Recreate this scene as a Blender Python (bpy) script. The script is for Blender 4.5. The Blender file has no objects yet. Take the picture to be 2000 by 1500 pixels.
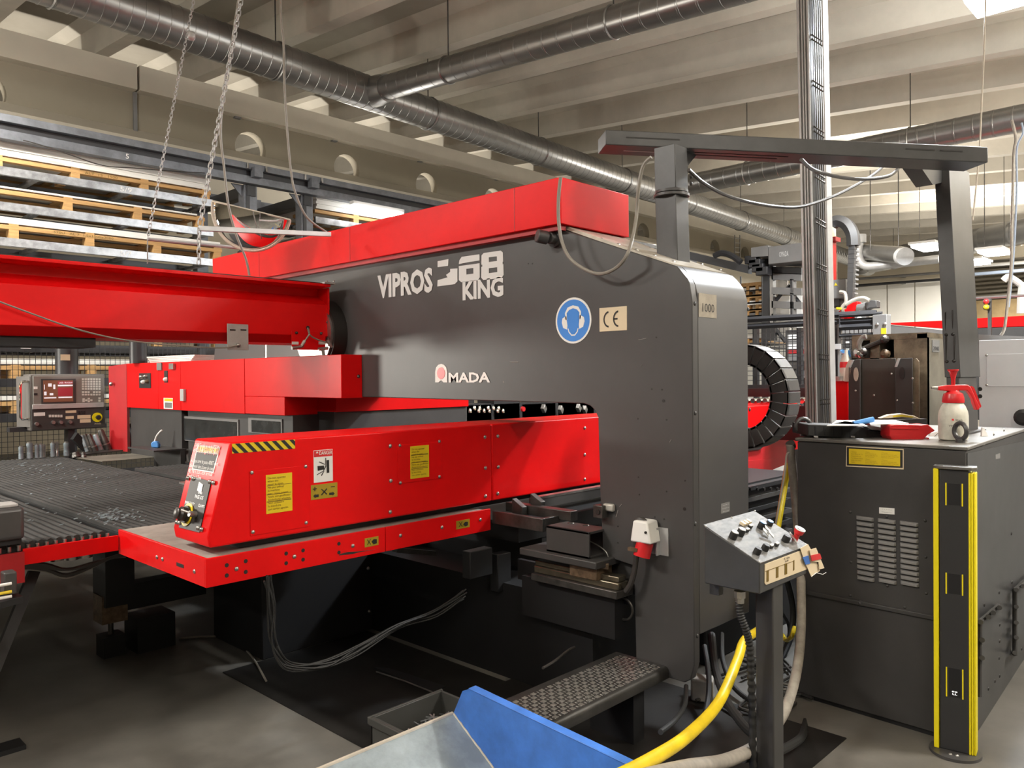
import bpy, bmesh, math, random
from mathutils import Vector, Matrix
random.seed(7)
C = bpy.context.scene.collection
sc = bpy.context.scene
PI = math.pi
# ------------------------------------------------------------------ camera
YAW, PIT, ROL, FPX = 0.765534487, -0.0100594886, 0.00835193904, 1549.92
CAM = Vector((0, 0, 1.6))
_f = Vector((math.cos(YAW)*math.cos(PIT), math.sin(YAW)*math.cos(PIT), math.sin(PIT)))
_r = _f.cross(Vector((0, 0, 1))).normalized(); _d = _f.cross(_r)
_c, _s = math.cos(ROL), math.sin(ROL)
RT, DN = _c*_r + _s*_d, -_s*_r + _c*_d
cd = bpy.data.cameras.new('camera'); cam = bpy.data.objects.new('camera', cd); C.objects.link(cam)
cd.sensor_width = 36; cd.lens = FPX/2000*36; cd.clip_start = 0.05; cd.clip_end = 200
cam.matrix_world = Matrix(((RT.x, -DN.x, -_f.x, CAM.x), (RT.y, -DN.y, -_f.y, CAM.y), (RT.z, -DN.z, -_f.z, CAM.z), (0, 0, 0, 1)))
sc.camera = cam

def at(px, py, ax, v):
    """survey helper: the point of the plane ax = v that the photograph shows at (px, py)"""
    d = RT*((px-1000)/FPX) + DN*((py-750)/FPX) + _f
    i = 'xyz'.index(ax)
    return CAM + d*((v-CAM[i])/d[i])
# ------------------------------------------------------------------ world, exposure, lights
w = bpy.data.worlds.new('world'); sc.world = w; w.use_nodes = True
w.node_tree.nodes['Background'].inputs[0].default_value = (1.0, 0.95, 0.88, 1)
w.node_tree.nodes['Background'].inputs[1].default_value = 0.05
sc.view_settings.view_transform = 'Standard'; sc.view_settings.look = 'None'
sc.view_settings.exposure = 0.0; sc.view_settings.gamma = 1.0; sc.view_settings.use_curve_mapping = False
sc.cycles.max_bounces = 6; sc.cycles.diffuse_bounces = 3; sc.cycles.glossy_bounces = 3
sc.cycles.use_denoising = True
sc.cycles.sample_clamp_indirect = 6.0

def area(loc, target, sx, sy, power, col=(1, 0.93, 0.82)):
    l = bpy.data.lights.new('hall_light', 'AREA'); l.shape = 'RECTANGLE'; l.size = sx; l.size_y = sy
    l.energy = power; l.color = col
    o = bpy.data.objects.new('hall_light', l); C.objects.link(o); o.location = loc
    d = Vector(target)-Vector(loc); o.rotation_euler = d.to_track_quat('-Z', 'Y').to_euler()
    return o
WARM = (1, 0.955, 0.88); COOL = (0.86, 0.93, 1.0)
# rows of hanging strip lamps of the hall (bare unseen lights without fixtures), lighting downwards
for (x, y, z, p) in [(-1.8, 4.6, 4.5, 330), (0.4, -1.4, 4.4, 75), (5.4, -1.9, 4.3, 330), (7.4, 1.62, 4.6, 120), (9.5, -2.5, 4.4, 120),
                     (-4.5, 0.5, 4.4, 130), (-1.5, 8.2, 4.6, 220), (12.5, 1.0, 4.6, 170), (15, 6.5, 4.6, 220), (15, 10, 4.6, 200),
                     (20, 3, 4.6, 260), (22, 9, 4.6, 300), (25, 4.5, 4.8, 900), (31, 5, 4.8, 800), (8.6, 2.2, 4.7, 130)]:
    area((x, y, z), (x, y, 0), 0.25, 1.4, p, WARM)
# added bare upward lights without fixtures, brightening the roof ribs
for (x, y, z, p) in [(-1.8, 4.6, 4.0, 60), (-1.8, 0.0, 3.9, 70), (0.4, -1.4, 3.9, 90), (0.5, -5, 3.5, 90), (5.4, -1.9, 3.9, 120), (5.4, -6, 3.5, 100), (10.5, -1.9, 3.9, 130), (10.5, -6, 3.5, 120),
                     (16, -1.5, 3.9, 180), (16, -6, 3.5, 180), (21, 0, 4, 200), (27, 2, 4, 200), (7.6, 1.0, 3.8, 38), (12.5, 0.0, 4.0, 60), (14.5, 5.6, 4.1, 85), (20, 5, 4.3, 120), (-4.5, 0.5, 3.9, 60), (-4.5, 6, 4, 60)]:
    area((x, y, z), (x, y, 9), 0.3, 1.5, p*2.7, WARM)
# lamp over the rack bays and an unseen low light placed far left for the sheen on the machine flank
area((8.0, 10.9, 4.9), (7.0, 10.2, 0), 0.2, 3.0, 60, WARM)
area((1.0, 8.3, 4.75), (1.6, 10.4, 2.4), 2.6, 0.2, 170, WARM)
area((-1.15, 9.15, 1.80), (3.0, 3.9, 1.80), 1.0, 0.45, 120, (1, 0.95, 0.85))
area((7.0, 12.7, 4.0), (7, 13.4, 6), 14.0, 0.4, 420, WARM)  # unseen light added behind the spine beam to brighten its openings

# ------------------------------------------------------------------ materials
M = {}
def mat(name, col, rough=0.5, metal=0.0, bump=0.0, bscale=60, var=0.0, vscale=4, emit=0, col2=None, spec=0.5, stretch=None, rvar=0.0, coat=0):
    m = bpy.data.materials.new(name); m.use_nodes = True; nt = m.node_tree; b = nt.nodes['Principled BSDF']
    b.inputs['Base Color'].default_value = (*col, 1); b.inputs['Roughness'].default_value = rough
    b.inputs['Metallic'].default_value = metal; b.inputs['Specular IOR Level'].default_value = spec
    if coat: b.inputs['Coat Weight'].default_value = coat; b.inputs['Coat Roughness'].default_value = 0.15
    tc = nt.nodes.new('ShaderNodeTexCoord'); src = tc.outputs['Object']
    if stretch:
        mp = nt.nodes.new('ShaderNodeMapping'); mp.inputs['Scale'].default_value = stretch
        nt.links.new(src, mp.inputs[0]); src = mp.outputs[0]
    if var:
        n = nt.nodes.new('ShaderNodeTexNoise'); n.inputs['Scale'].default_value = vscale; n.inputs['Detail'].default_value = 6
        n.inputs['Roughness'].default_value = 0.65
        nt.links.new(src, n.inputs['Vector'])
        r = nt.nodes.new('ShaderNodeValToRGB'); nt.links.new(n.outputs['Fac'], r.inputs[0])
        c2 = col2 or tuple(min(1, c*(1+var)) for c in col); c1 = tuple(c*(1-var) for c in col) if not col2 else col
        r.color_ramp.elements[0].position = 0.35; r.color_ramp.elements[1].position = 0.68
        r.color_ramp.elements[0].color = (*c1, 1); r.color_ramp.elements[1].color = (*c2, 1)
        nt.links.new(r.outputs[0], b.inputs['Base Color'])
        if rvar:
            mr = nt.nodes.new('ShaderNodeMapRange'); mr.inputs[3].default_value = rough-rvar; mr.inputs[4].default_value = rough+rvar
            nt.links.new(n.outputs['Fac'], mr.inputs[0]); nt.links.new(mr.outputs[0], b.inputs['Roughness'])
    if bump:
        n2 = nt.nodes.new('ShaderNodeTexNoise'); n2.inputs['Scale'].default_value = bscale; n2.inputs['Detail'].default_value = 3
        nt.links.new(src, n2.inputs['Vector'])
        bp = nt.nodes.new('ShaderNodeBump'); bp.inputs['Strength'].default_value = bump; bp.inputs['Distance'].default_value = 0.10/bscale*0.5
        nt.links.new(n2.outputs['Fac'], bp.inputs['Height']); nt.links.new(bp.outputs[0], b.inputs['Normal'])
    if emit:
        b.inputs['Emission Color'].default_value = (*(col if not col2 else col2), 1); b.inputs['Emission Strength'].default_value = emit
    M[name] = m; return m
mat('red', (0.74, 0.005, 0.006), 0.36, bump=0.12, bscale=300, var=0.06, vscale=3, spec=0.18)
mat('red_dull', (0.42, 0.012, 0.016), 0.42, bump=0.15, bscale=200, var=0.12, vscale=3)
mat('charcoal', (0.056, 0.054, 0.054), 0.40, bump=0.35, bscale=420, var=0.12, vscale=1.6, spec=0.6)
mat('charcoal_dark', (0.046, 0.044, 0.043), 0.5, bump=0.2, bscale=300, var=0.2, vscale=2)
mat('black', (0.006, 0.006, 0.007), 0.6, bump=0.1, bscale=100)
mat('shade_black', (0.012, 0.011, 0.010), 0.6, bump=0.2, bscale=40, var=0.4, vscale=3, spec=0.25)  # near-black colour that stands in for shade on the floor
mat('rubber', (0.014, 0.014, 0.014), 0.6)
mat('steel_dark', (0.09, 0.085, 0.08), 0.38, metal=0.7, var=0.35, vscale=9, rvar=0.1)
mat('steel', (0.45, 0.44, 0.42), 0.33, metal=0.9, var=0.25, vscale=12, rvar=0.12)
mat('steel_scuffed', (0.17, 0.17, 0.168), 0.62, metal=0.15, spec=0.35, var=0.55, vscale=22, rvar=0.15, stretch=(1, 2.5, 1), bump=0.2, bscale=30)
mat('box_grey', (0.066, 0.066, 0.067), 0.38, metal=0.3, var=0.15, vscale=5)
mat('galv', (0.30, 0.295, 0.285), 0.32, metal=0.85, var=0.08, vscale=3, rvar=0.03)
mat('galv_light', (0.46, 0.46, 0.46), 0.42, metal=0.25, var=0.12, vscale=5)
mat('chrome', (0.85, 0.84, 0.82), 0.08, metal=1.0)
mat('mirror', (0.9, 0.9, 0.9), 0.03, metal=1.0)
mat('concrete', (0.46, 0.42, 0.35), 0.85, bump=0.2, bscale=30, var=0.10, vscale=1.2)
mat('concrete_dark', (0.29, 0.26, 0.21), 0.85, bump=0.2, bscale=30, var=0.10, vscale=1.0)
mat('concrete_shade', (0.27, 0.235, 0.175), 0.85, var=0.06, vscale=1.0)  # same beam concrete, flange shadow on the web put into the colour
mat('concrete_lit', (0.52, 0.47, 0.38), 0.85, var=0.06, vscale=1.0)  # lit copy of the beam concrete for the flanges
mat('wall_white', (0.85, 0.83, 0.77), 0.7, var=0.04, vscale=1)
mat('wall_beige', (0.55, 0.49, 0.38), 0.8, var=0.06, vscale=1)
mat('floor', (0.118, 0.111, 0.098), 0.5, bump=0.15, bscale=25, var=0.35, vscale=1.4, rvar=0.12)
mat('rack_steel', (0.17, 0.18, 0.20), 0.4, metal=0.35, var=0.25, vscale=6)
mat('rack_zinc', (0.40, 0.41, 0.43), 0.36, metal=0.6, var=0.35, vscale=8, rvar=0.1)
mat('rack_black', (0.03, 0.03, 0.033), 0.4)
mat('wood', (0.56, 0.33, 0.13), 0.7, var=0.22, vscale=5, stretch=(0.6, 6, 6), bump=0.2, bscale=40)
mat('sheet_white', (0.80, 0.79, 0.74), 0.4, var=0.08, vscale=5, stretch=(0.5, 6, 14))
mat('white', (0.80, 0.79, 0.76), 0.5)
mat('paper', (0.85, 0.84, 0.82), 0.6)
mat('cream', (0.70, 0.58, 0.40), 0.45)
mat('lettering', (0.68, 0.68, 0.67), 0.35)
mat('ink', (0.015, 0.013, 0.012), 0.5)
mat('ink_brown', (0.16, 0.10, 0.01), 0.5)
mat('ink_ochre', (0.45, 0.30, 0.01), 0.5)
mat('yellow', (0.75, 0.55, 0.015), 0.4)
mat('yellow_bright', (0.86, 0.72, 0.01), 0.35)
mat('ochre', (0.36, 0.25, 0.012), 0.45)
mat('hose_yellow', (0.72, 0.52, 0.01), 0.32, var=0.15, vscale=9)
mat('hose_grey', (0.33, 0.30, 0.26), 0.35, var=0.2, vscale=20)
mat('cable_grey', (0.24, 0.22, 0.19), 0.45)
mat('cable_dark', (0.045, 0.04, 0.037), 0.4)
mat('blue', (0.045, 0.16, 0.52), 0.38, var=0.22, vscale=7, bump=0.15, bscale=60)
mat('blue_sign', (0.05, 0.24, 0.70), 0.4)
mat('blue_light', (0.10, 0.33, 0.78), 0.4)
mat('scoop_steel', (0.33, 0.39, 0.43), 0.36, metal=0.3, var=0.3, vscale=5, rvar=0.12)
mat('brush', (0.035, 0.034, 0.033), 0.85, bump=0.9, bscale=130, var=0.5, vscale=2.2)
mat('brush_worn', (0.13, 0.12, 0.095), 0.85, bump=0.7, bscale=110, var=0.35, vscale=3)
mat('table_metal', (0.42, 0.40, 0.36), 0.5, metal=0.3, var=0.25, vscale=6)
mat('post_dark', (0.028, 0.028, 0.029), 0.45, bump=0.15, bscale=200)
mat('lid_grey', (0.20, 0.19, 0.175), 0.38, metal=0.3, var=0.2, vscale=5)
mat('hose_blue', (0.30, 0.36, 0.46), 0.4)
mat('dusty', (0.55, 0.50, 0.42), 0.35, metal=0.2, var=0.15, vscale=7)
mat('olive', (0.17, 0.135, 0.09), 0.42, metal=0.4, var=0.55, vscale=5, bump=0.3, bscale=25)
mat('olive_plate', (0.24, 0.22, 0.18), 0.4, metal=0.4, var=0.15, vscale=6)
mat('black_cover', (0.045, 0.041, 0.033), 0.45, var=0.2, vscale=3)
mat('machine_grey', (0.70, 0.73, 0.77), 0.45, var=0.04, vscale=3)
mat('grey_mid', (0.19, 0.185, 0.18), 0.45, var=0.1, vscale=3)
mat('console_grey', (0.14, 0.13, 0.12), 0.45)
mat('console_face', (0.20, 0.19, 0.17), 0.4)
mat('key_white', (0.62, 0.60, 0.55), 0.5)
mat('screen_red', (0.30, 0.03, 0.04), 0.3, emit=0.35)
mat('screen_brown', (0.16, 0.07, 0.04), 0.3, emit=0.35)
mat('screen_text', (0.75, 0.75, 0.8), 0.3, emit=0.5)
mat('lamp_glow', (1, 1, 1), 0.5, emit=14)
mat('lamp_soft', (1, 1, 1), 0.5, emit=7)
mat('tread', (0.075, 0.072, 0.068), 0.35, metal=0.6, var=0.3, vscale=4, bump=0.2, bscale=60)
mat('tread_bar', (0.55, 0.53, 0.50), 0.3, metal=0.8)
mat('crate', (0.045, 0.045, 0.042), 0.5)
mat('scrap', (0.35, 0.36, 0.37), 0.3, metal=0.8)
mat('bottle', (0.62, 0.60, 0.52), 0.4, var=0.15, vscale=14)
mat('red_plastic', (0.62, 0.02, 0.025), 0.3)
mat('brass_rust', (0.15, 0.10, 0.06), 0.5, metal=0.4, var=0.4, vscale=30)
mat('rail_metal', (0.22, 0.19, 0.14), 0.25, metal=0.85, var=0.3, vscale=14)
mat('plate_1000', (0.36, 0.32, 0.26), 0.42, metal=0.3, var=0.15, vscale=20)
mat('glass_dark', (0.035, 0.037, 0.037), 0.2, var=0.3, vscale=10)
mat('light_wood', (0.50, 0.36, 0.18), 0.7, var=0.1, vscale=4)
mat('scrape', (0.32, 0.30, 0.28), 0.5)

# ------------------------------------------------------------------ mesh builder
def ortho(d):
    d = d.normalized(); a = Vector((0, 0, 1)) if abs(d.z) < 0.9 else Vector((1, 0, 0))
    u = d.cross(a).normalized(); return u, d.cross(u).normalized()
class MB:
    def __init__(s): s.v = []; s.f = []
    def add(s, vs, fs):
        n = len(s.v); s.v += [Vector(v) for v in vs]; s.f += [tuple(i+n for i in f) for f in fs]; return s
    def hexa(s, p):   # 8 points: bottom ring 0-3, top ring 4-7
        return s.add(p, [(3, 2, 1, 0), (4, 5, 6, 7), (0, 1, 5, 4), (1, 2, 6, 5), (2, 3, 7, 6), (3, 0, 4, 7)])
    def box(s, x0, x1, y0, y1, z0, z1):
        x0, x1 = sorted((x0, x1)); y0, y1 = sorted((y0, y1)); z0, z1 = sorted((z0, z1))
        return s.hexa([(x0, y0, z0), (x1, y0, z0), (x1, y1, z0), (x0, y1, z0), (x0, y0, z1), (x1, y0, z1), (x1, y1, z1), (x0, y1, z1)])
    def obox(s, c, a, b, h):   # centre and three half vectors
        c, a, b, h = map(Vector, (c, a, b, h))
        return s.hexa([c-a-b-h, c+a-b-h, c+a+b-h, c-a+b-h, c-a-b+h, c+a-b+h, c+a+b+h, c-a+b+h])
    def prism(s, pts, vec):
        pts = [Vector(p) for p in pts]; n = len(pts); vec = Vector(vec)
        s.add(pts+[p+vec for p in pts], [tuple(range(n))[::-1], tuple(range(n, 2*n))]+[(i, (i+1) % n, (i+1) % n+n, i+n) for i in range(n)])
        return s
    def cyl(s, p0, p1, r0, r1=None, n=16, cap=True):
        p0, p1 = Vector(p0), Vector(p1); r1 = r0 if r1 is None else r1; u, v = ortho(p1-p0)
        ring = lambda p, r: [p+(u*math.cos(2*PI*i/n)+v*math.sin(2*PI*i/n))*r for i in range(n)]
        fs = [(i, (i+1) % n, (i+1) % n+n, i+n) for i in range(n)]
        if cap: fs += [tuple(range(n))[::-1], tuple(range(n, 2*n))]
        return s.add(ring(p0, r0)+ring(p1, r1), fs)
    def lathe(s, base, axis, prof, n=20):
        base = Vector(base); axis = Vector(axis).normalized(); u, v = ortho(axis); vs = []; fs = []
        for r, h in prof:
            vs += [base+axis*h+(u*math.cos(2*PI*i/n)+v*math.sin(2*PI*i/n))*r for i in range(n)]
        for k in range(len(prof)-1):
            fs += [(k*n+i, k*n+(i+1) % n, (k+1)*n+(i+1) % n, (k+1)*n+i) for i in range(n)]
        fs += [tuple(range(n))[::-1], tuple(range((len(prof)-1)*n, len(prof)*n))]
        return s.add(vs, fs)
    def tube(s, pts, r, n=8, closed=False, flat=None):
        pts = [Vector(p) for p in pts]; m = len(pts); vs = []; fs = []; u = None
        for k in range(m):
            a = pts[(k-1) % m] if (closed or k) else pts[0]; b = pts[(k+1) % m] if (closed or k < m-1) else pts[-1]
            t = (b-a).normalized()
            if u is None: u, _ = ortho(t)
            u = (u-t*u.dot(t)).normalized(); v = t.cross(u)
            rr = r[k] if isinstance(r, (list, tuple)) else r
            vs += [pts[k]+(u*math.cos(2*PI*i/n)+v*math.sin(2*PI*i/n))*rr for i in range(n)]
        for k in range(m if closed else m-1):
            q = (k+1) % m
            fs += [(k*n+i, k*n+(i+1) % n, q*n+(i+1) % n, q*n+i) for i in range(n)]
        if not closed: fs += [tuple(range(n))[::-1], tuple(range((m-1)*n, m*n))]
        return s.add(vs, fs)
    def dome(s, c, nrm, r, h, n=10, k=3):
        prof = [(r*math.cos(i/k*PI/2)+1e-5, h*math.sin(i/k*PI/2)) for i in range(k+1)]
        return s.lathe(c, nrm, prof, n)
    def build(s, name, m, parent=None, bevel=0, label=None, cat=None, group=None, kind=None, ang=35, seg=2, origin=None):
        off = Vector((0, 0, 0)); q = parent
        while q: off += q.location; q = q.parent
        if parent is None:
            if origin is not None: off = Vector(origin)
            else:
                lo = [min(v[i] for v in s.v) for i in range(3)]; hi = [max(v[i] for v in s.v) for i in range(3)]
                off = Vector(((lo[0]+hi[0])/2, (lo[1]+hi[1])/2, lo[2]))
        me = bpy.data.meshes.new(name); me.from_pydata([v-off for v in s.v], [], s.f)
        bm = bmesh.new(); bm.from_mesh(me); bmesh.ops.recalc_face_normals(bm, faces=bm.faces); bm.to_mesh(me); bm.free()
        me.polygons.foreach_set('use_smooth', [True]*len(me.polygons)); me.set_sharp_from_angle(angle=math.radians(ang))
        me.materials.append(M[m]); o = bpy.data.objects.new(name, me); C.objects.link(o)
        if parent: o.parent = parent
        else: o.location = off
        if bevel:
            b = o.modifiers.new('bevel', 'BEVEL'); b.width = bevel; b.segments = seg; b.limit_method = 'ANGLE'; b.angle_limit = math.radians(30)
        tag(o, label, cat, group, kind); return o
def tag(o, label=None, cat=None, group=None, kind=None):
    if label: o['label'] = label
    if cat: o['category'] = cat
    if group: o['group'] = group
    if kind: o['kind'] = kind
    return o
def thing(name, label, cat, loc=(0, 0, 0), group=None, kind=None):
    o = bpy.data.objects.new(name, None); C.objects.link(o); o.location = loc; o.empty_display_size = 0.1
    return tag(o, label, cat, group, kind)
def kids(o): return [c for c in bpy.data.objects if c.parent == o]
def copy_tree(o, parent=None):
    ch = kids(o); c = o.copy(); C.objects.link(c)
    if parent: c.parent = parent
    for k in ch: copy_tree(k, c)
    return c
def share(src, loc, parent=None, name=None):
    o = src.copy(); C.objects.link(o); o.location = loc
    if parent: o.parent = parent
    return o
def catmull(p, n=8):
    p = [Vector(q) for q in p]; out = []
    for i in range(len(p)-1):
        a = p[max(i-1, 0)]; b = p[i]; c = p[i+1]; d = p[min(i+2, len(p)-1)]
        for k in range(n):
            t = k/n; out.append(0.5*((2*b)+(-a+c)*t+(2*a-5*b+4*c-d)*t*t+(-a+3*b-3*c+d)*t**3))
    return out+[p[-1]]
def text(name, body, c, right, up, wd, ht, m, parent, bold=0.0, align='CENTER', label=None, shear=0):
    """lettering as thin mesh fitted to a box wd x ht centred on c"""
    cu = bpy.data.curves.new(name, 'FONT'); cu.body = body; cu.align_x = align; cu.resolution_u = 2; cu.offset = bold; cu.shear = shear
    to = bpy.data.objects.new('t', cu); C.objects.link(to)
    dg = bpy.context.evaluated_depsgraph_get(); dg.update(); me = bpy.data.meshes.new_from_object(to.evaluated_get(dg))
    bpy.data.objects.remove(to); bpy.data.curves.remove(cu)
    xs = [v.co.x for v in me.vertices]; ys = [v.co.y for v in me.vertices]
    x0, x1, y0, y1 = min(xs), max(xs), min(ys), max(ys)
    c = Vector(c); right = Vector(right).normalized(); up = Vector(up).normalized()
    off = Vector((0, 0, 0)); q = parent
    while q: off += q.location; q = q.parent
    for v in me.vertices:
        v.co = c+right*((v.co.x-(x0+x1)/2)/(x1-x0)*wd)+up*((v.co.y-(y0+y1)/2)/(y1-y0)*ht)-off
    me.materials.clear(); me.materials.append(M[m]); me.name = name
    o = bpy.data.objects.new(name, me); C.objects.link(o); o.parent = parent
    return tag(o, label)
def rect(ax, val, x0, y0, x1, y1):
    """corners TL/BR surveyed on a plane -> (lo, hi) of the in-plane horizontal and of z"""
    a = at(x0, y0, ax, val); b = at(x1, y1, ax, val); i = 1 if ax == 'x' else 0
    return a[i], b[i], b.z, a.z
def decal(name, ax, val, px, m, parent, t=0.002, bevel=0, label=None):
    h0, h1, z0, z1 = rect(ax, val, *px)
    mb = MB()
    if ax == 'x': mb.box(val-t, val, h0, h1, z0, z1)
    else: mb.box(h0, h1, val-t, val, z0, z1)
    return mb.build(name, m, parent, bevel=bevel, label=label)
def dtext(name, body, ax, val, px, m, parent, bold=0.0, t=0.003, align='CENTER', label=None, shear=0):
    h0, h1, z0, z1 = rect(ax, val, *px)
    if ax == 'x': c = (val-t, (h0+h1)/2, (z0+z1)/2); r = (0, -1, 0)
    else: c = ((h0+h1)/2, val-t, (z0+z1)/2); r = (1, 0, 0)
    return text(name, body, c, r, (0, 0, 1), abs(h1-h0), z1-z0, m, parent, bold, align, label, shear)
def bolts(name, ax, val, pts, r, m, parent, h=0.5, n=8):
    """one dome-headed screw, then copies sharing its mesh"""
    first = None
    nrm = Vector((-1, 0, 0)) if ax == 'x' else Vector((0, -1, 0)) if ax == 'y' else Vector((0, 0, 1))
    off = Vector((0, 0, 0)); q = parent
    while q: off += q.location; q = q.parent
    for (px, py) in pts:
        p = at(px, py, ax, val)
        if first is None:
            mb = MB(); mb.dome((0, 0, 0), nrm, r, r*h, n)
            me = bpy.data.meshes.new(name); me.from_pydata(mb.v, [], mb.f)
            me.polygons.foreach_set('use_smooth', [True]*len(me.polygons)); me.materials.append(M[m])
            first = me
        o = bpy.data.objects.new(name, first); C.objects.link(o); o.parent = parent; o.location = p-off

# ================================================================== SETTING
MB().box(-14, 40, -10, 22, -0.2, 0).build('floor', 'floor', kind='structure')
SL = 0.0785
def zr(y): return 6.15+SL*(y-12)
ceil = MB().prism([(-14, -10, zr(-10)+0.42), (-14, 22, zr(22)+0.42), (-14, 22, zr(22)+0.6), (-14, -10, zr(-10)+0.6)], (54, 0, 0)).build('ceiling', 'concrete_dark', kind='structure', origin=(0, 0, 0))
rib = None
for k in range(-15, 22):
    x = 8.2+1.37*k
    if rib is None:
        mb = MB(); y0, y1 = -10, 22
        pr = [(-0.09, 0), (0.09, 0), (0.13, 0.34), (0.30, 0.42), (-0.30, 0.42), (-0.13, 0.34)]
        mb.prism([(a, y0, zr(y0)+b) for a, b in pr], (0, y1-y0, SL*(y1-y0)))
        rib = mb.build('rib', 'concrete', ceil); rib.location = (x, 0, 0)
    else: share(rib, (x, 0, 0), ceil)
# spine beam with round openings and flanges
def curve_plate(name, outer, holes, y, depth, m, parent):
    cu = bpy.data.curves.new(name, 'CURVE'); cu.dimensions = '2D'; cu.fill_mode = 'BOTH'; cu.extrude = depth/2
    for poly in [outer]+holes:
        s = cu.splines.new('POLY'); s.points.add(len(poly)-1)
        for i, (a, b) in enumerate(poly): s.points[i].co = (a, b, 0, 1)
        s.use_cyclic_u = True
    to = bpy.data.objects.new('t', cu); C.objects.link(to); dg = bpy.context.evaluated_depsgraph_get(); dg.update()
    me = bpy.data.meshes.new_from_object(to.evaluated_get(dg)); bpy.data.objects.remove(to)
    for v in me.vertices: v.co = Vector((v.co.x, y-v.co.z, v.co.y))
    me.materials.clear(); me.materials.append(M[m]); o = bpy.data.objects.new(name, me); C.objects.link(o); o.parent = parent; return o
spine = bpy.data.objects.new('trim_1', None); C.objects.link(spine); spine['kind'] = 'structure'
YS = 12.0
h1, h2 = at(490, 290, 'y', YS), at(678, 330, 'y', YS); dxh = h2.x-h1.x
holes = [[(h1.x+dxh*k+0.27*math.cos(2*PI*i/28), 5.33+0.27*math.sin(2*PI*i/28)) for i in range(28)] for k in range(-4, 16) if k not in (-1,)]
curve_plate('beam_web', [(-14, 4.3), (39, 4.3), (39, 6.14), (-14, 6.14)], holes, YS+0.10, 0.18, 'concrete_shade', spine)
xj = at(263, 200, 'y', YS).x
MB().box(-14, xj-0.02, YS-0.16, YS+0.34, 5.78, 6.14).box(xj+0.02, 39, YS-0.16, YS+0.34, 5.78, 6.14).build('beam_flange', 'concrete_lit', spine)
zlf = at(100, 222, 'y', YS).z
MB().prism([(-14, YS+0.02, zlf+0.03), (-14, YS-0.26, zlf-0.16), (-14, YS-0.26, 4.25), (-14, YS+0.36, 4.25), (-14, YS+0.16, zlf)], (53, 0, 0)).build('lower_flange', 'concrete_lit', spine)
MB().box(xj-0.025, xj+0.025, YS-0.03, YS+0.02, 4.3, 5.78).build('joint_strip', 'grey_mid', spine)
for px in (505, 694, 862, 1010): 
    q = at(px-42, 226+0.24*(px-505), 'y', YS-0.02)
    MB().box(q.x-0.05, q.x+0.05, YS-0.06, YS+0.01, q.z-0.05, q.z+0.05).build('fixing_box', 'grey_mid', spine)
MB().box(-14, 40, 19.8, 20.0, 0, 7).build('wall_back', 'wall_beige', kind='structure')
MB().box(-14, 40, -10.2, -10.0, 0, 6).build('wall_front', 'wall_beige', kind='structure')
MB().box(-14.2, -14, -10, 22, 0, 7).build('wall_left', 'wall_beige', kind='structure')
# right hand wall: beige above, white panels below, opening towards the next hall
XW = 27.5
zw = at(1760, 553, 'x', XW).z; yl = at(1862, 560, 'x', XW).y
wr = MB().box(XW, XW+0.2, yl-0.2, 20, zw, 7).box(XW, XW+0.2, -10, yl-0.2, at(1950, 505, 'x', XW).z, 7).build('wall_right', 'wall_beige', kind='structure')
ys = [at(p, 600, 'x', XW).y for p in (1640, 1733, 1787, 1862)]
ys = [19.8, 18.0, 16.2, 14.4, 12.6]+[y for y in ys[1:]]
for i in range(len(ys)-1):
    MB().box(XW-0.02, XW+0.15, ys[i]-0.02, ys[i+1]+0.02, 0, zw-0.02).build('wall_panel', 'wall_white', wr)
MB().box(XW-0.05, XW+0.1, yl-0.25, yl+0.02, 0, at(1950, 505, 'x', XW).z).build('door_post', 'wall_white', wr)
MB().box(38, 38.2, -10, 20, 0, 7).build('wall_far', 'wall_beige', kind='structure')
# lower gallery seen through the opening, beyond the right wall
def ribs_far():
    t = bpy.data.objects.new('trim_2', None); C.objects.link(t); t['kind'] = 'structure'
    y0 = at(2000, 540, 'x', 33).y
    for k in range(7):
        p = at(1890, 532+k*8, 'x', 34)
        MB().box(33.9, 34.1, -9, 11, p.z-0.05, p.z+0.03).build('lath', 'concrete_dark', t)
    q = at(1950, 625, 'x', 34.3)
    MB().box(34.3, 34.4, q.y-3.6, q.y+1.3, 0, at(1950, 585, 'x', 34.3).z).build('board_wall', 'light_wood', t)
ribs_far()

# ================================================================== DUCTS
def duct(name, p0, p1, r, label, step=0.13, m='galv', hang=True, extra=None, group=None):
    t = thing(name, label, 'duct', tuple((Vector(p0)+Vector(p1))/2-Vector((0, 0, r))), group)
    p0, p1 = Vector(p0), Vector(p1); d = (p1-p0); L = d.length; d.normalize(); n = int(L/step); mb = MB(); prof = []
    for i in range(n):
        h = i*step; prof += [(r, h), (r, h+step*0.86), (r*1.018, h+step*0.88), (r*1.018, h+step*0.97), (r, h+step*0.985)]
    mb.lathe(p0, d, prof, 40); mb.build('spiral_pipe', m, t, ang=25)
    if hang:
        k = 1.2
        while k < L:
            q = p0+d*k
            MB().cyl(q+Vector((0, 0, r)), (q.x, q.y, zr(q.y)+0.40), 0.008, n=6).build('hanger_rod', 'steel_dark', t)
            mb = MB(); u, v = ortho(d); mb.tube([q+(u*math.cos(a*PI/12)+v*math.sin(a*PI/12))*(r*1.03) for a in range(24)], 0.012, 4, closed=True); mb.build('hanger_ring', 'galv', t)
            k += 2.4
    return t
A = at(560, 127, 'y', 8.5); B = at(1280, 374, 'y', 8.75); d = (B-A); P0 = A-d*0.75; P1 = A+d*(1+0.0)
def on(pxx):   # end of the main run where it meets the cross duct
    lo, hi = 0.0, 6.0
    for _ in range(50):
        mid = (lo+hi)/2; p = A+d*mid-CAM; x = 1000+FPX*p.dot(RT)/p.dot(_f)
        if x < pxx: lo = mid
        else: hi = mid
    return A+d*lo
P1 = on(1690)
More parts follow.
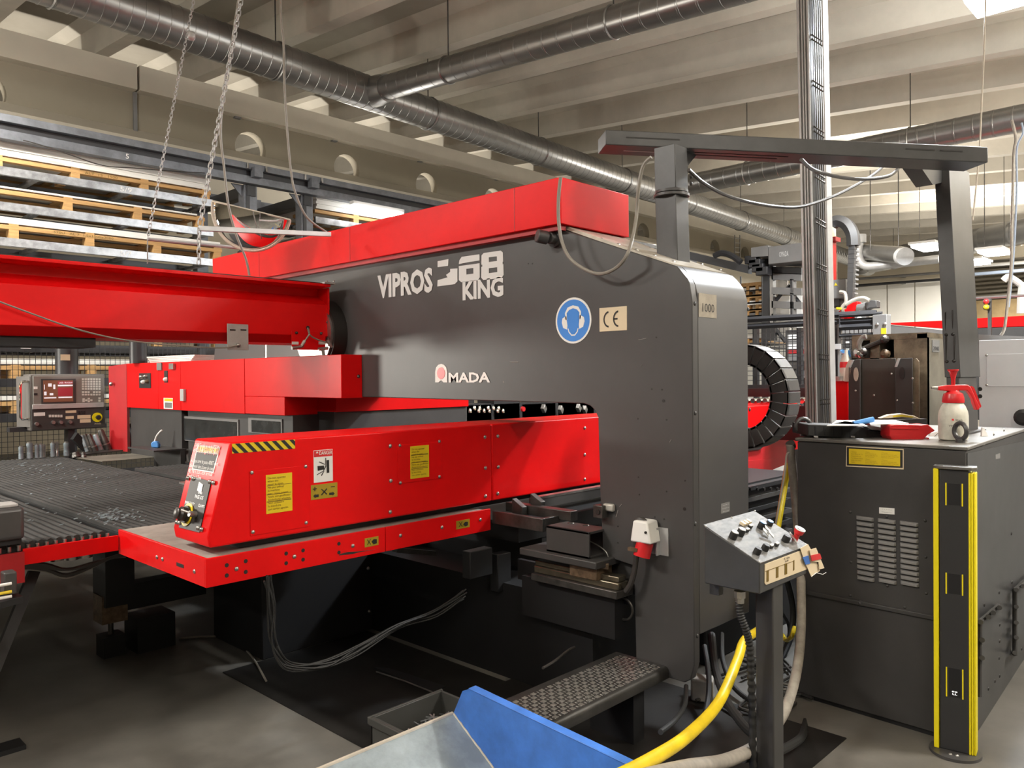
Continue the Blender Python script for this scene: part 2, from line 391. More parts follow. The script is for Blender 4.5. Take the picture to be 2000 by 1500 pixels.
md = duct('ventilation_duct', P0, P1, 0.215, 'thick spiral steel duct running the length of the roof under the ribs')
bj = on(722)
MB().lathe(bj+Vector((0, -0.05, 0)), (0, -1, -SL), [(0.20, 0), (0.19, 0.2), (0.165, 0.32), (0.175, 0.34)], 24).build('branch_collar', 'galv', md)
duct('branch_duct', bj+Vector((0, -0.35, -0.02)), bj+Vector((0.0, -8.2, -0.02-8.0*SL)), 0.15, 'thin spiral branch duct rising from the thick duct to the top edge', step=0.2)
a = at(1340, 362, 'z', 4.75); b = at(2010, 228, 'z', 4.75)
duct('cross_duct', a+(a-b)*0.02, b+(b-a)*0.8, 0.17, 'dark spiral duct crossing behind the tall grey gantry beam', step=0.22)
a = P1; b = at(2000, 452, 'z', P1.z); b = a+(b-a)*1.2
t = duct('far_duct', a, b, 0.32, 'far smooth duct joining the end of the thick roof duct', step=0.9)
MB().lathe(a+Vector((-0.35, 0.02, 0)), (1, 0, 0), [(0.26, 0), (0.36, 0.08), (0.36, 0.6), (0.3, 0.68)], 24).build('elbow_collar', 'galv', t)
duct('rear_duct', (1, 13.6, 5.42), (22, 13.6, 5.42), 0.25, 'pale spiral duct glimpsed through the round beam openings', m='galv_light', hang=False)
# thin bright pipe low at the far wall with an elbow
t = thing('far_pipe', 'thin bright steel pipe with rounded elbow below the far duct', 'pipe', tuple(at(1700, 515, 'x', 17)))
pth = [at(1678, 470, 'x', 17), at(1678, 500, 'x', 17), at(1684, 515, 'x', 17), at(1700, 520, 'x', 17), at(1760, 514, 'x', 17), at(1835, 506, 'x', 17)]
MB().tube(catmull(pth, 4), 0.085, 12).build('pipe_run', 'galv_light', t)
MB().cyl(pth[0]+Vector((0, 0, -0.05)), pth[0]+Vector((0, 0, 0.12)), 0.14, n=16).build('pipe_cap', 'galv_light', t)
t = thing('stub_duct', 'short open duct stub with bright mouth hanging under the far duct', 'duct', tuple(at(1755, 498, 'x', 16.5)))
for px in (1700, 1755): q = at(px, 495, 'x', 16.8); MB().cyl(q, (q.x, q.y, zr(q.y)+0.4), 0.01, n=6).build('hanger_rod', 'steel_dark', t)
MB().cyl(at(1690, 492, 'x', 17.2), at(1765, 498, 'x', 16.3), 0.16, n=20).build('stub_pipe', 'galv', t)
MB().cyl(at(1762, 500, 'x', 16.3), at(1768, 501, 'x', 16.2), 0.17, n=20).build('stub_mouth', 'galv_light', t)
for i, (yy, nm) in enumerate([(538, 'thin dark conduit rail under the far ceiling edge'), (551, 'dark cable rail along the top of the white wall panels')]):
    a = at(1560, yy+15, 'x', XW-0.5); b = at(1862, yy-7, 'x', XW-0.5)
    t = thing('wall_rail', nm, 'rail', tuple(a))
    MB().tube([a, b], 0.045, 6).build('rail_tube', 'grey_mid' if i == 0 else 'rack_black', t)
    for px in (1640, 1765):
        q = a+(b-a)*((px-1560)/302); MB().box(q.x, XW, q.y-0.05, q.y+0.05, q.z-0.02, q.z+0.02).build('bracket_or_shadow', 'grey_mid', t)
for i, (y0, y1, m) in enumerate([(520, 511, 'white'), (536, 526, 'hose_blue')]):
    a = at(1898, y0, 'x', XW-0.8); b = at(2060, y1-3, 'x', XW-0.8)
    tag(MB().tube([a, b], 0.05, 8).build('ceiling_pipe', m), ['white pipe under the beams at the upper right', 'blue tinted pipe just below the white pipe at the right'][i], 'pipe')

# ================================================================== LAMPS IN VIEW
def strip_lamp(p, label, half=(0.12, 0.5, 0.02), rod=1.0, power=60, m='lamp_glow', name='strip_lamp'):
    t = thing(name, label, 'lamp', tuple(p), 'strip lamps hanging from the roof')
    MB().box(p.x-half[0]*1.25, p.x+half[0]*1.25, p.y-half[1]*1.1, p.y+half[1]*1.1, p.z+0.03, p.z+0.07).build('lamp_housing', 'white', t)
    MB().box(p.x-half[0], p.x+half[0], p.y-half[1], p.y+half[1], p.z-0.02, p.z+0.028).build('lamp_tube', m, t, bevel=0.01)
    for s in (-1, 1): MB().cyl((p.x, p.y+s*half[1]*0.8, p.z+0.07), (p.x, p.y+s*half[1]*0.8, zr(p.y+s*half[1]*0.8)+0.4), 0.006, n=6).build('suspension_wire', 'steel_dark', t)
    if power: area((p.x, p.y, p.z-0.04), (p.x, p.y, 0), half[0]*2, half[1]*2, power, COOL)
    return t
p = at(1950, 2, 'z', 4.6)
t = strip_lamp(p, 'glaring round headed lamp at the top right corner', (0.20, 0.20, 0.06), rod=0.9, power=420, m='lamp_glow')
q = bpy.data.lights.new('hall_light', 'POINT'); q.energy = 170; q.color = COOL; q.shadow_soft_size = 0.2
qo = bpy.data.objects.new('hall_light', q); C.objects.link(qo); qo.location = (p.x-0.1, p.y-0.1, p.z+0.35)
for px, py, lab, X in ((1815, 484, 'strip lamp hanging just left of the leaning grey post', 15.5), (1942, 494, 'strip lamp right of the leaning grey post under the far duct', 17), (1906, 513, 'small strip lamp tucked against the leaning grey post', 19)):
    strip_lamp(at(px, py, 'x', X), lab, (0.36, 0.20, 0.03), rod=1.4, power=60)
p = at(740, 413, 'y', 9.35)
t = thing('rack_lamp', 'lit fluorescent tube above the red machine cover', 'lamp', tuple(p))
MB().cyl((p.x-0.42, p.y, p.z), (p.x+0.42, p.y, p.z), 0.045, n=14).build('lamp_tube', 'lamp_glow', t)
MB().box(p.x-0.45, p.x+0.45, p.y-0.02, p.y+0.08, p.z+0.045, p.z+0.09).build('lamp_housing', 'white', t)
area((p.x, p.y-0.1, p.z), (p.x, p.y-3, p.z-2.6), 0.8, 0.1, 30, WARM)

# ================================================================== PUNCH PRESS: C FRAME
X0 = 3.015; XB = X0+0.5
press = thing('punch_press', 'huge charcoal and red turret punching machine filling the middle of the hall', 'machine', (X0+0.25, 3.2, 0))
def yz(px, py, X=X0): q = at(px, py, 'x', X); return (q.y, q.z)
def fil(cy, cz, r, a0, a1, n=6): return [(cy+r*math.cos(math.radians(a0+(a1-a0)*i/n)), cz+r*math.sin(math.radians(a0+(a1-a0)*i/n))) for i in range(n+1)]
yr = yz(1354, 900)[0]                                  # rear (right) edge of the column
topL = yz(430, 520); capR = yz(1095, 447); rr = yz(1322, 520)
arm_y, arm_z = yz(650, 774); tl = yz(1169, 815)
outer = [(yr, 0.34)]
outer += [(yr, yz(1352, 590)[1])]
z1 = yz(1352, 575)[1]
outer += [(yr+0.012, z1+0.045), yz(1343, 545), yz(1330, 529), rr, capR, (topL[0], capR[1]+0.02), (6.35, 1.55), (arm_y, 1.47)]
thr = [(yz(1140, 788)[0], yz(1140, 788)[1]), yz(1152, 792), yz(1162, 801), yz(1168, 815)]
low = [yz(1172, 960), yz(1178, 1085), yz(1238, 1105), yz(1242, 1275), (yz(1242, 1275)[0], 0.25), (yr+0.05, 0.25), (yr+0.02, 0.27)]
MB().prism([(X0, y, z) for y, z in outer+[yz(700, 775)]+thr+low], (0.045, 0, 0)).build('side_plate', 'charcoal', press, bevel=0.004)
zb = 0.52
body = outer[1:]+[yz(700, 775)]+thr+[yz(1172, 960), (yz(1172, 960)[0], zb+0.1), (yr, zb-0.06)]
MB().prism([(X0+0.045, y, z) for y, z in [(yr+0.0, z1)]+body[1:]], (XB-X0-0.045, 0, 0)).build('frame_body', 'charcoal', press, bevel=0.004)
# sloping dusty top plate
p0 = Vector((0, *capR)); p1 = Vector((0, *rr)); nn = Vector((0, (p0.z-p1.z), -(p0.y-p1.y))).normalized()*(-1)
if nn.z < 0: nn = -nn
MB().prism([(X0+0.012, p0.y+0.25, p0.z+0.004), (X0+0.012, p0.y, p0.z+0.004), (X0+0.012, p1.y+0.03, p1.z+0.004), (X0+0.012, p1.y+0.03+nn.y*0.012, p1.z+nn.z*0.016), (X0+0.012, p0.y, p0.z+0.022), (X0+0.012, p0.y+0.25, p0.z+0.022)], (XB-X0-0.03, 0, 0)).build('top_plate', 'dusty', press, label='pale dusty sloping top plate')
def slope_pt(tt, x): q = p0.lerp(p1, tt); return Vector((x, q.y, q.z))
off = press.location
for i in range(7):
    q = slope_pt(0.04+0.15*i, X0+0.03); MB().dome(q+nn*0.012, nn, 0.009, 0.006, 8).build('screw', 'steel', press)
    q = slope_pt(0.04+0.15*i, XB-0.06); MB().dome(q+nn*0.012, nn, 0.009, 0.006, 8).build('screw', 'steel', press)
# red top cap: long box overhanging the frame
XC = X0-0.06
a = at(1095, 345, 'x', XC); ul = at(415, 505, 'x', XC); bl = at(1092, 437, 'x', XC); XD = at(1228, 384, 'y', a.y).x
cap = MB().box(XC, XD, a.y, ul.y, bl.z, a.z).build('top_cover', 'red', press, bevel=0.003, label='bright red box cover along the top')
for px in (505, 690, 1005-0, ):
    yj = at(px if px != 690 else 683, 430, 'x', XC).y
    MB().box(XC-0.0015, XC+0.001, yj-0.002, yj+0.002, bl.z+0.003, a.z-0.003).build('seam', 'red_dull', cap)
MB().box(XC+0.02, XC+0.06, a.y+0.02, ul.y-0.1, bl.z-0.025, bl.z-0.001).build('cover_lip', 'red_dull', cap)
# knob pair under the cap
q = at(1085, 467, 'x', X0)
MB().cyl((X0-0.01, q.y, q.z), (X0-0.05, q.y, q.z), 0.028, n=20).cyl((X0-0.05, q.y+0.01, q.z), (X0-0.10, q.y+0.035, q.z+0.01), 0.033, n=20).build('pipe_plug', 'charcoal', press, bevel=0.004)
MB().cyl((X0-0.0, q.y, q.z), (X0-0.014, q.y, q.z), 0.042, n=20).build('plug_flange', 'charcoal_dark', press)
# rounded rear corner is part of the prism; rear face details
YR = yr
bolts('screw', 'y', YR, [(1357, 593), (1461, 604), (1358, 807), (1464, 800), (1358, 1023), (1461, 1010), (1362, 1242)], 0.010, 'charcoal_dark', press)
dp = decal('number_plate', 'y', YR, (1364, 572, 1399, 622), 'plate_1000', press, 0.002)
dtext('number', '1000', 'y', YR, (1371, 592, 1394, 611), 'ink', dp)
dp = decal('data_label', 'y', YR, (1408, 984, 1425, 999), 'grey_mid', press, 0.001)
dtext('fine_print', 'xxxxxxx xx\nxx xxxxx xx\nxxx xxxxxx'.replace('x', '-'), 'y', YR, (1410, 987, 1423, 997), 'lettering', dp)
# small holes and scars in the flank
holes_px = [(1032, 515), (1040, 515), (1296, 783), (1293, 761), (1273, 760), (1246, 818), (1302, 820), (1337, 994), (1247, 932), (1302, 960), (1338, 939), (1249, 966), (1279, 1010), (1297, 1014), (1207, 1028), (1282, 659), (1207, 1060)]
for i, (px, py) in enumerate(holes_px):
    q = at(px, py, 'x', X0); r = 0.0075 if py in (783, 994) or px == 1337 else 0.004
    MB().cyl((X0-0.0012, q.y, q.z), (X0+0.002, q.y, q.z), r, n=10).build('screw_hole', 'ink', press)
for (a_, b_) in [((1247, 664), (1262, 661)), ((996, 707), (1012, 707)), ((1252, 715), (1253, 712)), ((1308, 864), (1311, 858)), ((1203, 1010), (1207, 996)), ((1210, 990), (1214, 985)), ((983, 745), (985, 748))]:
    u_ = at(*a_, 'x', X0-0.001); v_ = at(*b_, 'x', X0-0.001); MB().tube([u_, v_], 0.0016, 4).build('scratch', 'scrape', press)
# ------------------------------------------------------------------ lettering of the flank
def blk(name, polys, m, parent, val=X0-0.003):
    mb = MB()
    for p in polys: mb.prism([at(x, y, 'x', val) for x, y in p], (0.0025, 0, 0))
    return mb.build(name, m, parent)
dtext('model_lettering', 'VIPROS', 'x', X0, (738, 538, 846, 571), 'lettering', press, bold=0.042)
def g(x, y): return (650+x*0.35, 450+y*0.35)
blk('model_digit', [[g(585, 172), g(645, 160), g(643, 198), g(585, 205)], [g(585, 278), g(640, 262), g(632, 248), g(655, 232), g(655, 215), g(695, 212), g(695, 285), g(680, 300), g(583, 313)]], 'lettering', press)
def quadmap(tl, tr, bl, br):
    def f(u, v):
        a = (tl[0]+(tr[0]-tl[0])*u, tl[1]+(tr[1]-tl[1])*u); b = (bl[0]+(br[0]-bl[0])*u, bl[1]+(br[1]-bl[1])*u)
        return g(a[0]+(b[0]-a[0])*v, a[1]+(b[1]-a[1])*v)
    return f
def bars(q, rs): return [[q(u, v) for u, v in r] if isinstance(r, list) else [q(r[0], r[1]), q(r[2], r[1]), q(r[2], r[3]), q(r[0], r[3])] for r in rs]
q6 = quadmap((703, 150), (818, 133), (703, 291), (820, 277))
blk('model_digit', bars(q6, [[(0, 0.27), (0.03, 0.12), (0.14, 0.0), (1, 0), (1, 0.24), (0.42, 0.25)], (0, 0.35, 0.36, 0.9), (0.36, 0.35, 1, 0.50), (0.70, 0.50, 1, 0.9), (0.36, 0.72, 0.70, 0.9), [(0, 0.9), (1, 0.9), (0.9, 1), (0.12, 1)]]), 'lettering', press)
q8 = quadmap((830, 128), (948, 111), (828, 279), (954, 263))
blk('model_digit', bars(q8, [[(0.1, 0), (0.9, 0), (1, 0.08), (0, 0.08)], (0, 0.08, 1, 0.19), (0, 0.19, 0.34, 0.42), (0.72, 0.19, 1, 0.42), (0.34, 0.36, 0.72, 0.42), (0.04, 0.42, 0.97, 0.50), (0, 0.50, 1, 0.59), (0, 0.59, 0.34, 0.90), (0.72, 0.59, 1, 0.90), (0.34, 0.77, 0.72, 0.90), [(0, 0.90), (1, 0.90), (0.9, 1), (0.1, 1)]]), 'lettering', press)
dtext('model_lettering', 'KING', 'x', X0, (904, 550, 984, 579), 'lettering', press, bold=0.042)
# maker's emblem: arch with a red disc, then the remaining letters
em = [g(571, 848), g(571, 790), g(576, 765), g(588, 750), g(604, 745), g(620, 750), g(632, 765), g(638, 790), g(638, 848), g(618, 848), g(604, 836), g(590, 848)]
lg = blk('maker_emblem', [em], 'white', press)
cc = at(*g(604, 797), 'x', X0-0.004)
MB().lathe((X0-0.003, cc.y, cc.z), (-1, 0, 0), [(0.034, 0), (0.034, 0.002)], 24).build('emblem_disc', 'red_plastic', lg)
dtext('maker_lettering', 'MADA', 'x', X0, (877, 728, 958, 747), 'white', press, bold=0.03)
# ear protection sign
c = at(1120, 626, 'x', X0); rz = (at(1120, 581, 'x', X0).z-at(1120, 671, 'x', X0).z)/2; ry = (at(1085, 626, 'x', X0).y-at(1155, 626, 'x', X0).y)/2
sg = MB().lathe((X0, c.y, c.z), (-1, 0, 0), [(rz, 0), (rz, 0.002)], 48).build('hearing_sign', 'white', press, label='round blue and white hearing protection sign')
MB().lathe((X0-0.002, c.y, c.z), (-1, 0, 0), [(rz*0.91, 0), (rz*0.91, 0.0008)], 48).build('sign_field', 'blue_sign', sg)
def sgn(pts, m, k=0): 
    mb = MB()
    for poly in pts: mb.prism([(X0-0.0034-k*0.0006, c.y-u*rz, c.z+v*rz) for u, v in poly], (0.0005, 0, 0))
    return mb
hs = sgn([[(-0.42, 0.05), (-0.45, 0.35), (-0.30, 0.58), (0, 0.66), (0.30, 0.58), (0.45, 0.35), (0.42, 0.05), (0.34, 0.05), (0.36, 0.33), (0.22, 0.47), (0, 0.53), (-0.22, 0.47), (-0.36, 0.33), (-0.34, 0.05)],
     [(-0.60, 0.12), (-0.38, 0.22), (-0.32, -0.20), (-0.34, -0.38), (-0.56, -0.30), (-0.64, -0.06)], [(0.60, 0.12), (0.38, 0.22), (0.32, -0.20), (0.34, -0.38), (0.56, -0.30), (0.64, -0.06)],
     [(-0.30, -0.34), (-0.26, -0.50), (-0.10, -0.66), (0.10, -0.66), (0.26, -0.50), (0.30, -0.34), (0.26, -0.34), (0.21, -0.48), (0.08, -0.61), (-0.08, -0.61), (-0.21, -0.48), (-0.26, -0.34)]], 'white').build('headset_symbol', 'white', sg)
sgn([[(-0.30, 0.30), (-0.26, 0.40), (-0.1, 0.33), (0.05, 0.42), (0.26, 0.36), (0.30, 0.26), (0.30, -0.2), (0.22, -0.44), (0.08, -0.56), (-0.08, -0.56), (-0.22, -0.44), (-0.30, -0.2)]], 'blue_sign', 1).build('face_symbol', 'blue_sign', sg)
ce = decal('approval_plate', 'x', X0, (1171, 602, 1225, 645), 'cream', press, 0.002, bevel=0.001, label='beige plate marked CE')
def arc(cx, cy, r0, r1, a0, a1, n=14):
    o = [(cx+r1*math.cos(math.radians(a0+(a1-a0)*i/n)), cy+r1*math.sin(math.radians(a0+(a1-a0)*i/n))) for i in range(n+1)]
    return o+[(cx+r0*math.cos(math.radians(a1+(a0-a1)*i/n)), cy+r0*math.sin(math.radians(a1+(a0-a1)*i/n))) for i in range(n+1)]
h0, h1_, z0, z1_ = rect('x', X0, 1171, 602, 1225, 645); cy0, cz0, uu = (h0+h1_)/2, (z0+z1_)/2, abs(z1_-z0)*0.34
mb = MB()
for poly in (arc(-0.35, 0, 0.80, 1.02, 95, 265), arc(1.45, 0, 0.80, 1.02, 95, 265), [(0.5, -0.1), (1.25, -0.1), (1.25, 0.1), (0.5, 0.1)]):
    mb.prism([(X0-0.0035, cy0-(u-0.0)*uu*0.82+0.012, cz0+v*uu) for u, v in poly], (0.001, 0, 0))
mb.build('approval_mark', 'ink', ce)
# red power socket on its plate
sk = thing('power_socket', 'red and white industrial plug on a bright metal plate on the charcoal column', 'socket', tuple(at(1275, 1080, 'x', X0)))
h0, h1_, z0, z1_ = rect('x', X0, 1241, 1014, 1304, 1086)
h1_ = at(1306, 1084, 'x', X0).y
MB().box(X0-0.004, X0, h0, h1_, z0, z1_-0.02).build('mount_plate', 'galv_light', sk)
yy = at(1289, 1050, 'x', X0).y
MB().box(X0-0.03, X0-0.004, yy-0.003, yy+0.003, z0, z1_-0.02).build('plate_rib', 'galv_light', sk)
q = at(1265, 1035, 'x', X0-0.04)
MB().prism([(X0-0.09, q.y+0.045, q.z+0.045), (X0-0.09, q.y-0.03, q.z+0.045), (X0-0.10, q.y-0.055, q.z-0.05), (X0-0.10, q.y+0.055, q.z-0.05)], (0.085, 0, 0)).build('plug_housing', 'white', sk, bevel=0.008)
MB().cyl((X0-0.06, q.y-0.0, q.z-0.05), (X0-0.075, q.y+0.01, q.z-0.115), 0.038, n=20).build('plug_collar', 'red_plastic', sk)
MB().box(X0-0.11, X0-0.09, q.y+0.01, q.y+0.06, q.z-0.09, q.z-0.075).build('plug_latch', 'brass_rust', sk)
MB().cyl((X0-0.10, q.y-0.028, q.z+0.0), (X0-0.088, q.y-0.028, q.z), 0.006, n=10).build('plug_screw', 'ink', sk)
pth = [(1262, 1022), (1252, 1014), (1244, 1020), (1242, 1045), (1243, 1075), (1240, 1110), (1232, 1140), (1222, 1155)]
MB().tube(catmull([at(x, y, 'x', X0-0.055) for x, y in pth], 6), 0.013, 10).build('plug_cable', 'cable_dark', sk)

# ================================================================== TURRET COVERS (left of the frame)
XT = at(667, 778, 'y', at(708, 777, 'x', X0).y).x
tc = thing('turret_housing', 'bright red angular turret guard boxes left of the charcoal flank', 'machine guard', (XT+0.2, 5, 0.9))
yf = at(708, 777, 'x', X0).y; ztop = 1.745; zbt = at(667, 778, 'x', XT).z
y2 = at(477, 700, 'x', XT).y; y3 = at(352, 704, 'x', XT).y; y4 = at(308, 706, 'x', XT).y; y5 = at(247, 708, 'x', XT).y
MB().box(XT, X0-0.001, yf, y2-0.004, zbt, ztop).build('upper_guard', 'red', tc, bevel=0.003)
yg = at(556, 800, 'x', XT).y; zg = at(556, 812, 'x', XT).z
MB().box(XT, X0+0.42, yg, y2-0.004, zg, zbt-0.001).build('lower_guard', 'red', tc, bevel=0.003)
yk = at(690, 790, 'x', X0+0.45).y
zc = at(380, 803, 'x', XT).z
for (ya, yb, nm) in ((y2, y3, 'guard_door'), (y3, y4, 'guard_door'), (y4, y5, 'guard_door')):
    MB().box(XT, XT+0.4, ya+0.003, yb-0.003, zc, ztop).build(nm, 'red', tc, bevel=0.003)
# side door standing open
pa = at(247, 706, 'x', XT); q0 = Vector((XT+0.0, y5, 0)); q1 = Vector((XT-0.02, y5+0.85, 0))
s0 = at(212, 712, 'y', y5+0.3)
q1 = Vector((s0.x, s0.y, 0))
MB().prism([(XT, y5+0.003, 0.92), (q1.x, q1.y, 0.92), (q1.x, q1.y, ztop-0.02), (XT, y5+0.003, ztop)], (0.03, 0.02, 0)).build('side_door', 'red_dull', tc)
MB().dome(at(217, 750, 'y', y5+0.22), (0, -1, 0), 0.02, 0.02).build('door_knob', 'steel', tc)
# dark lower cabinets with smoked windows
zlow = 0.905
MB().box(XT+0.03, XT+0.5, y4-0.4, y5-0.01, zlow, zc).build('lower_cabinet', 'charcoal_dark', tc)
MB().prism([(XT+0.05, y3-0.02, zlow), (XT+0.05, y3+0.9, zlow), (XT+0.05, y3+0.3, zc)], (0.3, 0, 0)).build('wedge_plate', 'grey_mid', tc)
MB().box(XT+0.06, XT+0.5, yg, y3, zlow-0.1, zc).build('lower_cabinet', 'charcoal_dark', tc)
for (xa, ya_, xb, yb_) in ((354, 812, 468, 872), (487, 815, 553, 850)):
    fr = decal('window_frame', 'x', XT+0.06, (xa, ya_, xb, yb_), 'grey_mid', tc, 0.01)
    decal('smoked_pane', 'x', XT+0.05, (xa+5, ya_+5, xb-5, yb_-2), 'glass_dark', fr, 0.004)
MB().box(XT+0.05, X0+0.3, yg-0.02, yg, zlow-0.1, zg).build('front_skirt', 'charcoal_dark', tc)
yh = at(862, 800, 'x', X0+0.5).y
MB().box(X0+0.1, X0+1.35, yf+0.45, yf+0.9, 1.36, 1.53).build('rear_guard', 'red', tc)
MB().box(X0+0.1, X0+1.35, yf+0.47, yf+0.9, 1.0, 1.36).build('rear_skirt', 'charcoal_dark', tc)
q = decal('switch_window', 'x', XT-0.001, (272, 729, 295, 758), 'ink', tc, 0.003, label='black switch recess')
for (px, py, m) in ((281, 746, 'white'), (289, 745, 'brass_rust'), (278, 736, 'steel'), (286, 735, 'steel')): 
    e = at(px, py, 'x', XT-0.004); MB().dome(e, (-1, 0, 0), 0.02, 0.03).build('switch_knob', m, q)
q = decal('slot', 'x', XT-0.001, (321, 724, 328, 747), 'ink', tc, 0.003); e = at(325, 741, 'x', XT-0.004); MB().dome(e, (-1, 0, 0), 0.02, 0.03).build('slot_knob', 'white', q)
decal('door_handle', 'x', XT-0.002, (356, 760, 363, 783), 'galv_light', tc, 0.02)
decal('hinge_plate', 'x', XT-0.001, (308, 709, 317, 723), 'grey_mid', tc, 0.01); decal('hinge_plate', 'x', XT-0.001, (334, 710, 343, 721), 'steel', tc, 0.02)
wl = decal('warning_label', 'x', XT-0.001, (320, 777, 338, 799), 'paper', tc, 0.002)
decal('label_head', 'x', XT-0.003, (321, 778, 337, 784), 'yellow', wl, 0.001); decal('label_text', 'x', XT-0.003, (322, 786, 336, 797), 'grey_mid', wl, 0.001)
q = at(700, 735, 'y', yf); MB().cyl((q.x, yf+0.01, q.z), (q.x, yf-0.003, q.z), 0.012, n=14).build('plug_hole', 'ink', tc)
MB().dome(at(700, 735, 'y', yf-0.003), (0, -1, 0), 0.008, 0.004).build('plug_screw', 'steel', tc)
# papers lying on top
t = thing('paper_stack', 'cream coloured papers lying on top of the red guard boxes', 'papers', (XT+0.2, y3+0.4, ztop))
for k in range(4): MB().obox((XT+0.2, y3+0.35+0.01*k, ztop+0.008+0.014*k), (0.14, 0.01*k, 0), (-0.01*k, 0.42, 0), (0, 0, 0.006)).build('sheet', 'sheet_white', t)
# round turret flange beside the red crossbeam
t = thing('flange_disc', 'round bolted steel flange at the end of the red crossbeam', 'flange', tuple(at(645, 655, 'x', X0-0.02)))
e = at(640, 655, 'x', X0)
MB().cyl((X0-0.10, e.y, e.z), (X0, e.y, e.z), 0.235, n=40).build('flange_rim', 'ink', t)
MB().cyl((X0-0.115, e.y, e.z), (X0-0.1, e.y, e.z), 0.215, n=40).build('flange_face', 'steel', t)
for k in range(10): MB().dome((X0-0.115, e.y+0.18*math.cos(k*PI/5+.2), e.z+0.18*math.sin(k*PI/5+.2)), (-1, 0, 0), 0.012, 0.008).build('flange_bolt', 'steel_dark', t)
t = thing('guide_rod', 'bright vertical round bar standing on the red guard boxes', 'rod', tuple(at(529, 697, 'x', XT+0.2)))
e = at(529, 697, 'x', XT+0.2); MB().cyl((e.x, e.y, ztop), (e.x, e.y, 1.93), 0.045, n=20).build('bar', 'steel', t)

# ================================================================== WORK TABLE
TZ = 0.9
c0 = at(402, 1092, 'z', TZ); TX, TY = c0.x, c0.y; TL_ = at(231, 1034, 'x', TX).y; TXR = at(958, 993, 'y', TY).x; TB = at(402, 1149, 'y', TY).z
tb = thing('work_table', 'grey metal feed table with red edge strips and bolt heads', 'table', (2.2, 3.6, 0))
xs = at(753, 1050, 'y', TY).x
for xa, xb in ((TX, xs-0.002), (xs+0.002, TXR)):
    MB().box(xa, xb, TY, TY+0.012, TB, TZ).build('front_strip', 'red', tb, bevel=0.0015)
MB().box(TX, TX+0.012, TY+0.012, TL_, TB, TZ).build('end_strip', 'red', tb, bevel=0.0015)
MB().box(TX+0.012, TXR-0.02, TY+0.012, TL_+0.02, TZ-0.03, TZ-0.006).build('table_top', 'table_metal', tb)
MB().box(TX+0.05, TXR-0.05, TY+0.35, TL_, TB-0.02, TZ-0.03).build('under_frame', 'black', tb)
bolts('bolt', 'y', TY, [(462, 1111), (575, 1087), (689, 1066), (782, 1046), (863, 1030), (938, 1015)], 0.010, 'steel', tb, 0.6)
for px, py in [(443, 1104), (443, 1124), (480, 1096), (480, 1117), (559, 1081), (559, 1100), (592, 1075), (592, 1093), (662, 1062), (662, 1079)]:
    q = at(px, py, 'y', TY-0.0008); MB().cyl((q.x, TY-0.0012, q.z), (q.x, TY+0.001, q.z), 0.0085, n=12).build('strip_hole', 'ink', tb)
bolts('bolt', 'x', TX, [(307, 1088), (318, 1092), (380, 1116)], 0.010, 'steel', tb, 0.6)
decal('strip_slot', 'x', TX, (345, 1098, 359, 1110), 'ink', tb, 0.0015)
for box_ in ((712, 1052, 739, 1064), (891, 1018, 917, 1029)):
    d_ = decal('arrow_label', 'y', TY, box_, 'ochre', tb, 0.0015)
    x0_, y0_, x1_, y1_ = box_
    dtext('arrow_text', 'X', 'y', TY, (x0_+4, y0_+2, x0_+12, y1_-1), 'ink', d_); MB().prism([at(x, y, 'y', TY-0.0035) for x, y in [(x0_+14, y0_+6), (x0_+18, y0_+1), (x1_-3, y0_+1), (x1_-3, y1_-3), (x0_+18, y1_-1)]], (0, 0.001, 0)).build('arrow_mark', 'ink', d_)
q = at(700, 1080, 'y', TY)
MB().prism([at(x, y, 'y', TY-0.0008) for x, y in [(662, 1085), (690, 1082), (700, 1079), (735, 1073), (700, 1077), (680, 1078), (664, 1082)]], (0, 0.001, 0)).build('chipped_patch', 'steel_dark', tb)
# machine base, legs and dark works under the table
qb = at(513, 1290, 'z', 0)
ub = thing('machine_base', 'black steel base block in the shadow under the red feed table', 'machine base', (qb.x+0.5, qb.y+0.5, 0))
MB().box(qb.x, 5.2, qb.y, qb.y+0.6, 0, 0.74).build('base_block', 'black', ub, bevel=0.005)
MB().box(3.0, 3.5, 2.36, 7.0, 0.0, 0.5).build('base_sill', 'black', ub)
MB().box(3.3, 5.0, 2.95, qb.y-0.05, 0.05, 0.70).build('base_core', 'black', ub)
for (px, py) in ((719, 1110), (721, 1194), (740, 1107), (768, 1098)):
    MB().dome(at(px, py, 'y', qb.y), (0, -1, 0), 0.012, 0.01, 8).build('base_bolt', 'steel', ub)
for i, (px, py, w_, h_) in enumerate([(930, 1098, 0.16, 0.14), (975, 1115, 0.1, 0.2)]):
    q = at(px, py, 'y', 3.0); MB().box(q.x-w_/2, q.x+w_/2, 2.96, 3.02, q.z-h_/2, q.z+h_/2).build('junction_box', 'black', ub, bevel=0.004)
q = at(810, 1077, 'y', 3.2); MB().obox(q, (0.13, 0, -0.03), (0, 0.02, 0), (0, 0, 0.012)).build('cross_link', 'steel_dark', ub)
t = thing('drag_cables', 'bundle of thin black cables drooping under the table front', 'cables', tuple(at(600, 1300, 'y', 2.9)))
for k in range(7):
    o_ = lambda: random.uniform(-0.012, 0.012)
    pth = [(522, 1128), (530, 1180), (533, 1240), (545, 1280), (575, 1302), (640, 1298), (700, 1270), (780, 1225), (850, 1195), (905, 1160)]
    MB().tube(catmull([at(x, y+(k-3)*2.0*(i/9+0.3), 'y', 2.95)+Vector((o_()*1.5, o_(), o_())) for i, (x, y) in enumerate(pth)], 5), 0.0042, 6).build('cable', 'rubber', t)
t = thing('table_stand', 'black adjustable foot and beam standing under the left table corner', 'stand', tuple(at(215, 1278, 'z', 0)))
f_ = at(217, 1278, 'z', 0)
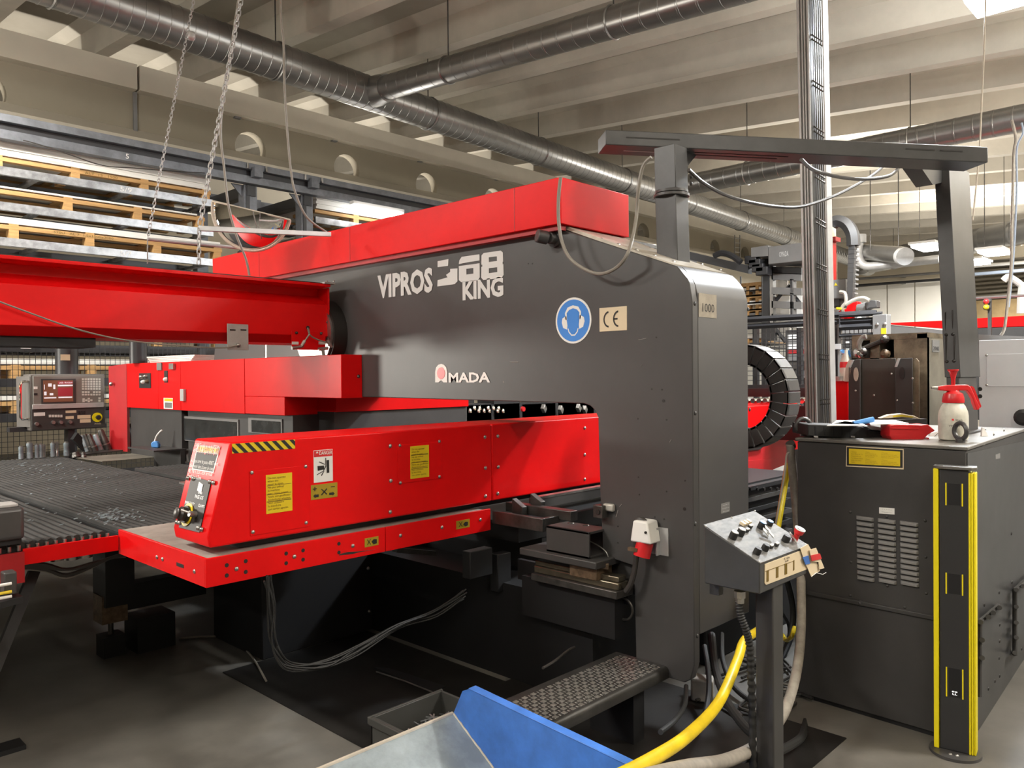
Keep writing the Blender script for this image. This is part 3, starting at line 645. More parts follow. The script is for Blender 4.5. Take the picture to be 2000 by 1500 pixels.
MB().box(f_.x-0.06, f_.x+0.06, f_.y-0.06, f_.y+0.06, 0, 0.12).build('foot_block', 'black', t)
MB().cyl((f_.x, f_.y, 0.12), (f_.x, f_.y, 0.2), 0.015, n=10).build('foot_screw', 'steel_dark', t)
MB().box(f_.x-0.07, f_.x+0.07, f_.y-0.07, f_.y+0.07, 0.2, 0.36).build('foot_bracket', 'brass_rust', t)
MB().box(f_.x-0.06, f_.x+0.10, f_.y-0.1, f_.y+0.10, 0.3, 0.8).build('stand_post', 'black', t)
MB().box(f_.x-0.02, qb.x, f_.y-0.05, f_.y+0.05, 0.25, 0.40).build('stand_beam', 'black', t)
f2 = at(290, 1262, 'z', 0)
MB().box(f2.x-0.1, f2.x+0.12, f2.y-0.1, f2.y+0.1, 0, 0.2).build('stand_block', 'black', t)
t = thing('floor_cable', 'thin dark cable lying on the floor in the shade', 'cable', tuple(at(400, 1250, 'z', 0)))
MB().tube(catmull([at(x, y, 'z', 0.008) for x, y in [(350, 1247), (400, 1243), (450, 1247), (490, 1280), (520, 1330)]], 6), 0.006, 6).build('cable', 'cable_grey', t)

MB().prism([(2.0, 0.9, 0), (3.0, 0.9, 0), (3.0, 1.35, 0), (3.5, 1.35, 0), (3.5, 2.9, 0), (2.95, 2.9, 0), (2.95, qb.y-0.01, 0), (2.0, qb.y-0.01, 0)], (0, 0, 0.004)).build('shade_sheet', 'shade_black', label='near-black sheet standing in for the floor shade before the machine', cat='shade sheet')  # dark sheet laid where the floor is only shaded
# brush beds (rows of tufted strips)
def brush_bed(name, label, x0, x1, y0, y1, group='brush beds of the feed table', z=TZ, step=0.036, m='brush'):
    t = thing(name, label, 'brush table', ((x0+x1)/2, (y0+y1)/2, z-0.12), group)
    MB().box(x0, x1, y0, y1, z-0.06, z-0.028).build('bed_plate', 'black', t)
    n = int((x1-x0)/step); first = None
    for k in range(n):
        x = x0+step*(k+0.5)
        if first is None:
            mb = MB(); L = y1-y0; m_ = int(L/0.16); pts = []
            for j in range(m_+1):
                yy = y0+L*j/m_; h = z-0.003+random.uniform(-0.003, 0.002)
                pts.append((yy, h))
            vs = []; fs = []
            for yy, h in pts: vs += [(-0.010, yy, z-0.028), (-0.0125, yy, h-0.004), (0.0, yy, h), (0.0125, yy, h-0.004), (0.010, yy, z-0.028)]
            for j in range(m_):
                for i in range(4): a = j*5+i; fs.append((a, a+1, a+6, a+5))
            fs += [(0, 1, 2, 3, 4), tuple(m_*5+i for i in (4, 3, 2, 1, 0))]
            mb.add(vs, fs); first = mb.build('brush_strip', m, t, origin=(0, 0, 0)); first.location = (x-t.location.x, 0, 0); 
            for v in first.data.vertices: v.co.x += t.location.x
        else: share(first, (x-t.location.x, 0, 0), t)
    return t
YF = TL_+0.02; YE = 8.1; X2 = at(265, 915, 'z', TZ).x
bedA = brush_bed('brush_bed', 'black brush bed left of the red corner, behind its own red edge strip', -0.35, TX-0.03, YF, 6.2)
XL = at(45, 1087, 'y', YF-0.02).x
zA = at(235, 1045, 'y', YF-0.02).z
e0 = at(235, 1045, 'y', YF-0.03); e1 = at(45, 1071, 'y', YF-0.03)
MB().box(e1.x, TX-0.005, YF-0.035, YF-0.02, at(235, 1074, 'y', YF-0.03).z, e0.z).build('edge_strip', 'red', bedA, bevel=0.001)
MB().box(e1.x-0.9, e1.x, YF-0.05, YF-0.03, e0.z-0.14, e0.z-0.01).build('end_bracket', 'red_dull', bedA)
for k in range(15): # little grey brush holders standing along the red strip
    x = TX-0.045-0.036*k*1.0
    MB().cyl((x, YF-0.012, TZ-0.035), (x, YF-0.012, TZ-0.012), 0.008, n=8).build('strip_clip', 'steel', bedA)
brush_bed('brush_bed', 'wide black brush bed in the middle, reaching to the steel dies', TX+0.02, X2-0.02, YF, YE)
brush_bed('brush_bed', 'narrow black brush bed next to the red turret guards', X2+0.02, XT+0.0, YF, y3-0.05)
bedD = brush_bed('brush_bed', 'dusty flat brush bed along the far end below the console', -0.35, TX-0.01, 6.25, YE, m='brush_worn')
for (p_, m_) in (([(40, 947), (120, 925), (200, 938), (110, 962)], 'brush_worn'), ([(205, 898), (262, 890), (300, 897), (225, 905)], 'brush_worn')): pass
t = thing('worn_mat', 'worn beige board lying flat on the brushes near the turret guards', 'board', tuple(at(200, 898, 'z', TZ)))
a_, b_ = at(150, 892, 'z', TZ), at(330, 893, 'z', TZ)
MB().prism([at(x, y, 'z', TZ+0.001) for x, y in [(143, 894), (200, 902), (330, 892), (290, 884)]], (0, 0, 0.004)).build('board', 'brush_worn', t)
# metal dust heaps as small chips on the brushes
t = thing('metal_chips', 'bright metal chips scattered over the brushes behind the red corner', 'metal chips', tuple(at(240, 1010, 'z', TZ)), kind='stuff')
mb = MB()
for k in range(160):
    px, py = random.choice([(random.gauss(215, 30), random.gauss(1008, 8)), (random.uniform(40, 240), random.uniform(905, 1030)), (random.gauss(95, 45), random.gauss(915, 10))])
    q = at(px, max(900, min(py, 1035)), 'z', TZ+0.004)
    if q.y > YE-0.2 or q.x > XT: continue
    mb.obox(q, (random.uniform(.003, .010), random.uniform(-.006, .006), .001), (random.uniform(-.003, .003), .003, 0), (0, 0, .002))
mb.build('chips', 'scoop_steel', t, kind='stuff')
# black carriage block on the left bed
t = thing('stop_block', 'dark rounded metal block standing on the brushes at the left edge', 'block', tuple(at(30, 1085, 'z', TZ)))
q0_ = at(50, 1062, 'z', TZ); hz = at(50, 990, 'x', q0_.x).z
MB().box(q0_.x-0.5, q0_.x, q0_.y, q0_.y+0.14, TZ+0.02, hz).build('block_body', 'box_grey', t, bevel=0.018, seg=3)
MB().box(q0_.x-0.5, q0_.x-0.01, q0_.y+0.02, q0_.y+0.12, TZ, TZ+0.02).build('block_foot', 'black', t)
MB().box(q0_.x-0.11, q0_.x-0.02, q0_.y+0.02, q0_.y+0.12, hz, hz+0.015).build('block_cap', 'galv_light', t, bevel=0.004)
MB().box(q0_.x-0.5, q0_.x-0.12, q0_.y+0.05, q0_.y+0.12, hz, hz+0.02).build('rack_bar', 'brass_rust', t)
MB().box(q0_.x-0.5, q0_.x-0.147, q0_.y-0.0015, q0_.y, TZ+0.085, TZ+0.11).build('block_label', 'white', t)
# bundle under the left bed, sloping strut and plug
t = thing('cable_bundle', 'bundle of brown and black cables slung under the left brush bed', 'cables', tuple(at(120, 1100, 'y', YF+0.1)))
for k in range(7):
    pth = [(-20, 1096+k*3), (40, 1098+k*2), (90, 1102+k*2.2), (130, 1112+k*(2.6 if k > 3 else 0)), (180, 1100+k*1.2), (215, 1090), (245, 1080+k)]
    MB().tube(catmull([at(x, y, 'y', YF+0.1+0.01*k) for x, y in pth], 4), 0.008, 6).build('cable', random.choice(['cable_dark', 'cable_dark', 'cable_grey']), t)
for k, (px, py) in enumerate([(110, 1082), (140, 1080), (166, 1076)]):
    q = at(px, py, 'y', YF+0.15); MB().cyl(q+Vector((0, 0, -0.03)), q+Vector((0, 0, 0.05)), 0.032, n=14).build('roller_cup', 'steel', t)
t = thing('sloping_strut', 'black flat strut sloping down to the floor at the lower left', 'strut', tuple(at(8, 1290, 'z', 0.0)))
a_, b_ = at(68, 1112, 'y', 4.1), at(-20, 1330, 'y', 3.95)
MB().obox((a_+b_)/2, (a_-b_)/2, (0.026, 0, 0.006), (0, 0.015, 0)).build('strut_bar', 'black', t)
MB().box(b_.x-0.05, b_.x+0.12, 3.9, 4.0, 0.0, 0.02).build('strut_foot', 'black', t)
t = thing('cable_plug', 'dark cable plug with white and yellow wires at the left edge', 'plug', tuple(at(18, 1160, 'y', 3.6)))
q = at(17, 1146, 'y', 3.6)
MB().box(q.x-0.02, q.x+0.025, 3.58, 3.64, q.z-0.03, q.z+0.06).build('plug_body', 'charcoal_dark', t, bevel=0.006)
MB().obox(q+Vector((0, 0, -0.055)), (0.04, 0, 0.004), (0, 0.04, 0), (0, 0, 0.012)).build('plug_ring', 'black', t)
for dz, m_ in ((0.02, 'white'), (-0.012, 'yellow'), (-0.03, 'white')): MB().tube([q+Vector((-0.14, -0.04, dz)), q+Vector((-0.0, -0.04, dz))], 0.006, 8).build('wire', m_, t)

# ================================================================== CARRIAGE (long red box)
YC = TY+0.05; ZT = at(450, 864, 'y', YC).z; ZB = at(410, 1071, 'y', YC).z
YCB = at(381, 860, 'x', at(450, 864, 'y', YC).x).y
cr = thing('sheet_carriage', 'long red box carriage with a sloping control end, reaching through the frame throat', 'carriage', (2.6, YC+0.2, ZB))
def onY(px, py): q = at(px, py, 'y', YC); return (q.x, YC, q.z)
XS = at(960, 830, 'y', YC).x; XE = at(1556, 790, 'y', YC).x
xT, xM, xB = onY(450, 864)[0], onY(406, 1050), onY(410, 1071)
ys_ = YCB-YC
MB().prism([(xT, YC, ZT), xM, (xB[0], YC, ZB), (XS-0.002, YC, ZB), (XS-0.002, YC, ZT)], (0, ys_, 0)).build('carriage_box', 'red', cr, bevel=0.008, seg=3)
MB().prism([(XS+0.002, YC, ZT), (XS+0.002, YC, ZB), (XE+0.1, YC, ZB), (XE+0.25, YC, ZB+0.2), (XE+0.22, YC, ZT-0.06), (XE, YC, ZT)], (0, ys_, 0)).build('carriage_box', 'red', cr, bevel=0.008, seg=3)
MB().box(xB[0]+0.15, XE, YC+0.06, YCB-0.03, TZ-0.004, ZB+0.002).build('slide_shoe', 'black', cr)
for pts in ([(762, 871), (763, 939), (762, 1000), (947, 853.5), (948, 914), (948, 969), (972, 852), (973, 912), (972, 964), (1142, 836), (1142, 888), (1142, 936)],):
    bolts('bolt', 'y', YC, pts, 0.011, 'steel', cr, 0.6)
for (pb, bp) in (((487, 920, 605, 1028), [(492, 923), (597, 911), (494, 1039), (598, 1021)]), ((776, 869, 862, 934), [(781, 870), (858, 862), (782, 943), (858, 931)])):
    pl = decal('access_plate', 'y', YC, pb, 'red', cr, 0.003, bevel=0.0015)
    bolts('plate_bolt', 'y', YC-0.003, bp, 0.009, 'steel', pl, 0.6)
INS = 'Do not operate\nwhen the\ncover is open.\nNe pas utiliser\nla machine\navec capot ouvert.\nNicht mit geoffneter\nAbdeckung arbeiten.\nNon utilizzare\nla macchina\ncon carter aperto.'
for (bb_, tt_) in (((519, 928, 571, 997), (522, 932, 568, 992)), ((801, 872, 838, 931), (803, 876, 836, 927))):
    lb = decal('instruction_label', 'y', YC-0.003, bb_, 'yellow', cr, 0.0015, bevel=0.001, label='yellow label with lines of small print')
    dtext('instructions', INS, 'y', YC-0.0035, tt_, 'ink_brown', lb, align='LEFT')
    x0_, y0_, x1_, y1_ = bb_
    for fr_ in (0.27, 0.52, 0.72): decal('rule_line', 'y', YC-0.0045, (x0_+2, y0_+(y1_-y0_)*fr_+2.3, x1_-2, y0_+(y1_-y0_)*fr_-2.5), 'ink_brown', lb, 0.0005)
# hazard tape along the top edge
x0_, x1_, z0_, z1_ = rect('y', YC, 453, 867, 576, 876); hz_ = decal('hazard_tape', 'y', YC, (453, 867, 576, 876), 'yellow', cr, 0.0015)
mb = MB(); n = 7; w_ = (x1_-x0_)/n; sl = w_*0.95
for k in range(-1, n):
    pts = [(x0_+w_*k+0.3*w_, z1_), (x0_+w_*k+0.78*w_, z1_), (x0_+w_*k+0.78*w_+sl, z0_), (x0_+w_*k+0.3*w_+sl, z0_)]
    cl = []
    def clip(poly, f):
        o = []
        for i in range(len(poly)):
            a1, b1 = poly[i], poly[(i+1) % len(poly)]; fa, fb = f(a1), f(b1)
            if fa >= 0: o.append(a1)
            if fa*fb < 0: tt = fa/(fa-fb); o.append((a1[0]+(b1[0]-a1[0])*tt, a1[1]+(b1[1]-a1[1])*tt))
        return o
    pts = clip(clip(pts, lambda p: p[0]-x0_), lambda p: x1_-p[0])
    if len(pts) > 2: mb.prism([(x, YC-0.0022, z) for x, z in pts], (0, 0.0007, 0))
mb.build('tape_stripes', 'ink', hz_)
# danger label with pictogram
dl = decal('danger_label', 'y', YC, (612, 880, 650, 939), 'white', cr, 0.0015, bevel=0.001, label='white danger label with crushed hand pictogram')
decal('label_head', 'y', YC-0.0015, (613, 881, 649, 890), 'red_plastic', dl, 0.0006)
dtext('danger_word', 'DANGER', 'y', YC-0.001, (623, 881.5, 648, 886.5), 'white', dl, bold=0.01)
def onp(name, polys, m, par, dy=0.0032):
    mb = MB()
    for p in polys: mb.prism([at(x, y, 'y', YC-dy) for x, y in p], (0, 0.0006, 0))
    return mb.build(name, m, par)
onp('warning_triangle', [[(617, 885.5), (619.5, 881.0), (622, 885)]], 'white', dl, 0.0032)
def z8(x, y): return (330+x/5.714, 850+y/5.714)
onp('hand_symbol', [[z8(1658, 345), z8(1730, 338), z8(1735, 380), z8(1662, 398)], [z8(1760, 280), z8(1787, 274), z8(1790, 418), z8(1762, 422)], [z8(1675, 300), z8(1680, 294), z8(1742, 322), z8(1738, 330)],
    [z8(1746, 252), z8(1754, 252), z8(1755, 350), z8(1728, 400), z8(1722, 395), z8(1747, 345)], [z8(1650, 440), z8(1716, 400), z8(1720, 406), z8(1654, 446)], [z8(1698, 450), z8(1728, 396), z8(1735, 400), z8(1706, 455)]], 'ink', dl)
xl = decal('axis_label', 'y', YC, (607, 948, 659, 970), 'ochre', cr, 0.0015, bevel=0.001)
onp('axis_marks', [[z8(1605, 598), z8(1652, 592), z8(1652, 602), z8(1606, 608)], [z8(1625, 578), z8(1634, 577), z8(1634, 624), z8(1625, 626)], [z8(1808, 572), z8(1852, 567), z8(1852, 576), z8(1808, 581)],
    [z8(1612, 680), z8(1635, 655), z8(1635, 665), z8(1672, 660), z8(1672, 688), z8(1635, 694), z8(1635, 703)], [z8(1850, 650), z8(1828, 630), z8(1828, 638), z8(1790, 643), z8(1790, 668), z8(1828, 665), z8(1828, 675)],
    [z8(1698, 604), z8(1708, 600), z8(1768, 655), z8(1760, 664)], [z8(1760, 592), z8(1768, 600), z8(1708, 672), z8(1698, 664)]], 'ink', xl)
# sloping end face: label and control panel (plane through the front edge, parallel to Y)
E0 = Vector((xT, 0, ZT)); E1 = Vector((xM[0], 0, xM[2])); ed = (E1-E0)
en = Vector((ed.z, 0, -ed.x)).normalized()
if en.x > 0: en = -en
def onE(px, py, lift=0.0):
    d = RT*((px-1000)/FPX)+DN*((py-750)/FPX)+_f; P = E0+en*lift
    return CAM+d*((P-CAM).dot(en)/d.dot(en))
def eplate(name, px, m, par, lift=0.002, t=0.002, bevel=0):
    mb = MB(); mb.prism([onE(x, y, lift) for x, y in px], -en*t); return mb.build(name, m, par, bevel=bevel)
al = eplate('attention_label', [(386, 869), (430, 874), (417, 924), (375, 917)], 'white', cr, 0.0015, 0.0014)
eplate('label_head', [(387, 871), (428, 875.5), (424.5, 886), (384.5, 881.5)], 'yellow', al, 0.002, 0.0008)
eplate('label_field', [(384, 883), (424, 887.5), (415.5, 921), (377, 915)], 'ink', al, 0.002, 0.0008)
eu = -ed.normalized()
def etext(name, body, p, wd, ht, m, par, lift=0.003, align='CENTER'):
    return text(name, body, onE(*p, lift), (0, -1, 0), eu, wd, ht, m, par, 0, align)
etext('label_word', 'ATTENTION', (406.5, 878.5), 0.20, 0.042, 'red_dull', al)
etext('label_print', 'L\'ARRET se fait en cas de BESOIN\net RELACHER le poste de Travail.\n\nA chaque arret du poste ARRET avant\nd\'intervenir dans la zone de travail\nMETTRE le SELECTEUR de mode\nTravail dans la Zone', (399, 902), 0.25, 0.15, 'white', al, 0.0045, 'LEFT')
cp = eplate('control_panel', [(374, 930), (412, 940), (389, 1040), (349, 1030)], 'ink', cr, 0.004, 0.004)
etext('panel_print', 'EMERGENCY        CLAMPS', (380, 985), 0.18, 0.012, 'lettering', cp, 0.006)
etext('panel_print', 'Ollau\nPAGE LOS', (390, 966), 0.075, 0.035, 'lettering', cp, 0.006)
for p_ in ((367, 934), (378, 935), (410, 941), (417, 943), (346, 1020), (351, 1021), (387, 1031), (394, 1034)):
    q = onE(*p_, 0.004); MB().dome(q, en, 0.010, 0.009, 10).build('panel_screw', 'steel', cp)
q = onE(366, 1005, 0.005); mb = MB(); u_, v_ = ortho(en); mb.cyl(q, q+en*0.003, 0.048, n=28); mb.build('stop_ring', 'yellow', cp)
MB().cyl(q+en*0.002, q+en*0.012, 0.036, n=24).build('stop_base', 'ink', cp)
MB().lathe(q+en*0.01, en, [(0.028, 0), (0.030, 0.02), (0.022, 0.028), (0.024, 0.038), (0.016, 0.043)], 20).build('stop_button', 'steel_dark', cp)
q = onE(383, 1005, 0.005); MB().cyl(q, q+en*0.03, 0.012, n=12).build('toggle_switch', 'steel', cp)
MB().cyl(q+en*0.01, q+en*0.055+Vector((0, 0.02, 0.01)), 0.005, n=8).build('toggle_lever', 'steel', cp)
for k in range(4): q = onE(388+2*k, 950+1.5*k, 0.005); MB().obox(q, (0, 0.004, 0), eu*0.018, en*0.001).build('panel_mark', 'lettering', cp)
# drawer-like dark box behind the carriage end
t = thing('track_box', 'dark slotted box tucked behind the sloping carriage end', 'box', tuple(at(345, 1040, 'z', TZ)))
q = at(332, 1035, 'x', TX+0.13); 
MB().box(TX+0.13, TX+0.33, YCB+0.01, YCB+0.13, TZ, TZ+0.235).build('box_body', 'charcoal_dark', t)
MB().box(TX+0.12, TX+0.34, YCB+0.005, YCB+0.14, TZ+0.235, TZ+0.243).build('box_rim', 'steel', t)

# ================================================================== CLAMPS, RAIL AND SLIDE right of the table
cl = thing('work_clamp', 'dark steel clamp frame with wedge blocks right of the red strip', 'clamp', (3.0, 2.7, 0.75))
Xc = 2.955
def ybox(name, X, tlp, brp, depth, m, par, bevel=0.003, full=None):
    """box whose -X face runs from tlp (top left) to brp (bottom right), going depth into +X"""
    a1, b1 = at(*tlp, 'x', X), at(*brp, 'x', X)
    return MB().box(X, X+depth, a1.y, b1.y, b1.z, a1.z).build(name, m, par, bevel=bevel)
ya_, yb_ = at(961, 998, 'x', Xc), at(1060, 1040, 'x', Xc); zt_ = ya_.z; zb2 = yb_.z
MB().box(Xc, Xc+0.025, yb_.y, ya_.y, zb2, zt_).build('near_bar', 'steel_dark', cl, bevel=0.003)
xr_ = at(1096, 1004, 'y', yb_.y).x
MB().box(Xc+0.025, xr_, yb_.y, yb_.y+0.03, zb2+0.0, zt_).build('end_bar', 'steel_dark', cl, bevel=0.003)
MB().box(xr_-0.02, xr_+0.035, yb_.y-0.08, ya_.y+0.02, zt_-0.02, zt_+0.03).build('far_bar', 'steel_dark', cl, bevel=0.003)
for px, py, X in ((1000, 985, Xc+0.07), (1036, 975, Xc+0.16)):
    q = at(px, py, 'x', X)
    MB().prism([(X, q.y, q.z+0.03), (X, q.y-0.075, q.z-0.008), (X, q.y-0.075, q.z-0.065), (X, q.y, q.z-0.065)], (0.035, 0, 0)).build('wedge_block', 'steel_dark', cl, bevel=0.002)
q = at(1110, 1035, 'x', xr_+0.0); MB().cyl(q, q+Vector((0, 0, -0.06)), 0.02, n=8).build('clamp_nut', 'brass_rust', cl)
MB().box(q.x-0.03, q.x+0.03, q.y-0.06, q.y+0.05, q.z, q.z+0.03).build('clamp_foot', 'steel_dark', cl)
rl = thing('guide_rail', 'long dark rail with bright top running under the red carriage', 'rail', (4, 2.9, 0.8))
a_ = at(1052, 975, 'y', 2.86); b_ = at(1169, 951, 'y', 2.86)
MB().box(a_.x, 5.5, 2.86, 2.93, a_.z-0.05, a_.z).build('rail_body', 'charcoal_dark', rl)
MB().box(a_.x, 5.5, 2.858, 2.90, a_.z, a_.z+0.012).build('rail_face', 'steel', rl)
MB().box(3.1, 5.3, 2.94, 3.5, 0.70, 0.80).build('rail_bed', 'black', rl)
sl_ = thing('slide_unit', 'black channel bracket on a worn bronze coloured linear slide', 'slide', (3.0, 2.3, 0.4))
Xs = 2.90
a_ = at(1037, 1113, 'x', Xs); b_ = at(1204, 1172, 'x', Xs); hh = at(1037, 1135, 'x', Xs).z
yF_ = b_.y; zlo = b_.z; zhi = at(1204, 1157, 'x', Xs).z
MB().box(Xs, Xs+0.13, yF_, a_.y, zlo, zhi).build('slide_base', 'steel_dark', sl_, bevel=0.003)
MB().box(Xs+0.02, Xs+0.10, yF_+0.005, a_.y, zhi, zhi+0.035).build('slide_rail', 'rail_metal', sl_, bevel=0.006)
MB().box(Xs+0.03, Xs+0.09, yF_+0.01, a_.y, zhi+0.035, zhi+0.06).build('slide_rail', 'rail_metal', sl_, bevel=0.004)
ym1, ym2 = at(1112, 1100, 'x', Xs).y, at(1165, 1120, 'x', Xs).y
MB().box(Xs+0.0, Xs+0.12, ym2, ym1, zhi+0.03, zhi+0.09).build('slide_carriage', 'brass_rust', sl_, bevel=0.004)
MB().box(Xs-0.03, Xs+0.19, ym2-0.02, a_.y+0.05, zhi+0.09, zhi+0.125).build('mount_plate', 'charcoal_dark', sl_, bevel=0.005)
zt3 = at(1067, 1040, 'x', Xs).z
yA, yB = at(1067, 1040, 'x', Xs).y, at(1150, 1050, 'x', Xs).y
zt3 = at(1150, 1040, 'x', Xs).z
for (bx) in ((Xs, Xs+0.012, yB, yA, zhi+0.125, zt3), (Xs+0.15, Xs+0.162, yB, yA, zhi+0.125, zt3), (Xs, Xs+0.162, yB, yA, zt3-0.012, zt3), (Xs, Xs+0.162, yB, yA, zhi+0.125, zhi+0.137)):
    MB().box(*bx).build('channel_wall', 'charcoal_dark', sl_, bevel=0.002)
for px, py in ((1144, 1026), (1115, 1022)): q = at(px, py, 'z', zt3); MB().dome(q, (0, 0, 1), 0.018, 0.006, 12).build('channel_bolt', 'steel_dark', sl_)
MB().tube(catmull([at(x, y, 'x', Xs+0.1) for x, y in [(1152, 1057), (1172, 1068), (1185, 1080), (1188, 1095), (1178, 1103)]], 5), 0.003, 6).build('grease_line', 'steel', sl_)
MB().obox(at(1178, 1104, 'x', Xs+0.06), (0.02, 0.015, 0), (-0.01, 0.025, 0), (0, 0, 0.014)).build('grease_fitting', 'brass_rust', sl_, bevel=0.003)
MB().box(Xs+0.14, X0+0.0, yF_+0.02, a_.y+0.2, zlo-0.05, zhi+0.02).build('slide_bracket', 'black', sl_)
mb = MB(); mb.box(Xs+0.04, X0, yF_+0.04, a_.y+0.1, zlo-0.20, zlo).build('hanger_plate', 'black', sl_)
q = at(1216, 1190, 'x', X0-0.02); MB().tube([(X0-0.012, q.y+0.05*math.cos(a2*PI/12), q.z+0.05*math.sin(a2*PI/12)) for a2 in range(24)], 0.006, 6, closed=True).build('cable_ring', 'steel_dark', sl_)
lt = thing('side_latch', 'small steel latch block with grease on the left edge of the charcoal column', 'latch', tuple(at(1175, 1000, 'x', X0-0.03)))
q = at(1168, 1000, 'x', X0-0.05); MB().box(X0-0.05, X0, q.y-0.025, q.y+0.03, q.z-0.03, q.z+0.03).build('latch_block', 'steel_dark', lt, bevel=0.003)
MB().cyl((X0-0.055, q.y+0.0, q.z), (X0-0.05, q.y, q.z), 0.012, n=12).build('latch_pin', 'ink', lt)
q = at(1185, 992, 'x', X0-0.03); MB().obox((X0-0.012, q.y, q.z), (0.012, 0, 0), (0, 0.03, 0), (0, 0, 0.018)).build('latch_cap', 'table_metal', lt, bevel=0.008)

# ================================================================== RED CROSSBEAM upper left
YBM = 4.42
bm_ = thing('red_crossbeam', 'long red channel beam hung across the upper left, ending at the flank', 'beam', (1.5, YBM, 1.85))
zt_ = at(649, 556, 'y', YBM).z; za = at(640, 563, 'y', YBM).z; xe = at(649, 600, 'y', YBM).x-0.0
zb_ = at(0, 552, 'y', YBM+0.03).z; zc_ = at(0, 634, 'y', YBM+0.03).z; zd_ = at(0, 655, 'y', YBM+0.1).z
zt_ = at(0, 497, 'y', YBM).z
prof = [(YBM, zt_), (YBM, zt_-0.018), (YBM+0.15, zt_-0.022), (YBM+0.15, zb_+0.06), (YBM+0.04, zb_), (YBM+0.03, zc_), (YBM+0.10, zd_), (YBM+0.42, zd_), (YBM+0.42, zt_)]
MB().prism([(-2.0, y, z) for y, z in prof], (xe+2.0-0.012, 0, 0)).build('channel', 'red', bm_, bevel=0.002)
MB().prism([(xe-0.012, y, z) for y, z in [(YBM+0.03, zt_-0.02), (YBM+0.03, zc_), (YBM+0.1, zd_), (YBM+0.42, zd_), (YBM+0.42, zt_-0.02)]], (0.012, 0, 0)).build('end_plate', 'red', bm_, bevel=0.002)
MB().box(xe-0.06, xe+0.02, YBM-0.01, YBM+0.3, zt_+0.001, zt_+0.012).build('top_shim', 'galv_light', bm_)
MB().box(-2.0, xe-0.06, YBM+0.02, YBM+0.1, zt_+0.001, zt_+0.008).build('top_rail', 'ink', bm_)
for px in (638, 652): MB().dome(at(px, 550, 'z', zt_+0.012), (0, 0, 1), 0.008, 0.008, 8).build('shim_bolt', 'steel', bm_)
MB().box(-2.0, xe-1.4, YBM+0.12, YBM+0.38, zd_-0.05, zd_).build('lower_rail', 'black', bm_)
h = decal('hanging_plate', 'y', YBM+0.02, (443, 632, 485, 684), 'galv_light', bm_, 0.004, bevel=0.002, label='small grey metal plate with two slots')
for px in (452, 473): decal('plate_slot', 'y', YBM+0.015, (px-3, 643, px+8, 646), 'ink', h, 0.002)
MB().dome(at(465, 674, 'y', YBM+0.015), (0, -1, 0), 0.014, 0.02, 10).build('cable_gland', 'steel', h)
MB().tube(catmull([at(x, y, 'y', YBM+0.0) for x, y in [(-20, 582), (60, 612), (140, 640), (220, 660), (300, 671), (390, 678), (440, 679), (465, 674)]], 6), 0.0045, 6).build('loose_cable', 'cable_grey', bm_)
h = decal('sensor_plate', 'y', YBM+0.02, (569, 646, 635, 684), 'red', bm_, 0.004, bevel=0.001)
for px, py in ((579, 650), (627, 651)): MB().dome(at(px, py, 'y', YBM+0.012), (0, -1, 0), 0.010, 0.012, 10).build('plate_screw', 'steel_dark', h)
for px in (570, 622): decal('sensor_tag', 'y', YBM+0.014, (px, 667, px+13, 673), 'white', h, 0.001)
for pth in ([(601, 640), (604, 652), (594, 668), (590, 678), (570, 680)], [(601, 640), (606, 655), (622, 664), (640, 670), (642, 676)]):
    MB().tube(catmull([at(x, y, 'y', YBM-0.02) for x, y in pth], 6), 0.005, 6).build('sensor_cable', 'cable_grey', h)
for (x1_, y1_, x2_, y2_) in ((570, 680, 588, 677), (588, 677, 595, 666), (622, 682, 640, 680), (640, 664, 648, 678), (630, 680, 632, 694)):
    MB().cyl(at(x1_, y1_, 'y', YBM-0.03), at(x2_, y2_, 'y', YBM-0.03), 0.011, n=10).build('sensor_barrel', 'steel', h)
q = at(601, 640, 'y', YBM+0.028); MB().cyl(q, q+Vector((0, -0.004, 0)), 0.012, n=12).build('cable_hole', 'ink', h)
# hangers of the beam: columns below it
for px, w_ in ((130, 0.10), (270, 0.075)):
    t = thing('support_column', ['black column standing behind the console under the red crossbeam', 'black column at the left end of the red guard boxes'][px > 200], 'column', tuple(at(px, 800, 'y', 8.5 if px < 200 else 7.6)))
    Y_ = 8.45 if px < 200 else 7.5
    q = at(px, 668, 'y', Y_); q2 = at(px, 665, 'y', Y_)
    MB().cyl((q.x, Y_, 1.62 if px < 200 else ztop), (q.x, Y_, 2.12), w_, n=24).build('column_tube', 'rack_black', t)
    if px < 200:
        MB().cyl((q.x, Y_, 2.02), (q.x, Y_, 2.1), w_*1.35, n=24).build('column_collar', 'rack_black', t)
        decal('column_label', 'y', Y_-w_-0.005, (118, 692, 137, 704), 'cream', t, 0.002)
    MB().box(q.x-0.3, q.x+0.35, Y_-0.14, Y_+0.14, 2.12, 2.19).build('column_head', 'charcoal_dark', t)

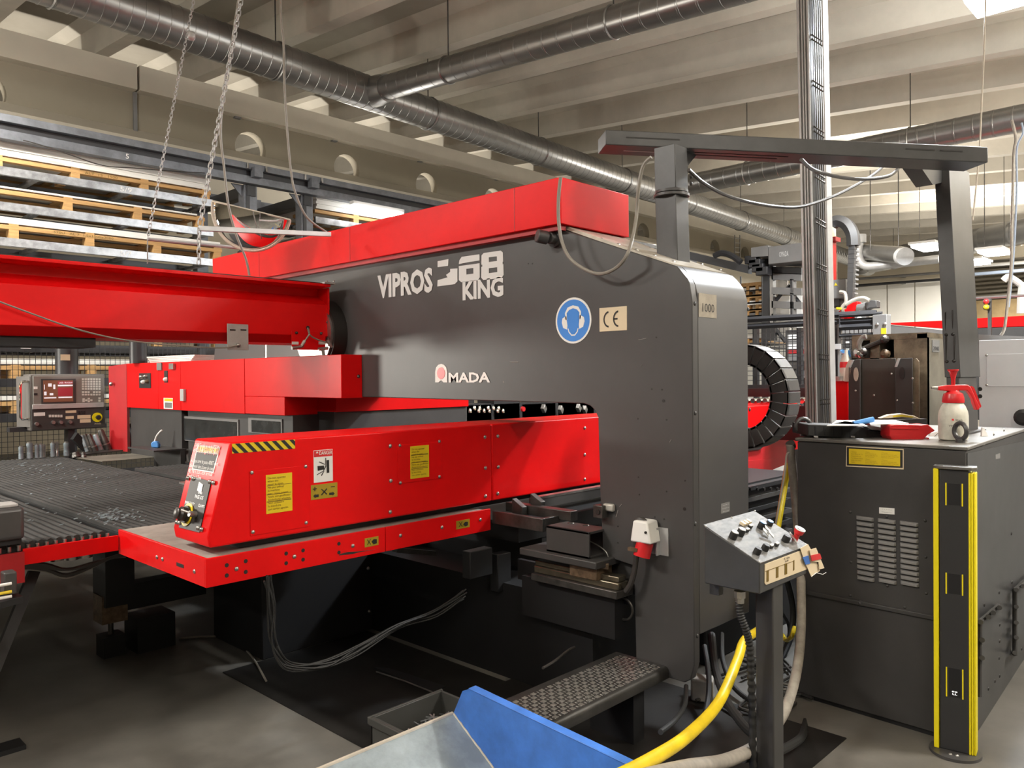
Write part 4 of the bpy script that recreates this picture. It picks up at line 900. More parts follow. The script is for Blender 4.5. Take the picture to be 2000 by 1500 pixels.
# ================================================================== GANTRY over the power cabinet
gt = thing('cable_gantry', 'dark grey square tube gantry carried by two posts across the upper right', 'gantry', (3.6, 1.7, 1.3))
TLc, TRc = at(1183, 253, 'z', 2.80), at(1930, 287, 'z', 2.66)
d_ = TRc-TLc
def dropto(px, py, P):   # point below P seen at row py
    lo, hi = 0.0, 1.0
    for _ in range(40):
        m_ = (lo+hi)/2; v = P+Vector((0, 0, -m_))-CAM; y_ = 750+FPX*v.dot(DN)/v.dot(_f)
        if y_ < py: lo = m_
        else: hi = m_
    return lo
hL = dropto(1183, 284, TLc); hR = dropto(1930, 316, TRc); hB = (hL+hR)/2
bk = at(1168, 301, 'z', TLc.z-hB)-(TLc-Vector((0, 0, hB))); 
dn_ = Vector((0, 0, -hB))
MB().hexa([TLc+dn_, TRc+dn_, TRc+dn_+bk, TLc+dn_+bk, TLc, TRc, TRc+bk, TLc+bk]).build('gantry_beam', 'box_grey', gt, bevel=0.004)
fn = d_.cross(Vector((0, 0, 1))).normalized()
if (CAM-TLc).dot(fn) < 0: fn = -fn
for t0, t1, vv in ((0.055, 0.145, 0.45), (0.145, 0.20, 0.45), (0.79, 0.865, 0.35), (0.88, 0.935, 0.35)):
    P_ = TLc+d_*((t0+t1)/2)+Vector((0, 0, -hB*vv)); MB().obox(P_+fn*0.0008, d_*((t1-t0)/2), fn*0.001, Vector((0, 0, 0.003))).build('beam_slot', 'ink', gt)
un = dn_.normalized()
for t0, t1, s_ in ((0.06, 0.16, 0.5), (0.25, 0.5, 0.35), (0.25, 0.48, 0.6)):
    P_ = TLc+d_*((t0+t1)/2)+dn_+bk*s_; MB().obox(P_+un*0.0008, d_*((t1-t0)/2), bk.normalized()*0.005, un*0.001).build('beam_slot', 'galv_light' if t0 < 0.1 else 'ink', gt)
def post(nm, C0, C1, wy0, wx0, m='box_grey', wy1=None, wx1=None):
    """square post between two corner points (the -X,-Y corner)"""
    wy1 = wy1 or wy0; wx1 = wx1 or wx0
    a1 = [C0, C0+Vector((wx0, 0, 0)), C0+Vector((wx0, wy0, 0)), C0+Vector((0, wy0, 0))]
    b1 = [C1, C1+Vector((wx1, 0, 0)), C1+Vector((wx1, wy1, 0)), C1+Vector((0, wy1, 0))]
    return MB().hexa(a1+b1).build(nm, m, gt, bevel=0.003)
# left post stands on the frame
XP = 3.27
cb = at(1325, 520, 'x', XP); ct = at(1320, 378, 'x', XP); wy = at(1284, 515, 'x', XP).y-cb.y; wx = at(1349, 525, 'y', cb.y).x-XP
post('left_post', cb+Vector((0, 0, -0.08)), ct, wy, wx)
cc_ = ct+Vector((wx/2, wy/2, 0)); MB().cyl(cc_, cc_+Vector((0, 0, 0.012)), wx*0.78, n=36).cyl(cc_+Vector((0, 0, 0.018)), cc_+Vector((0, 0, 0.03)), wx*0.72, n=36).build('swivel_flange', 'charcoal', gt)
ct2 = at(1318, 296, 'x', XP); post('left_head', ct+Vector((0.0, 0.0, 0.03)), ct2+Vector((0, 0, 0.04)), wy, wx)
g0 = at(1346, 296, 'y', cb.y); g1 = at(1385, 294, 'y', cb.y); g2 = at(1346, 332, 'y', cb.y)
MB().prism([g0+Vector((0, 0.03, 0.03)), g1+Vector((0, 0.03, 0.03)), g2+Vector((0, 0.03, 0))], (0, 0.02, 0)).build('gusset', 'box_grey', gt)
for k in range(2):
    q = at(1349, 345+k*14, 'y', cb.y); MB().dome(q, (0, -1, 0), 0.012, 0.01, 8).build('gusset_bolt', 'ink', gt)
XG1, XG2 = at(1877, 848, 'z', 1.285).x+0.01, at(1877, 848, 'z', 1.285).x+0.09
# right post on the power cabinet, telescoping and leaning
c1 = at(1876, 737, 'x', XG1); c2 = at(1853, 322, 'x', XG2); wy2 = at(1845, 735, 'x', XG1).y-c1.y; wx2 = at(1915, 738, 'y', c1.y).x-c1.x
wy3 = at(1824, 330, 'x', XG2).y-c2.y; wx3 = at(1893, 330, 'y', c2.y).x-c2.x
post('right_post', c1, c2+Vector((0, 0, 0.03)), wy2, wx2, 'box_grey', wy3, wx3)
c3 = at(1877, 848, 'z', 1.285); wy4 = wy2*0.82; wx4 = wx2*0.86
post('right_post_inner', Vector((c3.x, c3.y, 1.285)), c1+Vector((0.01, 0.01, 0.05)), wy4, wx4, 'charcoal_dark')
MB().box(c3.x-0.03, c3.x+wx4+0.03, c3.y-0.03, c3.y+wy4+0.03, 1.285, 1.293).build('post_foot', 'charcoal_dark', gt)
g = [at(1790, 314, 'y', c2.y+0.03), at(1850, 312, 'y', c2.y+0.03), at(1856, 352, 'y', c2.y+0.03), at(1822, 361, 'y', c2.y+0.03)]
MB().prism(g, (0, 0.08, 0)).build('knee_brace', 'box_grey', gt, label='brownish knee brace')
for (px, y0_, y1_) in ((1849, 610, 655), (1863, 606, 655), (1850, 655, 735), (1866, 655, 735)):
    xx = XG1+(0.08*(737-(y0_+y1_)/2)/415); a_, b_ = at(px-3, y0_, 'x', xx-0.001), at(px+1-3, y1_, 'x', xx-0.001)
    MB().tube([a_, b_], 0.0025, 5).build('post_slot', 'ink', gt)
for px, py in ((1848, 654), (1861, 653), (1849, 706), (1863, 705)):
    xx = XG1+(0.08*(737-py)/415); MB().dome(at(px, py, 'x', xx-0.001), (-1, 0, 0), 0.009, 0.008, 8).build('post_bolt', 'ink', gt)
for px, py in ((1914, 760), (1914, 774)): MB().dome(at(px, py, 'y', c3.y+0.02), (1, 0, 0), 0.012, 0.01, 8).build('clamp_knob', 'ink', gt)
# cables slung from the beam
def cable(name, label, px, ax, v, r, m, cat='cable', n=7):
    t = MB().tube(catmull([at(x, y, ax, v) for x, y in px], n), r, 8).build(name, m, label=label, cat=cat); return t
cable('slack_cable', 'dark cable drooping between the two gantry posts', [(1345, 332), (1375, 358), (1420, 382), (1480, 398), (1540, 405), (1580, 400), (1640, 378), (1700, 345), (1728, 322)], 'y', 1.75, 0.0085, 'cable_dark')
cable('slack_cable', 'short dark cable loop hanging under the gantry beam', [(1565, 312), (1590, 332), (1640, 346), (1690, 350), (1735, 344), (1755, 328), (1758, 318)], 'y', 1.45, 0.0085, 'cable_dark')
tag(MB().tube(catmull([at(x, y, 'x', X0-0.09+ (0.0 if i < 9 else 0.14)) for i, (x, y) in enumerate([(1095, 346), (1091, 385), (1091, 430), (1097, 470), (1112, 503), (1140, 525), (1172, 535), (1205, 522), (1228, 490), (1242, 430), (1247, 370), (1256, 325), (1272, 307)])], 7), 0.0085, 8).build('slack_cable', 'cable_grey'), 'grey cable looping in front of the red cover and charcoal flank', 'cable')

# ================================================================== POWER CABINET
fa = Vector((3.799, 1.700, 0)); fb = Vector((3.765, 0.945, 0)); fc = Vector((5.2, 1.01, 0)); fd = Vector((5.2, 1.76, 0)); PH = 1.275
pc = thing('power_cabinet', 'big charcoal cabinet with three rows of vent louvres at the right', 'cabinet', (4.4, 1.35, 0))
MB().prism([v+Vector((0, 0, 0.02)) for v in (fa, fb, fc, fd)], (0, 0, PH-0.03)).build('body', 'charcoal_dark', pc, bevel=0.004)
MB().prism([v+o_ for v, o_ in ((fa, Vector((-0.006, 0.01, PH-0.008))), (fb, Vector((-0.006, -0.008, PH-0.008))), (fc, Vector((0, -0.008, PH-0.008))), (fd, Vector((0, 0.01, PH-0.008))))], (0, 0, 0.016)).build('lid', 'lid_grey', pc, bevel=0.004)
MB().prism([v+Vector((0.01, 0.0, 0.0)) for v in (fa, fb, fc, fd)], (0, 0, 0.03)).build('plinth', 'black', pc)
XF = 3.785
def fx(px, py, lift=0.0):  # on the front of the cabinet
    n_ = Vector((fa-fb).cross(Vector((0, 0, 1)))).normalized()
    if n_.x > 0: n_ = -n_
    d = RT*((px-1000)/FPX)+DN*((py-750)/FPX)+_f; return CAM+d*((fb+n_*lift-CAM).dot(n_)/d.dot(n_))
fnn = Vector((fa-fb).cross(Vector((0, 0, 1)))).normalized()
if fnn.x > 0: fnn = -fnn
fr_ = (fb-fa).normalized()
def fplate(name, pts, m, par, lift=0.001, t=0.002, bevel=0):
    return MB().prism([fx(x, y, lift+t) for x, y in pts], -fnn*t).build(name, m, par, bevel=bevel)
lb = fplate('notice_label', [(1653, 871), (1765, 877), (1765, 917), (1652, 911)], 'cream', pc)
fplate('label_border', [(1654, 873), (1763, 879), (1763, 914), (1654, 909)], 'ink', lb, 0.003, 0.0005)
fplate('label_field', [(1658, 876), (1758, 882), (1758, 911), (1658, 906)], 'yellow', lb, 0.0035, 0.0006)
for i, (cx, cy) in enumerate([(1674, 893), (1702, 888), (1702, 902), (1738, 890), (1738, 904)]):
    text('label_print', '! Warning\nDo not touch inside with\npower on. High voltage may\ncause electric shock.' if i else '! Achtung\nBeim Offnen der Tur\nHauptschalter aus.\nVor Arbeiten Stecker\nziehen und sichern\nGefahr', fx(cx, cy, 0.005), fr_, (0, 0, 1), 0.075 if i > 2 else 0.055, 0.026 if i else 0.055, 'ink_ochre', lb, align='LEFT')
lb = fplate('maker_plate', [(1717, 991), (1747, 993), (1747, 1005), (1717, 1003)], 'white', pc)
text('plate_print', '- - - - -\nNIPPON DENSETSU'.replace('NIPPON DENSETSU', '---------'), fx(1732, 998, 0.004), fr_, (0, 0, 1), 0.045, 0.014, 'grey_mid', lb)
for px, py in ((1655, 864), (1762, 871), (1880, 876), (1661, 1000), (1732, 1009), (1807, 1017), (1661, 1163), (1662, 1098), (1808, 1088), (1809, 1159), (1767, 1186), (1733, 1144)):
    MB().dome(fx(px, py), fnn, 0.007, 0.005, 8).build('screw', 'charcoal_dark' if py > 900 else 'steel', pc)
# louvres 3 x 12
first = None
for c_, (xa, ya, xb, yb, n_) in enumerate([(1672, 1009, 1707, 1014, 12), (1714, 1014, 1750, 1019, 12), (1757, 1019, 1794, 1024, 12)]):
    for k in range(n_):
        dy = k*10.75
        A_, B_ = fx(xa+k*0.15, ya+dy*0.985), fx(xb+k*0.15, yb+dy)
        mb = MB(); u = (B_-A_); L = u.length; u.normalize(); up_ = Vector((0, 0, 1)); h_ = 0.011
        prof_ = [(0, -h_, 0), (0.016, -h_*0.9, 0), (0.012, h_*0.3, 0), (0, h_*0.8, 0)]
        mb.hexa([A_-up_*h_, B_-up_*h_, B_-up_*h_+fnn*0.012-u*0.006, A_-up_*h_+fnn*0.012+u*0.006, A_+up_*h_*0.6, B_+up_*h_*0.6, B_+up_*h_*0.1+fnn*0.011-u*0.008, A_+up_*h_*0.1+fnn*0.011+u*0.008])
        mb.build('louvre', 'grey_mid', pc, bevel=0.002)
# horizontal ledge
A_, B_ = fx(1572, 1156), fx(1832, 1208); MB().obox((A_+B_)/2+fnn*0.004, (B_-A_)/2, fnn*0.006, (0, 0, 0.010)).build('ledge', 'charcoal_dark', pc, bevel=0.003)
MB().dome(fx(1681, 1178), fnn, 0.014, 0.012, 10).build('ledge_bolt', 'charcoal', pc)
# lifting eyes
def eye(p, dirv, label):
    t = thing('lifting_eye', label, 'lifting eye', tuple(p), 'lifting eyes of the charcoal cabinet')
    mb = MB(); u = Vector(dirv).normalized(); R_ = 0.036
    mb.tube([p+Vector((0, 0, 0.015+R_))+(u*math.cos(a1*PI/14)+Vector((0, 0, 1))*math.sin(a1*PI/14))*R_ for a1 in range(28)], 0.0105, 10, closed=True); mb.build('eye_ring', 'charcoal', t)
    MB().cyl(p, p+Vector((0, 0, 0.016)), 0.020, n=16).build('eye_base', 'charcoal', t)
PZ = PH+0.008
eye(at(1569, 851, 'z', PZ), (RT.x, RT.y, 0), 'black lifting eye at the left corner of the cabinet lid')
eye(at(1876, 864, 'z', PZ), (RT.x*0.7, -RT.y*1.0, 0), 'black lifting eye in front of the white spray bottle')
eye(at(1752, 810, 'z', PZ)+Vector((-0.2, -0.1, 0)), (RT.x, RT.y, 0), 'black lifting eye half hidden behind the yellow lettered strap')
# side wall seen at the far right: screws, and dark shadows and reflections built as spots and bars
def sx(px, py, lift=0.0):
    n_ = (fc-fb).cross(Vector((0, 0, 1))).normalized()
    if n_.y > 0: n_ = -n_
    d = RT*((px-1000)/FPX)+DN*((py-750)/FPX)+_f; return CAM+d*((fb+n_*lift-CAM).dot(n_)/d.dot(n_))
sn = (fc-fb).cross(Vector((0, 0, 1))).normalized()
if sn.y > 0: sn = -sn
sd = MB().prism([fb+Vector((0.01, 0.0, 0.0))+sn*0.001, fc+sn*0.001, fc+sn*0.001+Vector((0, 0, PH-0.06)), fb+Vector((0.01, 0, PH-0.02))+sn*0.001], sn*0.002).build('side_panel', 'box_grey', pc)
for px, py in ((1892, 875), (1921, 867), (1948, 858), (1974, 849), (1940, 848), (1960, 840)):
    q = sx(px, py, 0.003); MB().dome(q, sn, 0.008, 0.006, 8).build('panel_screw', 'steel', sd)
for px, py in ((1975, 1042), (1976, 1137), (1951, 1157), (1922, 1181), (1952, 1220), (1952, 1252), (1951, 1285), (1952, 1320), (1930, 1345), (1943, 1330), (1995, 1267)):
    q = sx(px, py, 0.003); MB().dome(q, sn, 0.010, 0.005, 10).build('shadow_spot', 'ink', sd)  # dark shadow spots on the cabinet side, built as domes
for (pts, bl_) in (([(1912, 1360), (1913, 1215), (1950, 1183)], [(1915, 1215), (1918, 1250), (1918, 1285), (1940, 1197), (1930, 1205), (1952, 1187)]), ([(1982, 1280), (1982, 1152), (2030, 1110)], [(1985, 1152), (1985, 1185), (1985, 1216), (1985, 1245), (1982, 1275), (1998, 1145)])):
    br = MB().tube([sx(x, y, 0.02) for x, y in pts], 0.011, 6).build('bracket_or_shadow', 'charcoal_dark', pc)  # angled shadows and reflections on the cabinet side, built as dark tubes
    for x, y in bl_: MB().cyl(sx(x, y, 0.003), sx(x, y, 0.045), 0.011, n=10).build('bolt_or_shadow', 'charcoal_dark', br)
decal_pt = [sx(1944, 888, 0.003), sx(1953, 885, 0.003), sx(1953, 895, 0.003), sx(1944, 897, 0.003)]
MB().prism(decal_pt, sn*0.001).build('small_tag', 'grey_mid', pc)

def pbox(name, ax, val, px, depth, m, parent, bevel=0, label=None):
    """box whose face on plane ax=val is the surveyed rectangle, body lying behind it"""
    h0, h1, z0, z1 = rect(ax, val, *px); mb = MB()
    if ax == 'x': mb.box(val, val+depth, h0, h1, z0, z1)
    else: mb.box(h0, h1, val, val+depth, z0, z1)
    return mb.build(name, m, parent, bevel=bevel, label=label)
VF = Vector((_f.x, _f.y, 0)).normalized(); VR = Vector((RT.x, RT.y, 0)).normalized()
def vp(px, py, P, lift=0.0):
    """point on the upright plane through P that faces the aisle"""
    d = RT*((px-1000)/FPX)+DN*((py-750)/FPX)+_f; return CAM+d*((P+VF*lift-CAM).dot(VF)/d.dot(VF))

# ================================================================== THINGS ON THE CABINET LID
P_ = at(1862, 860, 'z', PZ); b = P_
sb = thing('spray_bottle', 'stained white pump spray bottle with red head and handle', 'spray bottle', tuple(b))
MB().lathe(b, (0, 0, 1), [(0.050, 0), (0.060, 0.006), (0.063, 0.02), (0.063, 0.115), (0.060, 0.135), (0.050, 0.160), (0.042, 0.172), (0.042, 0.182)], 32).build('bottle_body', 'bottle', sb)
MB().lathe(b, (0, 0, 1), [(0.046, 0.176), (0.047, 0.182), (0.045, 0.200), (0.040, 0.218), (0.026, 0.226), (0.022, 0.232)], 28).build('screw_cap', 'red_plastic', sb)
MB().prism([b+VR*u+Vector((0, 0, h))-VF*0.013 for u, h in [(-0.075, 0.235), (-0.075, 0.252), (-0.03, 0.258), (0.06, 0.260), (0.075, 0.250), (0.118, 0.155), (0.114, 0.142), (0.102, 0.140), (0.090, 0.170), (0.085, 0.192), (0.072, 0.215), (0.058, 0.232), (0.02, 0.232), (-0.02, 0.228)]], VF*0.026).build('spray_head', 'red_plastic', sb, bevel=0.004)
MB().prism([b+VR*u+Vector((0, 0, h))-VF*0.006 for u, h in [(0.082, 0.253), (0.094, 0.246), (0.128, 0.158), (0.122, 0.150)]], VF*0.012).build('trigger', 'red_plastic', sb)
MB().lathe(b+Vector((0, 0, 0.255)), (0, 0, 1), [(0.009, 0), (0.009, 0.03), (0.012, 0.045), (0.019, 0.066), (0.024, 0.070), (0.024, 0.076)], 20).build('pump_knob', 'red_plastic', sb)
MB().cyl(b-VR*0.075+Vector((0, 0, 0.244)), b-VR*0.102+Vector((0, 0, 0.246)), 0.009, 0.0055, n=14).build('nozzle', 'steel', sb)
def btext(body, px, py, wd, ht, m, par):
    return text('bottle_print', body, vp(px, py, b, -0.0635), VR, (0, 0, 1), wd, ht, m, par)
bp_ = MB().prism([vp(x, y, b, -0.0637) for x, y in [(1859, 818), (1863, 818), (1863, 822), (1859, 821)]], VF*0.001).build('bottle_mark', 'red_plastic', sb)
btext('Wurth', 1873, 820.5, 0.032, 0.008, 'ink', sb); btext('YP    10', 1864, 832, 0.052, 0.009, 'ink', sb)
b = at(1782, 858, 'z', PZ)
rb = thing('red_case', 'glossy red plastic case lying beside the spray bottle', 'case', tuple(b))
pf = [(1738, 832), (1741, 830), (1757, 829), (1800, 830), (1813, 829), (1827, 841), (1812, 850), (1800, 863), (1785, 864), (1744, 861), (1738, 852)]
MB().prism([vp(x, y, b) for x, y in pf], VF*0.10).build('case_body', 'red_plastic', rb, bevel=0.006)
MB().prism([vp(x, y, b, -0.003) for x, y in [(1740, 835), (1795, 836), (1795, 839), (1740, 838)]], VF*0.004).build('case_ridge', 'red_plastic', rb, bevel=0.001)
MB().prism([vp(x, y, b, -0.004) for x, y in [(1787, 864), (1803, 862), (1815, 855), (1813, 862), (1800, 866)]], VF*0.05).build('case_latch', 'red_dull', rb)
b = at(1655, 855, 'z', PZ)
tr = thing('document_tray', 'low black plastic tray holding papers at the left of the lid', 'tray', tuple(b))
pf = [(1578, 829), (1684, 833), (1700, 841), (1728, 842), (1741, 848), (1741, 859), (1700, 857), (1680, 858), (1578, 851)]
MB().prism([vp(x, y, b, 0.0) for x, y in pf], VF*0.22).build('tray_body', 'rubber', tr, bevel=0.004)
for k in range(5): MB().prism([vp(1592+k*17+dx, y, b, -0.001) for dx, y in [(0, 833), (3, 833), (3, 850), (0, 850)]], VF*0.002).build('tray_rib', 'black', tr)
for px in (1590, 1662): MB().prism([vp(px+dx, y, b, -0.003) for dx, y in [(0, 851), (8, 851.5), (8, 855), (0, 854)]], VF*0.004).build('tray_clip', 'galv_light', tr)
MB().prism([vp(x, y, b, -0.002) for x, y in [(1690, 833), (1702, 839), (1738, 842), (1735, 837), (1705, 832)]], VF*0.1).build('tray_wedge', 'galv_light', tr)
zt_ = vp(1640, 829, b).z
pp = thing('loose_papers', 'white papers spread over the black tray', 'papers', tuple(at(1690, 828, 'z', zt_)))
for pts in ([(1625, 829), (1690, 831), (1668, 822), (1634, 822)], [(1700, 830), (1775, 828), (1750, 822), (1690, 821)], [(1615, 832), (1690, 832), (1660, 825), (1650, 824)]):
    MB().prism([at(x, y, 'z', zt_+0.004) for x, y in pts], (0, 0, 0.004)).build('sheet', 'paper', pp)
b2 = at(1690, 826, 'z', zt_+0.01)
MB().cyl(vp(1667, 828, b2), vp(1706, 819, b2), 0.0135, n=16).build('blue_roll', 'blue_light', label='blue roll lying across the white papers', cat='roll')
st = thing('lettered_strap', 'beige strap with yellow lettering arching behind the papers', 'strap', tuple(at(1755, 818, 'z', PZ)))
b3 = at(1760, 822, 'z', PZ)
MB().prism([vp(x, y, b3, 0.1) for x, y in [(1720, 817), (1738, 810), (1762, 808), (1785, 812), (1800, 819), (1785, 817), (1762, 815), (1735, 817)]], VF*0.05).build('strap_band', 'cream', st, bevel=0.002)
MB().prism([vp(x, y, b3, 0.098) for x, y in [(1745, 812), (1762, 810.5), (1784, 814), (1782, 816), (1762, 813.5), (1744, 815)]], VF*0.002).build('strap_print', 'yellow', st)
MB().prism([vp(x, y, b3, 0.12) for x, y in [(1700, 822), (1810, 818), (1812, 828), (1700, 832)]], VF*0.06).build('strap_case', 'charcoal', st)
b4 = at(1923, 852, 'z', PZ)
MB().prism([vp(x, y, b4) for x, y in [(1917, 856), (1919, 835), (1924, 838), (1931, 854)]], VF*0.012).build('folded_note', 'paper', label='small folded white paper behind the gantry post foot', cat='paper')
b5 = at(1824, 852, 'z', PZ)
t = thing('white_cable_tag', 'crumpled white tag with thin wire beside the red case', 'tag', tuple(b5))
MB().prism([vp(x, y, b5) for x, y in [(1812, 856), (1818, 846), (1831, 842), (1834, 850), (1822, 856)]], VF*0.01).build('tag_sheet', 'paper', t)
MB().tube([vp(x, y, b5, -0.01) for x, y in [(1808, 862), (1816, 856), (1826, 852), (1832, 846)]], 0.0015, 5).build('tag_wire', 'ink', t)

# ================================================================== LIGHT CURTAIN POST
yp = thing('light_curtain_post', 'yellow edged charcoal safety light curtain column on a round foot', 'safety post', tuple(at(1868, 1478, 'z', 0)))
F0 = at(1866, 1470, 'z', 0.0); hw = 0.078; HT = 1.195
fw = (Vector((-1, -0.28, 0))).normalized(); rt_ = Vector((fw.y, -fw.x, 0))*-1
if rt_.dot(VR) < 0: rt_ = -rt_
def yl_box(u0, u1, d0, d1, z0, z1, name, m, par=None, bevel=0.0):
    c_ = F0+rt_*((u0+u1)/2)+fw*((d0+d1)/2)+Vector((0, 0, (z0+z1)/2))
    return MB().obox(c_, rt_*(abs(u1-u0)/2), fw*(abs(d1-d0)/2), (0, 0, (z1-z0)/2)).build(name, m, par or yp, bevel=bevel)
fw = (CAM-F0); fw.z = 0; fw.normalize(); fw = (fw*0.995-VR*0.13).normalized(); rt_ = Vector((-fw.y, fw.x, 0))
lean = 0.0
MB().cyl(F0, F0+Vector((0, 0, 0.012)), 0.098, n=40).build('foot_plate', 'charcoal', yp)
yl_box(-hw+0.022, hw-0.024, -0.05, 0.018, 0.012, HT, 'post_body', 'post_dark', bevel=0.004)
yl_box(-hw, -hw+0.020, -0.05, 0.022, 0.012, HT, 'yellow_edge', 'yellow_bright', bevel=0.003)
for k in range(3): yl_box(hw-0.026+0.009*k, hw-0.018+0.009*k, -0.05, 0.022-0.002*k, 0.012, HT-0.012, 'yellow_edge', 'yellow_bright', bevel=0.003)
MB().prism([F0+rt_*u+fw*v+Vector((0, 0, HT)) for u, v in [(-hw-0.002, 0.01), (-hw+0.02, 0.026), (0, 0.033), (hw-0.015, 0.028), (hw+0.004, 0.008), (hw, -0.05), (-hw, -0.05)]], (0, 0, 0.012)).build('top_cap', 'galv', yp, bevel=0.002)
for zc_w, hh_ in ((1.09, 0.045), (0.715, 0.042), (0.30, 0.060)):
    wn = yl_box(-0.022, 0.022, 0.0, 0.0185, zc_w-hh_, zc_w+hh_, 'sensor_window', 'black')
    for s in (-1, 1): yl_box(s*0.030-0.0025, s*0.030+0.0025, 0.015, 0.0215, zc_w-hh_-0.002, zc_w+hh_+0.002, 'window_edge', 'yellow_bright', wn)
wn = yl_box(-0.014, 0.014, 0.018, 0.0195, 0.248, 0.268, 'status_display', 'ink')
text('display_digits', 'oo\nLL', F0+fw*0.0205+Vector((0, 0, 0.258)), rt_, (0, 0, 1), 0.02, 0.016, 'lamp_soft', wn)
M['lamp_soft'].node_tree.nodes['Principled BSDF'].inputs['Emission Strength'].default_value = 2
for s in (-1, 1): MB().dome(F0+rt_*(s*0.012)+fw*0.055+Vector((0, 0, 0.012)), (0, 0, 1), 0.008, 0.006, 8).build('foot_bolt', 'steel', yp)

# ================================================================== CONTROL PEDESTAL
Yp = 1.2; fbm = at(1484, 1161, 'y', Yp); Xp = fbm.x
ftop = at(1484, 1101, 'y', Yp); bb = at(1376, 1140, 'x', Xp); bt = at(1374, 1026, 'x', Xp); rtp = at(1576, 1062, 'y', Yp)
pd = thing('control_pedestal', 'grey sloping control desk with push buttons on a square post', 'control desk', (Xp+0.15, Yp+0.15, 0))
Wd = rtp.x-Xp; YB_ = bb.y
MB().prism([(Xp, Yp, fbm.z), (Xp, YB_, fbm.z), (Xp, YB_, bt.z), (Xp, Yp, ftop.z)], (Wd, 0, 0)).build('desk_box', 'box_grey', pd, bevel=0.004)
sl2 = (Vector((0, YB_, bt.z))-Vector((0, Yp, ftop.z))); sln = Vector((0, -sl2.z, sl2.y)).normalized(); slu = sl2.normalized()
MB().prism([Vector((Xp-0.003, Yp-0.003, ftop.z)), Vector((Xp-0.003, YB_+0.003, bt.z)), Vector((Xp-0.003, YB_+0.003, bt.z))+sln*0.004, Vector((Xp-0.003, Yp-0.003, ftop.z))+sln*0.004], (Wd+0.006, 0, 0)).build('desk_plate', 'steel_scuffed', pd, bevel=0.001)
def onD(px, py, lift=0.004):
    d = RT*((px-1000)/FPX)+DN*((py-750)/FPX)+_f; Pn = Vector((Xp, Yp, ftop.z))+sln*lift; return CAM+d*((Pn-CAM).dot(sln)/d.dot(sln))
def z5(x, y): return (1360+x*0.13, 990+y*0.13)
def knob(px, py, r, h, m1, m2, nm='push_button'):
    q = onD(px, py); k = MB().lathe(q, sln, [(r, 0), (r, h*0.75), (r*0.94, h)], 20).build(nm, m1, pd)
    MB().lathe(q+sln*h, sln, [(r*0.82, -0.001), (r*0.82, 0.0025)], 20).build('button_top', m2, k)
for (x, y, r, h, m2) in ((540, 470, 0.0135, 0.024, 'white'), (650, 425, 0.0135, 0.024, 'white'), (965, 320, 0.0135, 0.024, 'blue_light'), (1090, 270, 0.0125, 0.015, 'blue_light'), (900, 705, 0.0125, 0.020, 'rubber'), (1020, 650, 0.0125, 0.020, 'rubber'), (1330, 520, 0.0135, 0.022, 'rubber')):
    knob(*z5(x, y), r, h, 'rubber', m2)
for (x, y) in ((750, 375), (800, 320), (1110, 620), (1195, 590)):
    q = onD(*z5(x, y)); MB().obox(q+sln*0.006, (0.009, 0, 0), slu*0.006, sln*0.006).build('toggle_key', 'rubber', pd, bevel=0.002); MB().obox(q+sln*0.013, (0.008, 0, 0), slu*0.005, sln*0.002).build('key_cap', 'white', pd, bevel=0.001)
for k in range(3): q = onD(*z5(690+42*k, 275-17*k)); MB().obox(q+sln*0.006, (0.0075, 0, 0), slu*0.010, sln*0.006).build('indicator_lamp', 'cream', pd, bevel=0.002)
q = onD(*z5(1475, 500)); MB().lathe(q, sln, [(0.010, 0), (0.010, 0.026), (0.016, 0.030), (0.018, 0.040), (0.018, 0.046)], 24).build('emergency_button', 'red_plastic', pd)
MB().lathe(q+sln*0.046, sln, [(0.019, 0), (0.019, 0.003)], 24).build('button_ring', 'white', pd)
MB().lathe(q+sln*0.0495, sln, [(0.014, 0), (0.014, 0.001)], 20).build('button_top', 'steel_dark', pd)
for (x, y) in ((1010, 440), (1090, 470), (1040, 400), (1410, 500), (1430, 540)):
    q = onD(*z5(x, y)); MB().obox(q+sln*0.018, (0.008, 0.004, 0.003), slu*0.013+sln*0.004, sln*0.0015).build('hanging_key', 'steel', pd)
for (x, y) in ((140, 290), (880, 60), (1640, 560), (940, 820), (530, 160)): MB().dome(onD(*z5(x, y)), sln, 0.004, 0.003, 8).build('plate_screw', 'steel', pd)
def onR(px, py, l=0.0): return at(px, py, 'y', Yp-l)
lp = MB().prism([onR(*z5(x, y), 0.003) for x, y in [(1035, 860), (1560, 660), (1700, 700), (1690, 930), (1050, 1175), (1030, 1150)]], (0, 0.003, 0)).build('desk_label', 'cream', pd, bevel=0.001)
mb = MB()
for x0_, x1_, yA_, yB_2 in ((1058, 1090, 965, 1130), (1200, 1235, 905, 1070), (1330, 1366, 855, 1020), (1458, 1475, 810, 960)):
    mb.prism([onR(*z5(x, y), 0.0042) for x, y in [(x0_, yA_), (x1_, yA_-10), (x1_, yB_2-12), (x0_, yB_2)]], (0, 0.001, 0))
mb.prism([onR(*z5(x, y), 0.0042) for x, y in [(1040, 965), (1470, 810), (1470, 816), (1040, 973)]], (0, 0.001, 0))
mb.build('label_marks', 'ink_brown', lp)
text('label_text', 'A idle\nAIR', onR(*z5(1360, 790), 0.0042), (1, 0, 0), (0, 0, 1), 0.045, 0.016, 'ink', lp)
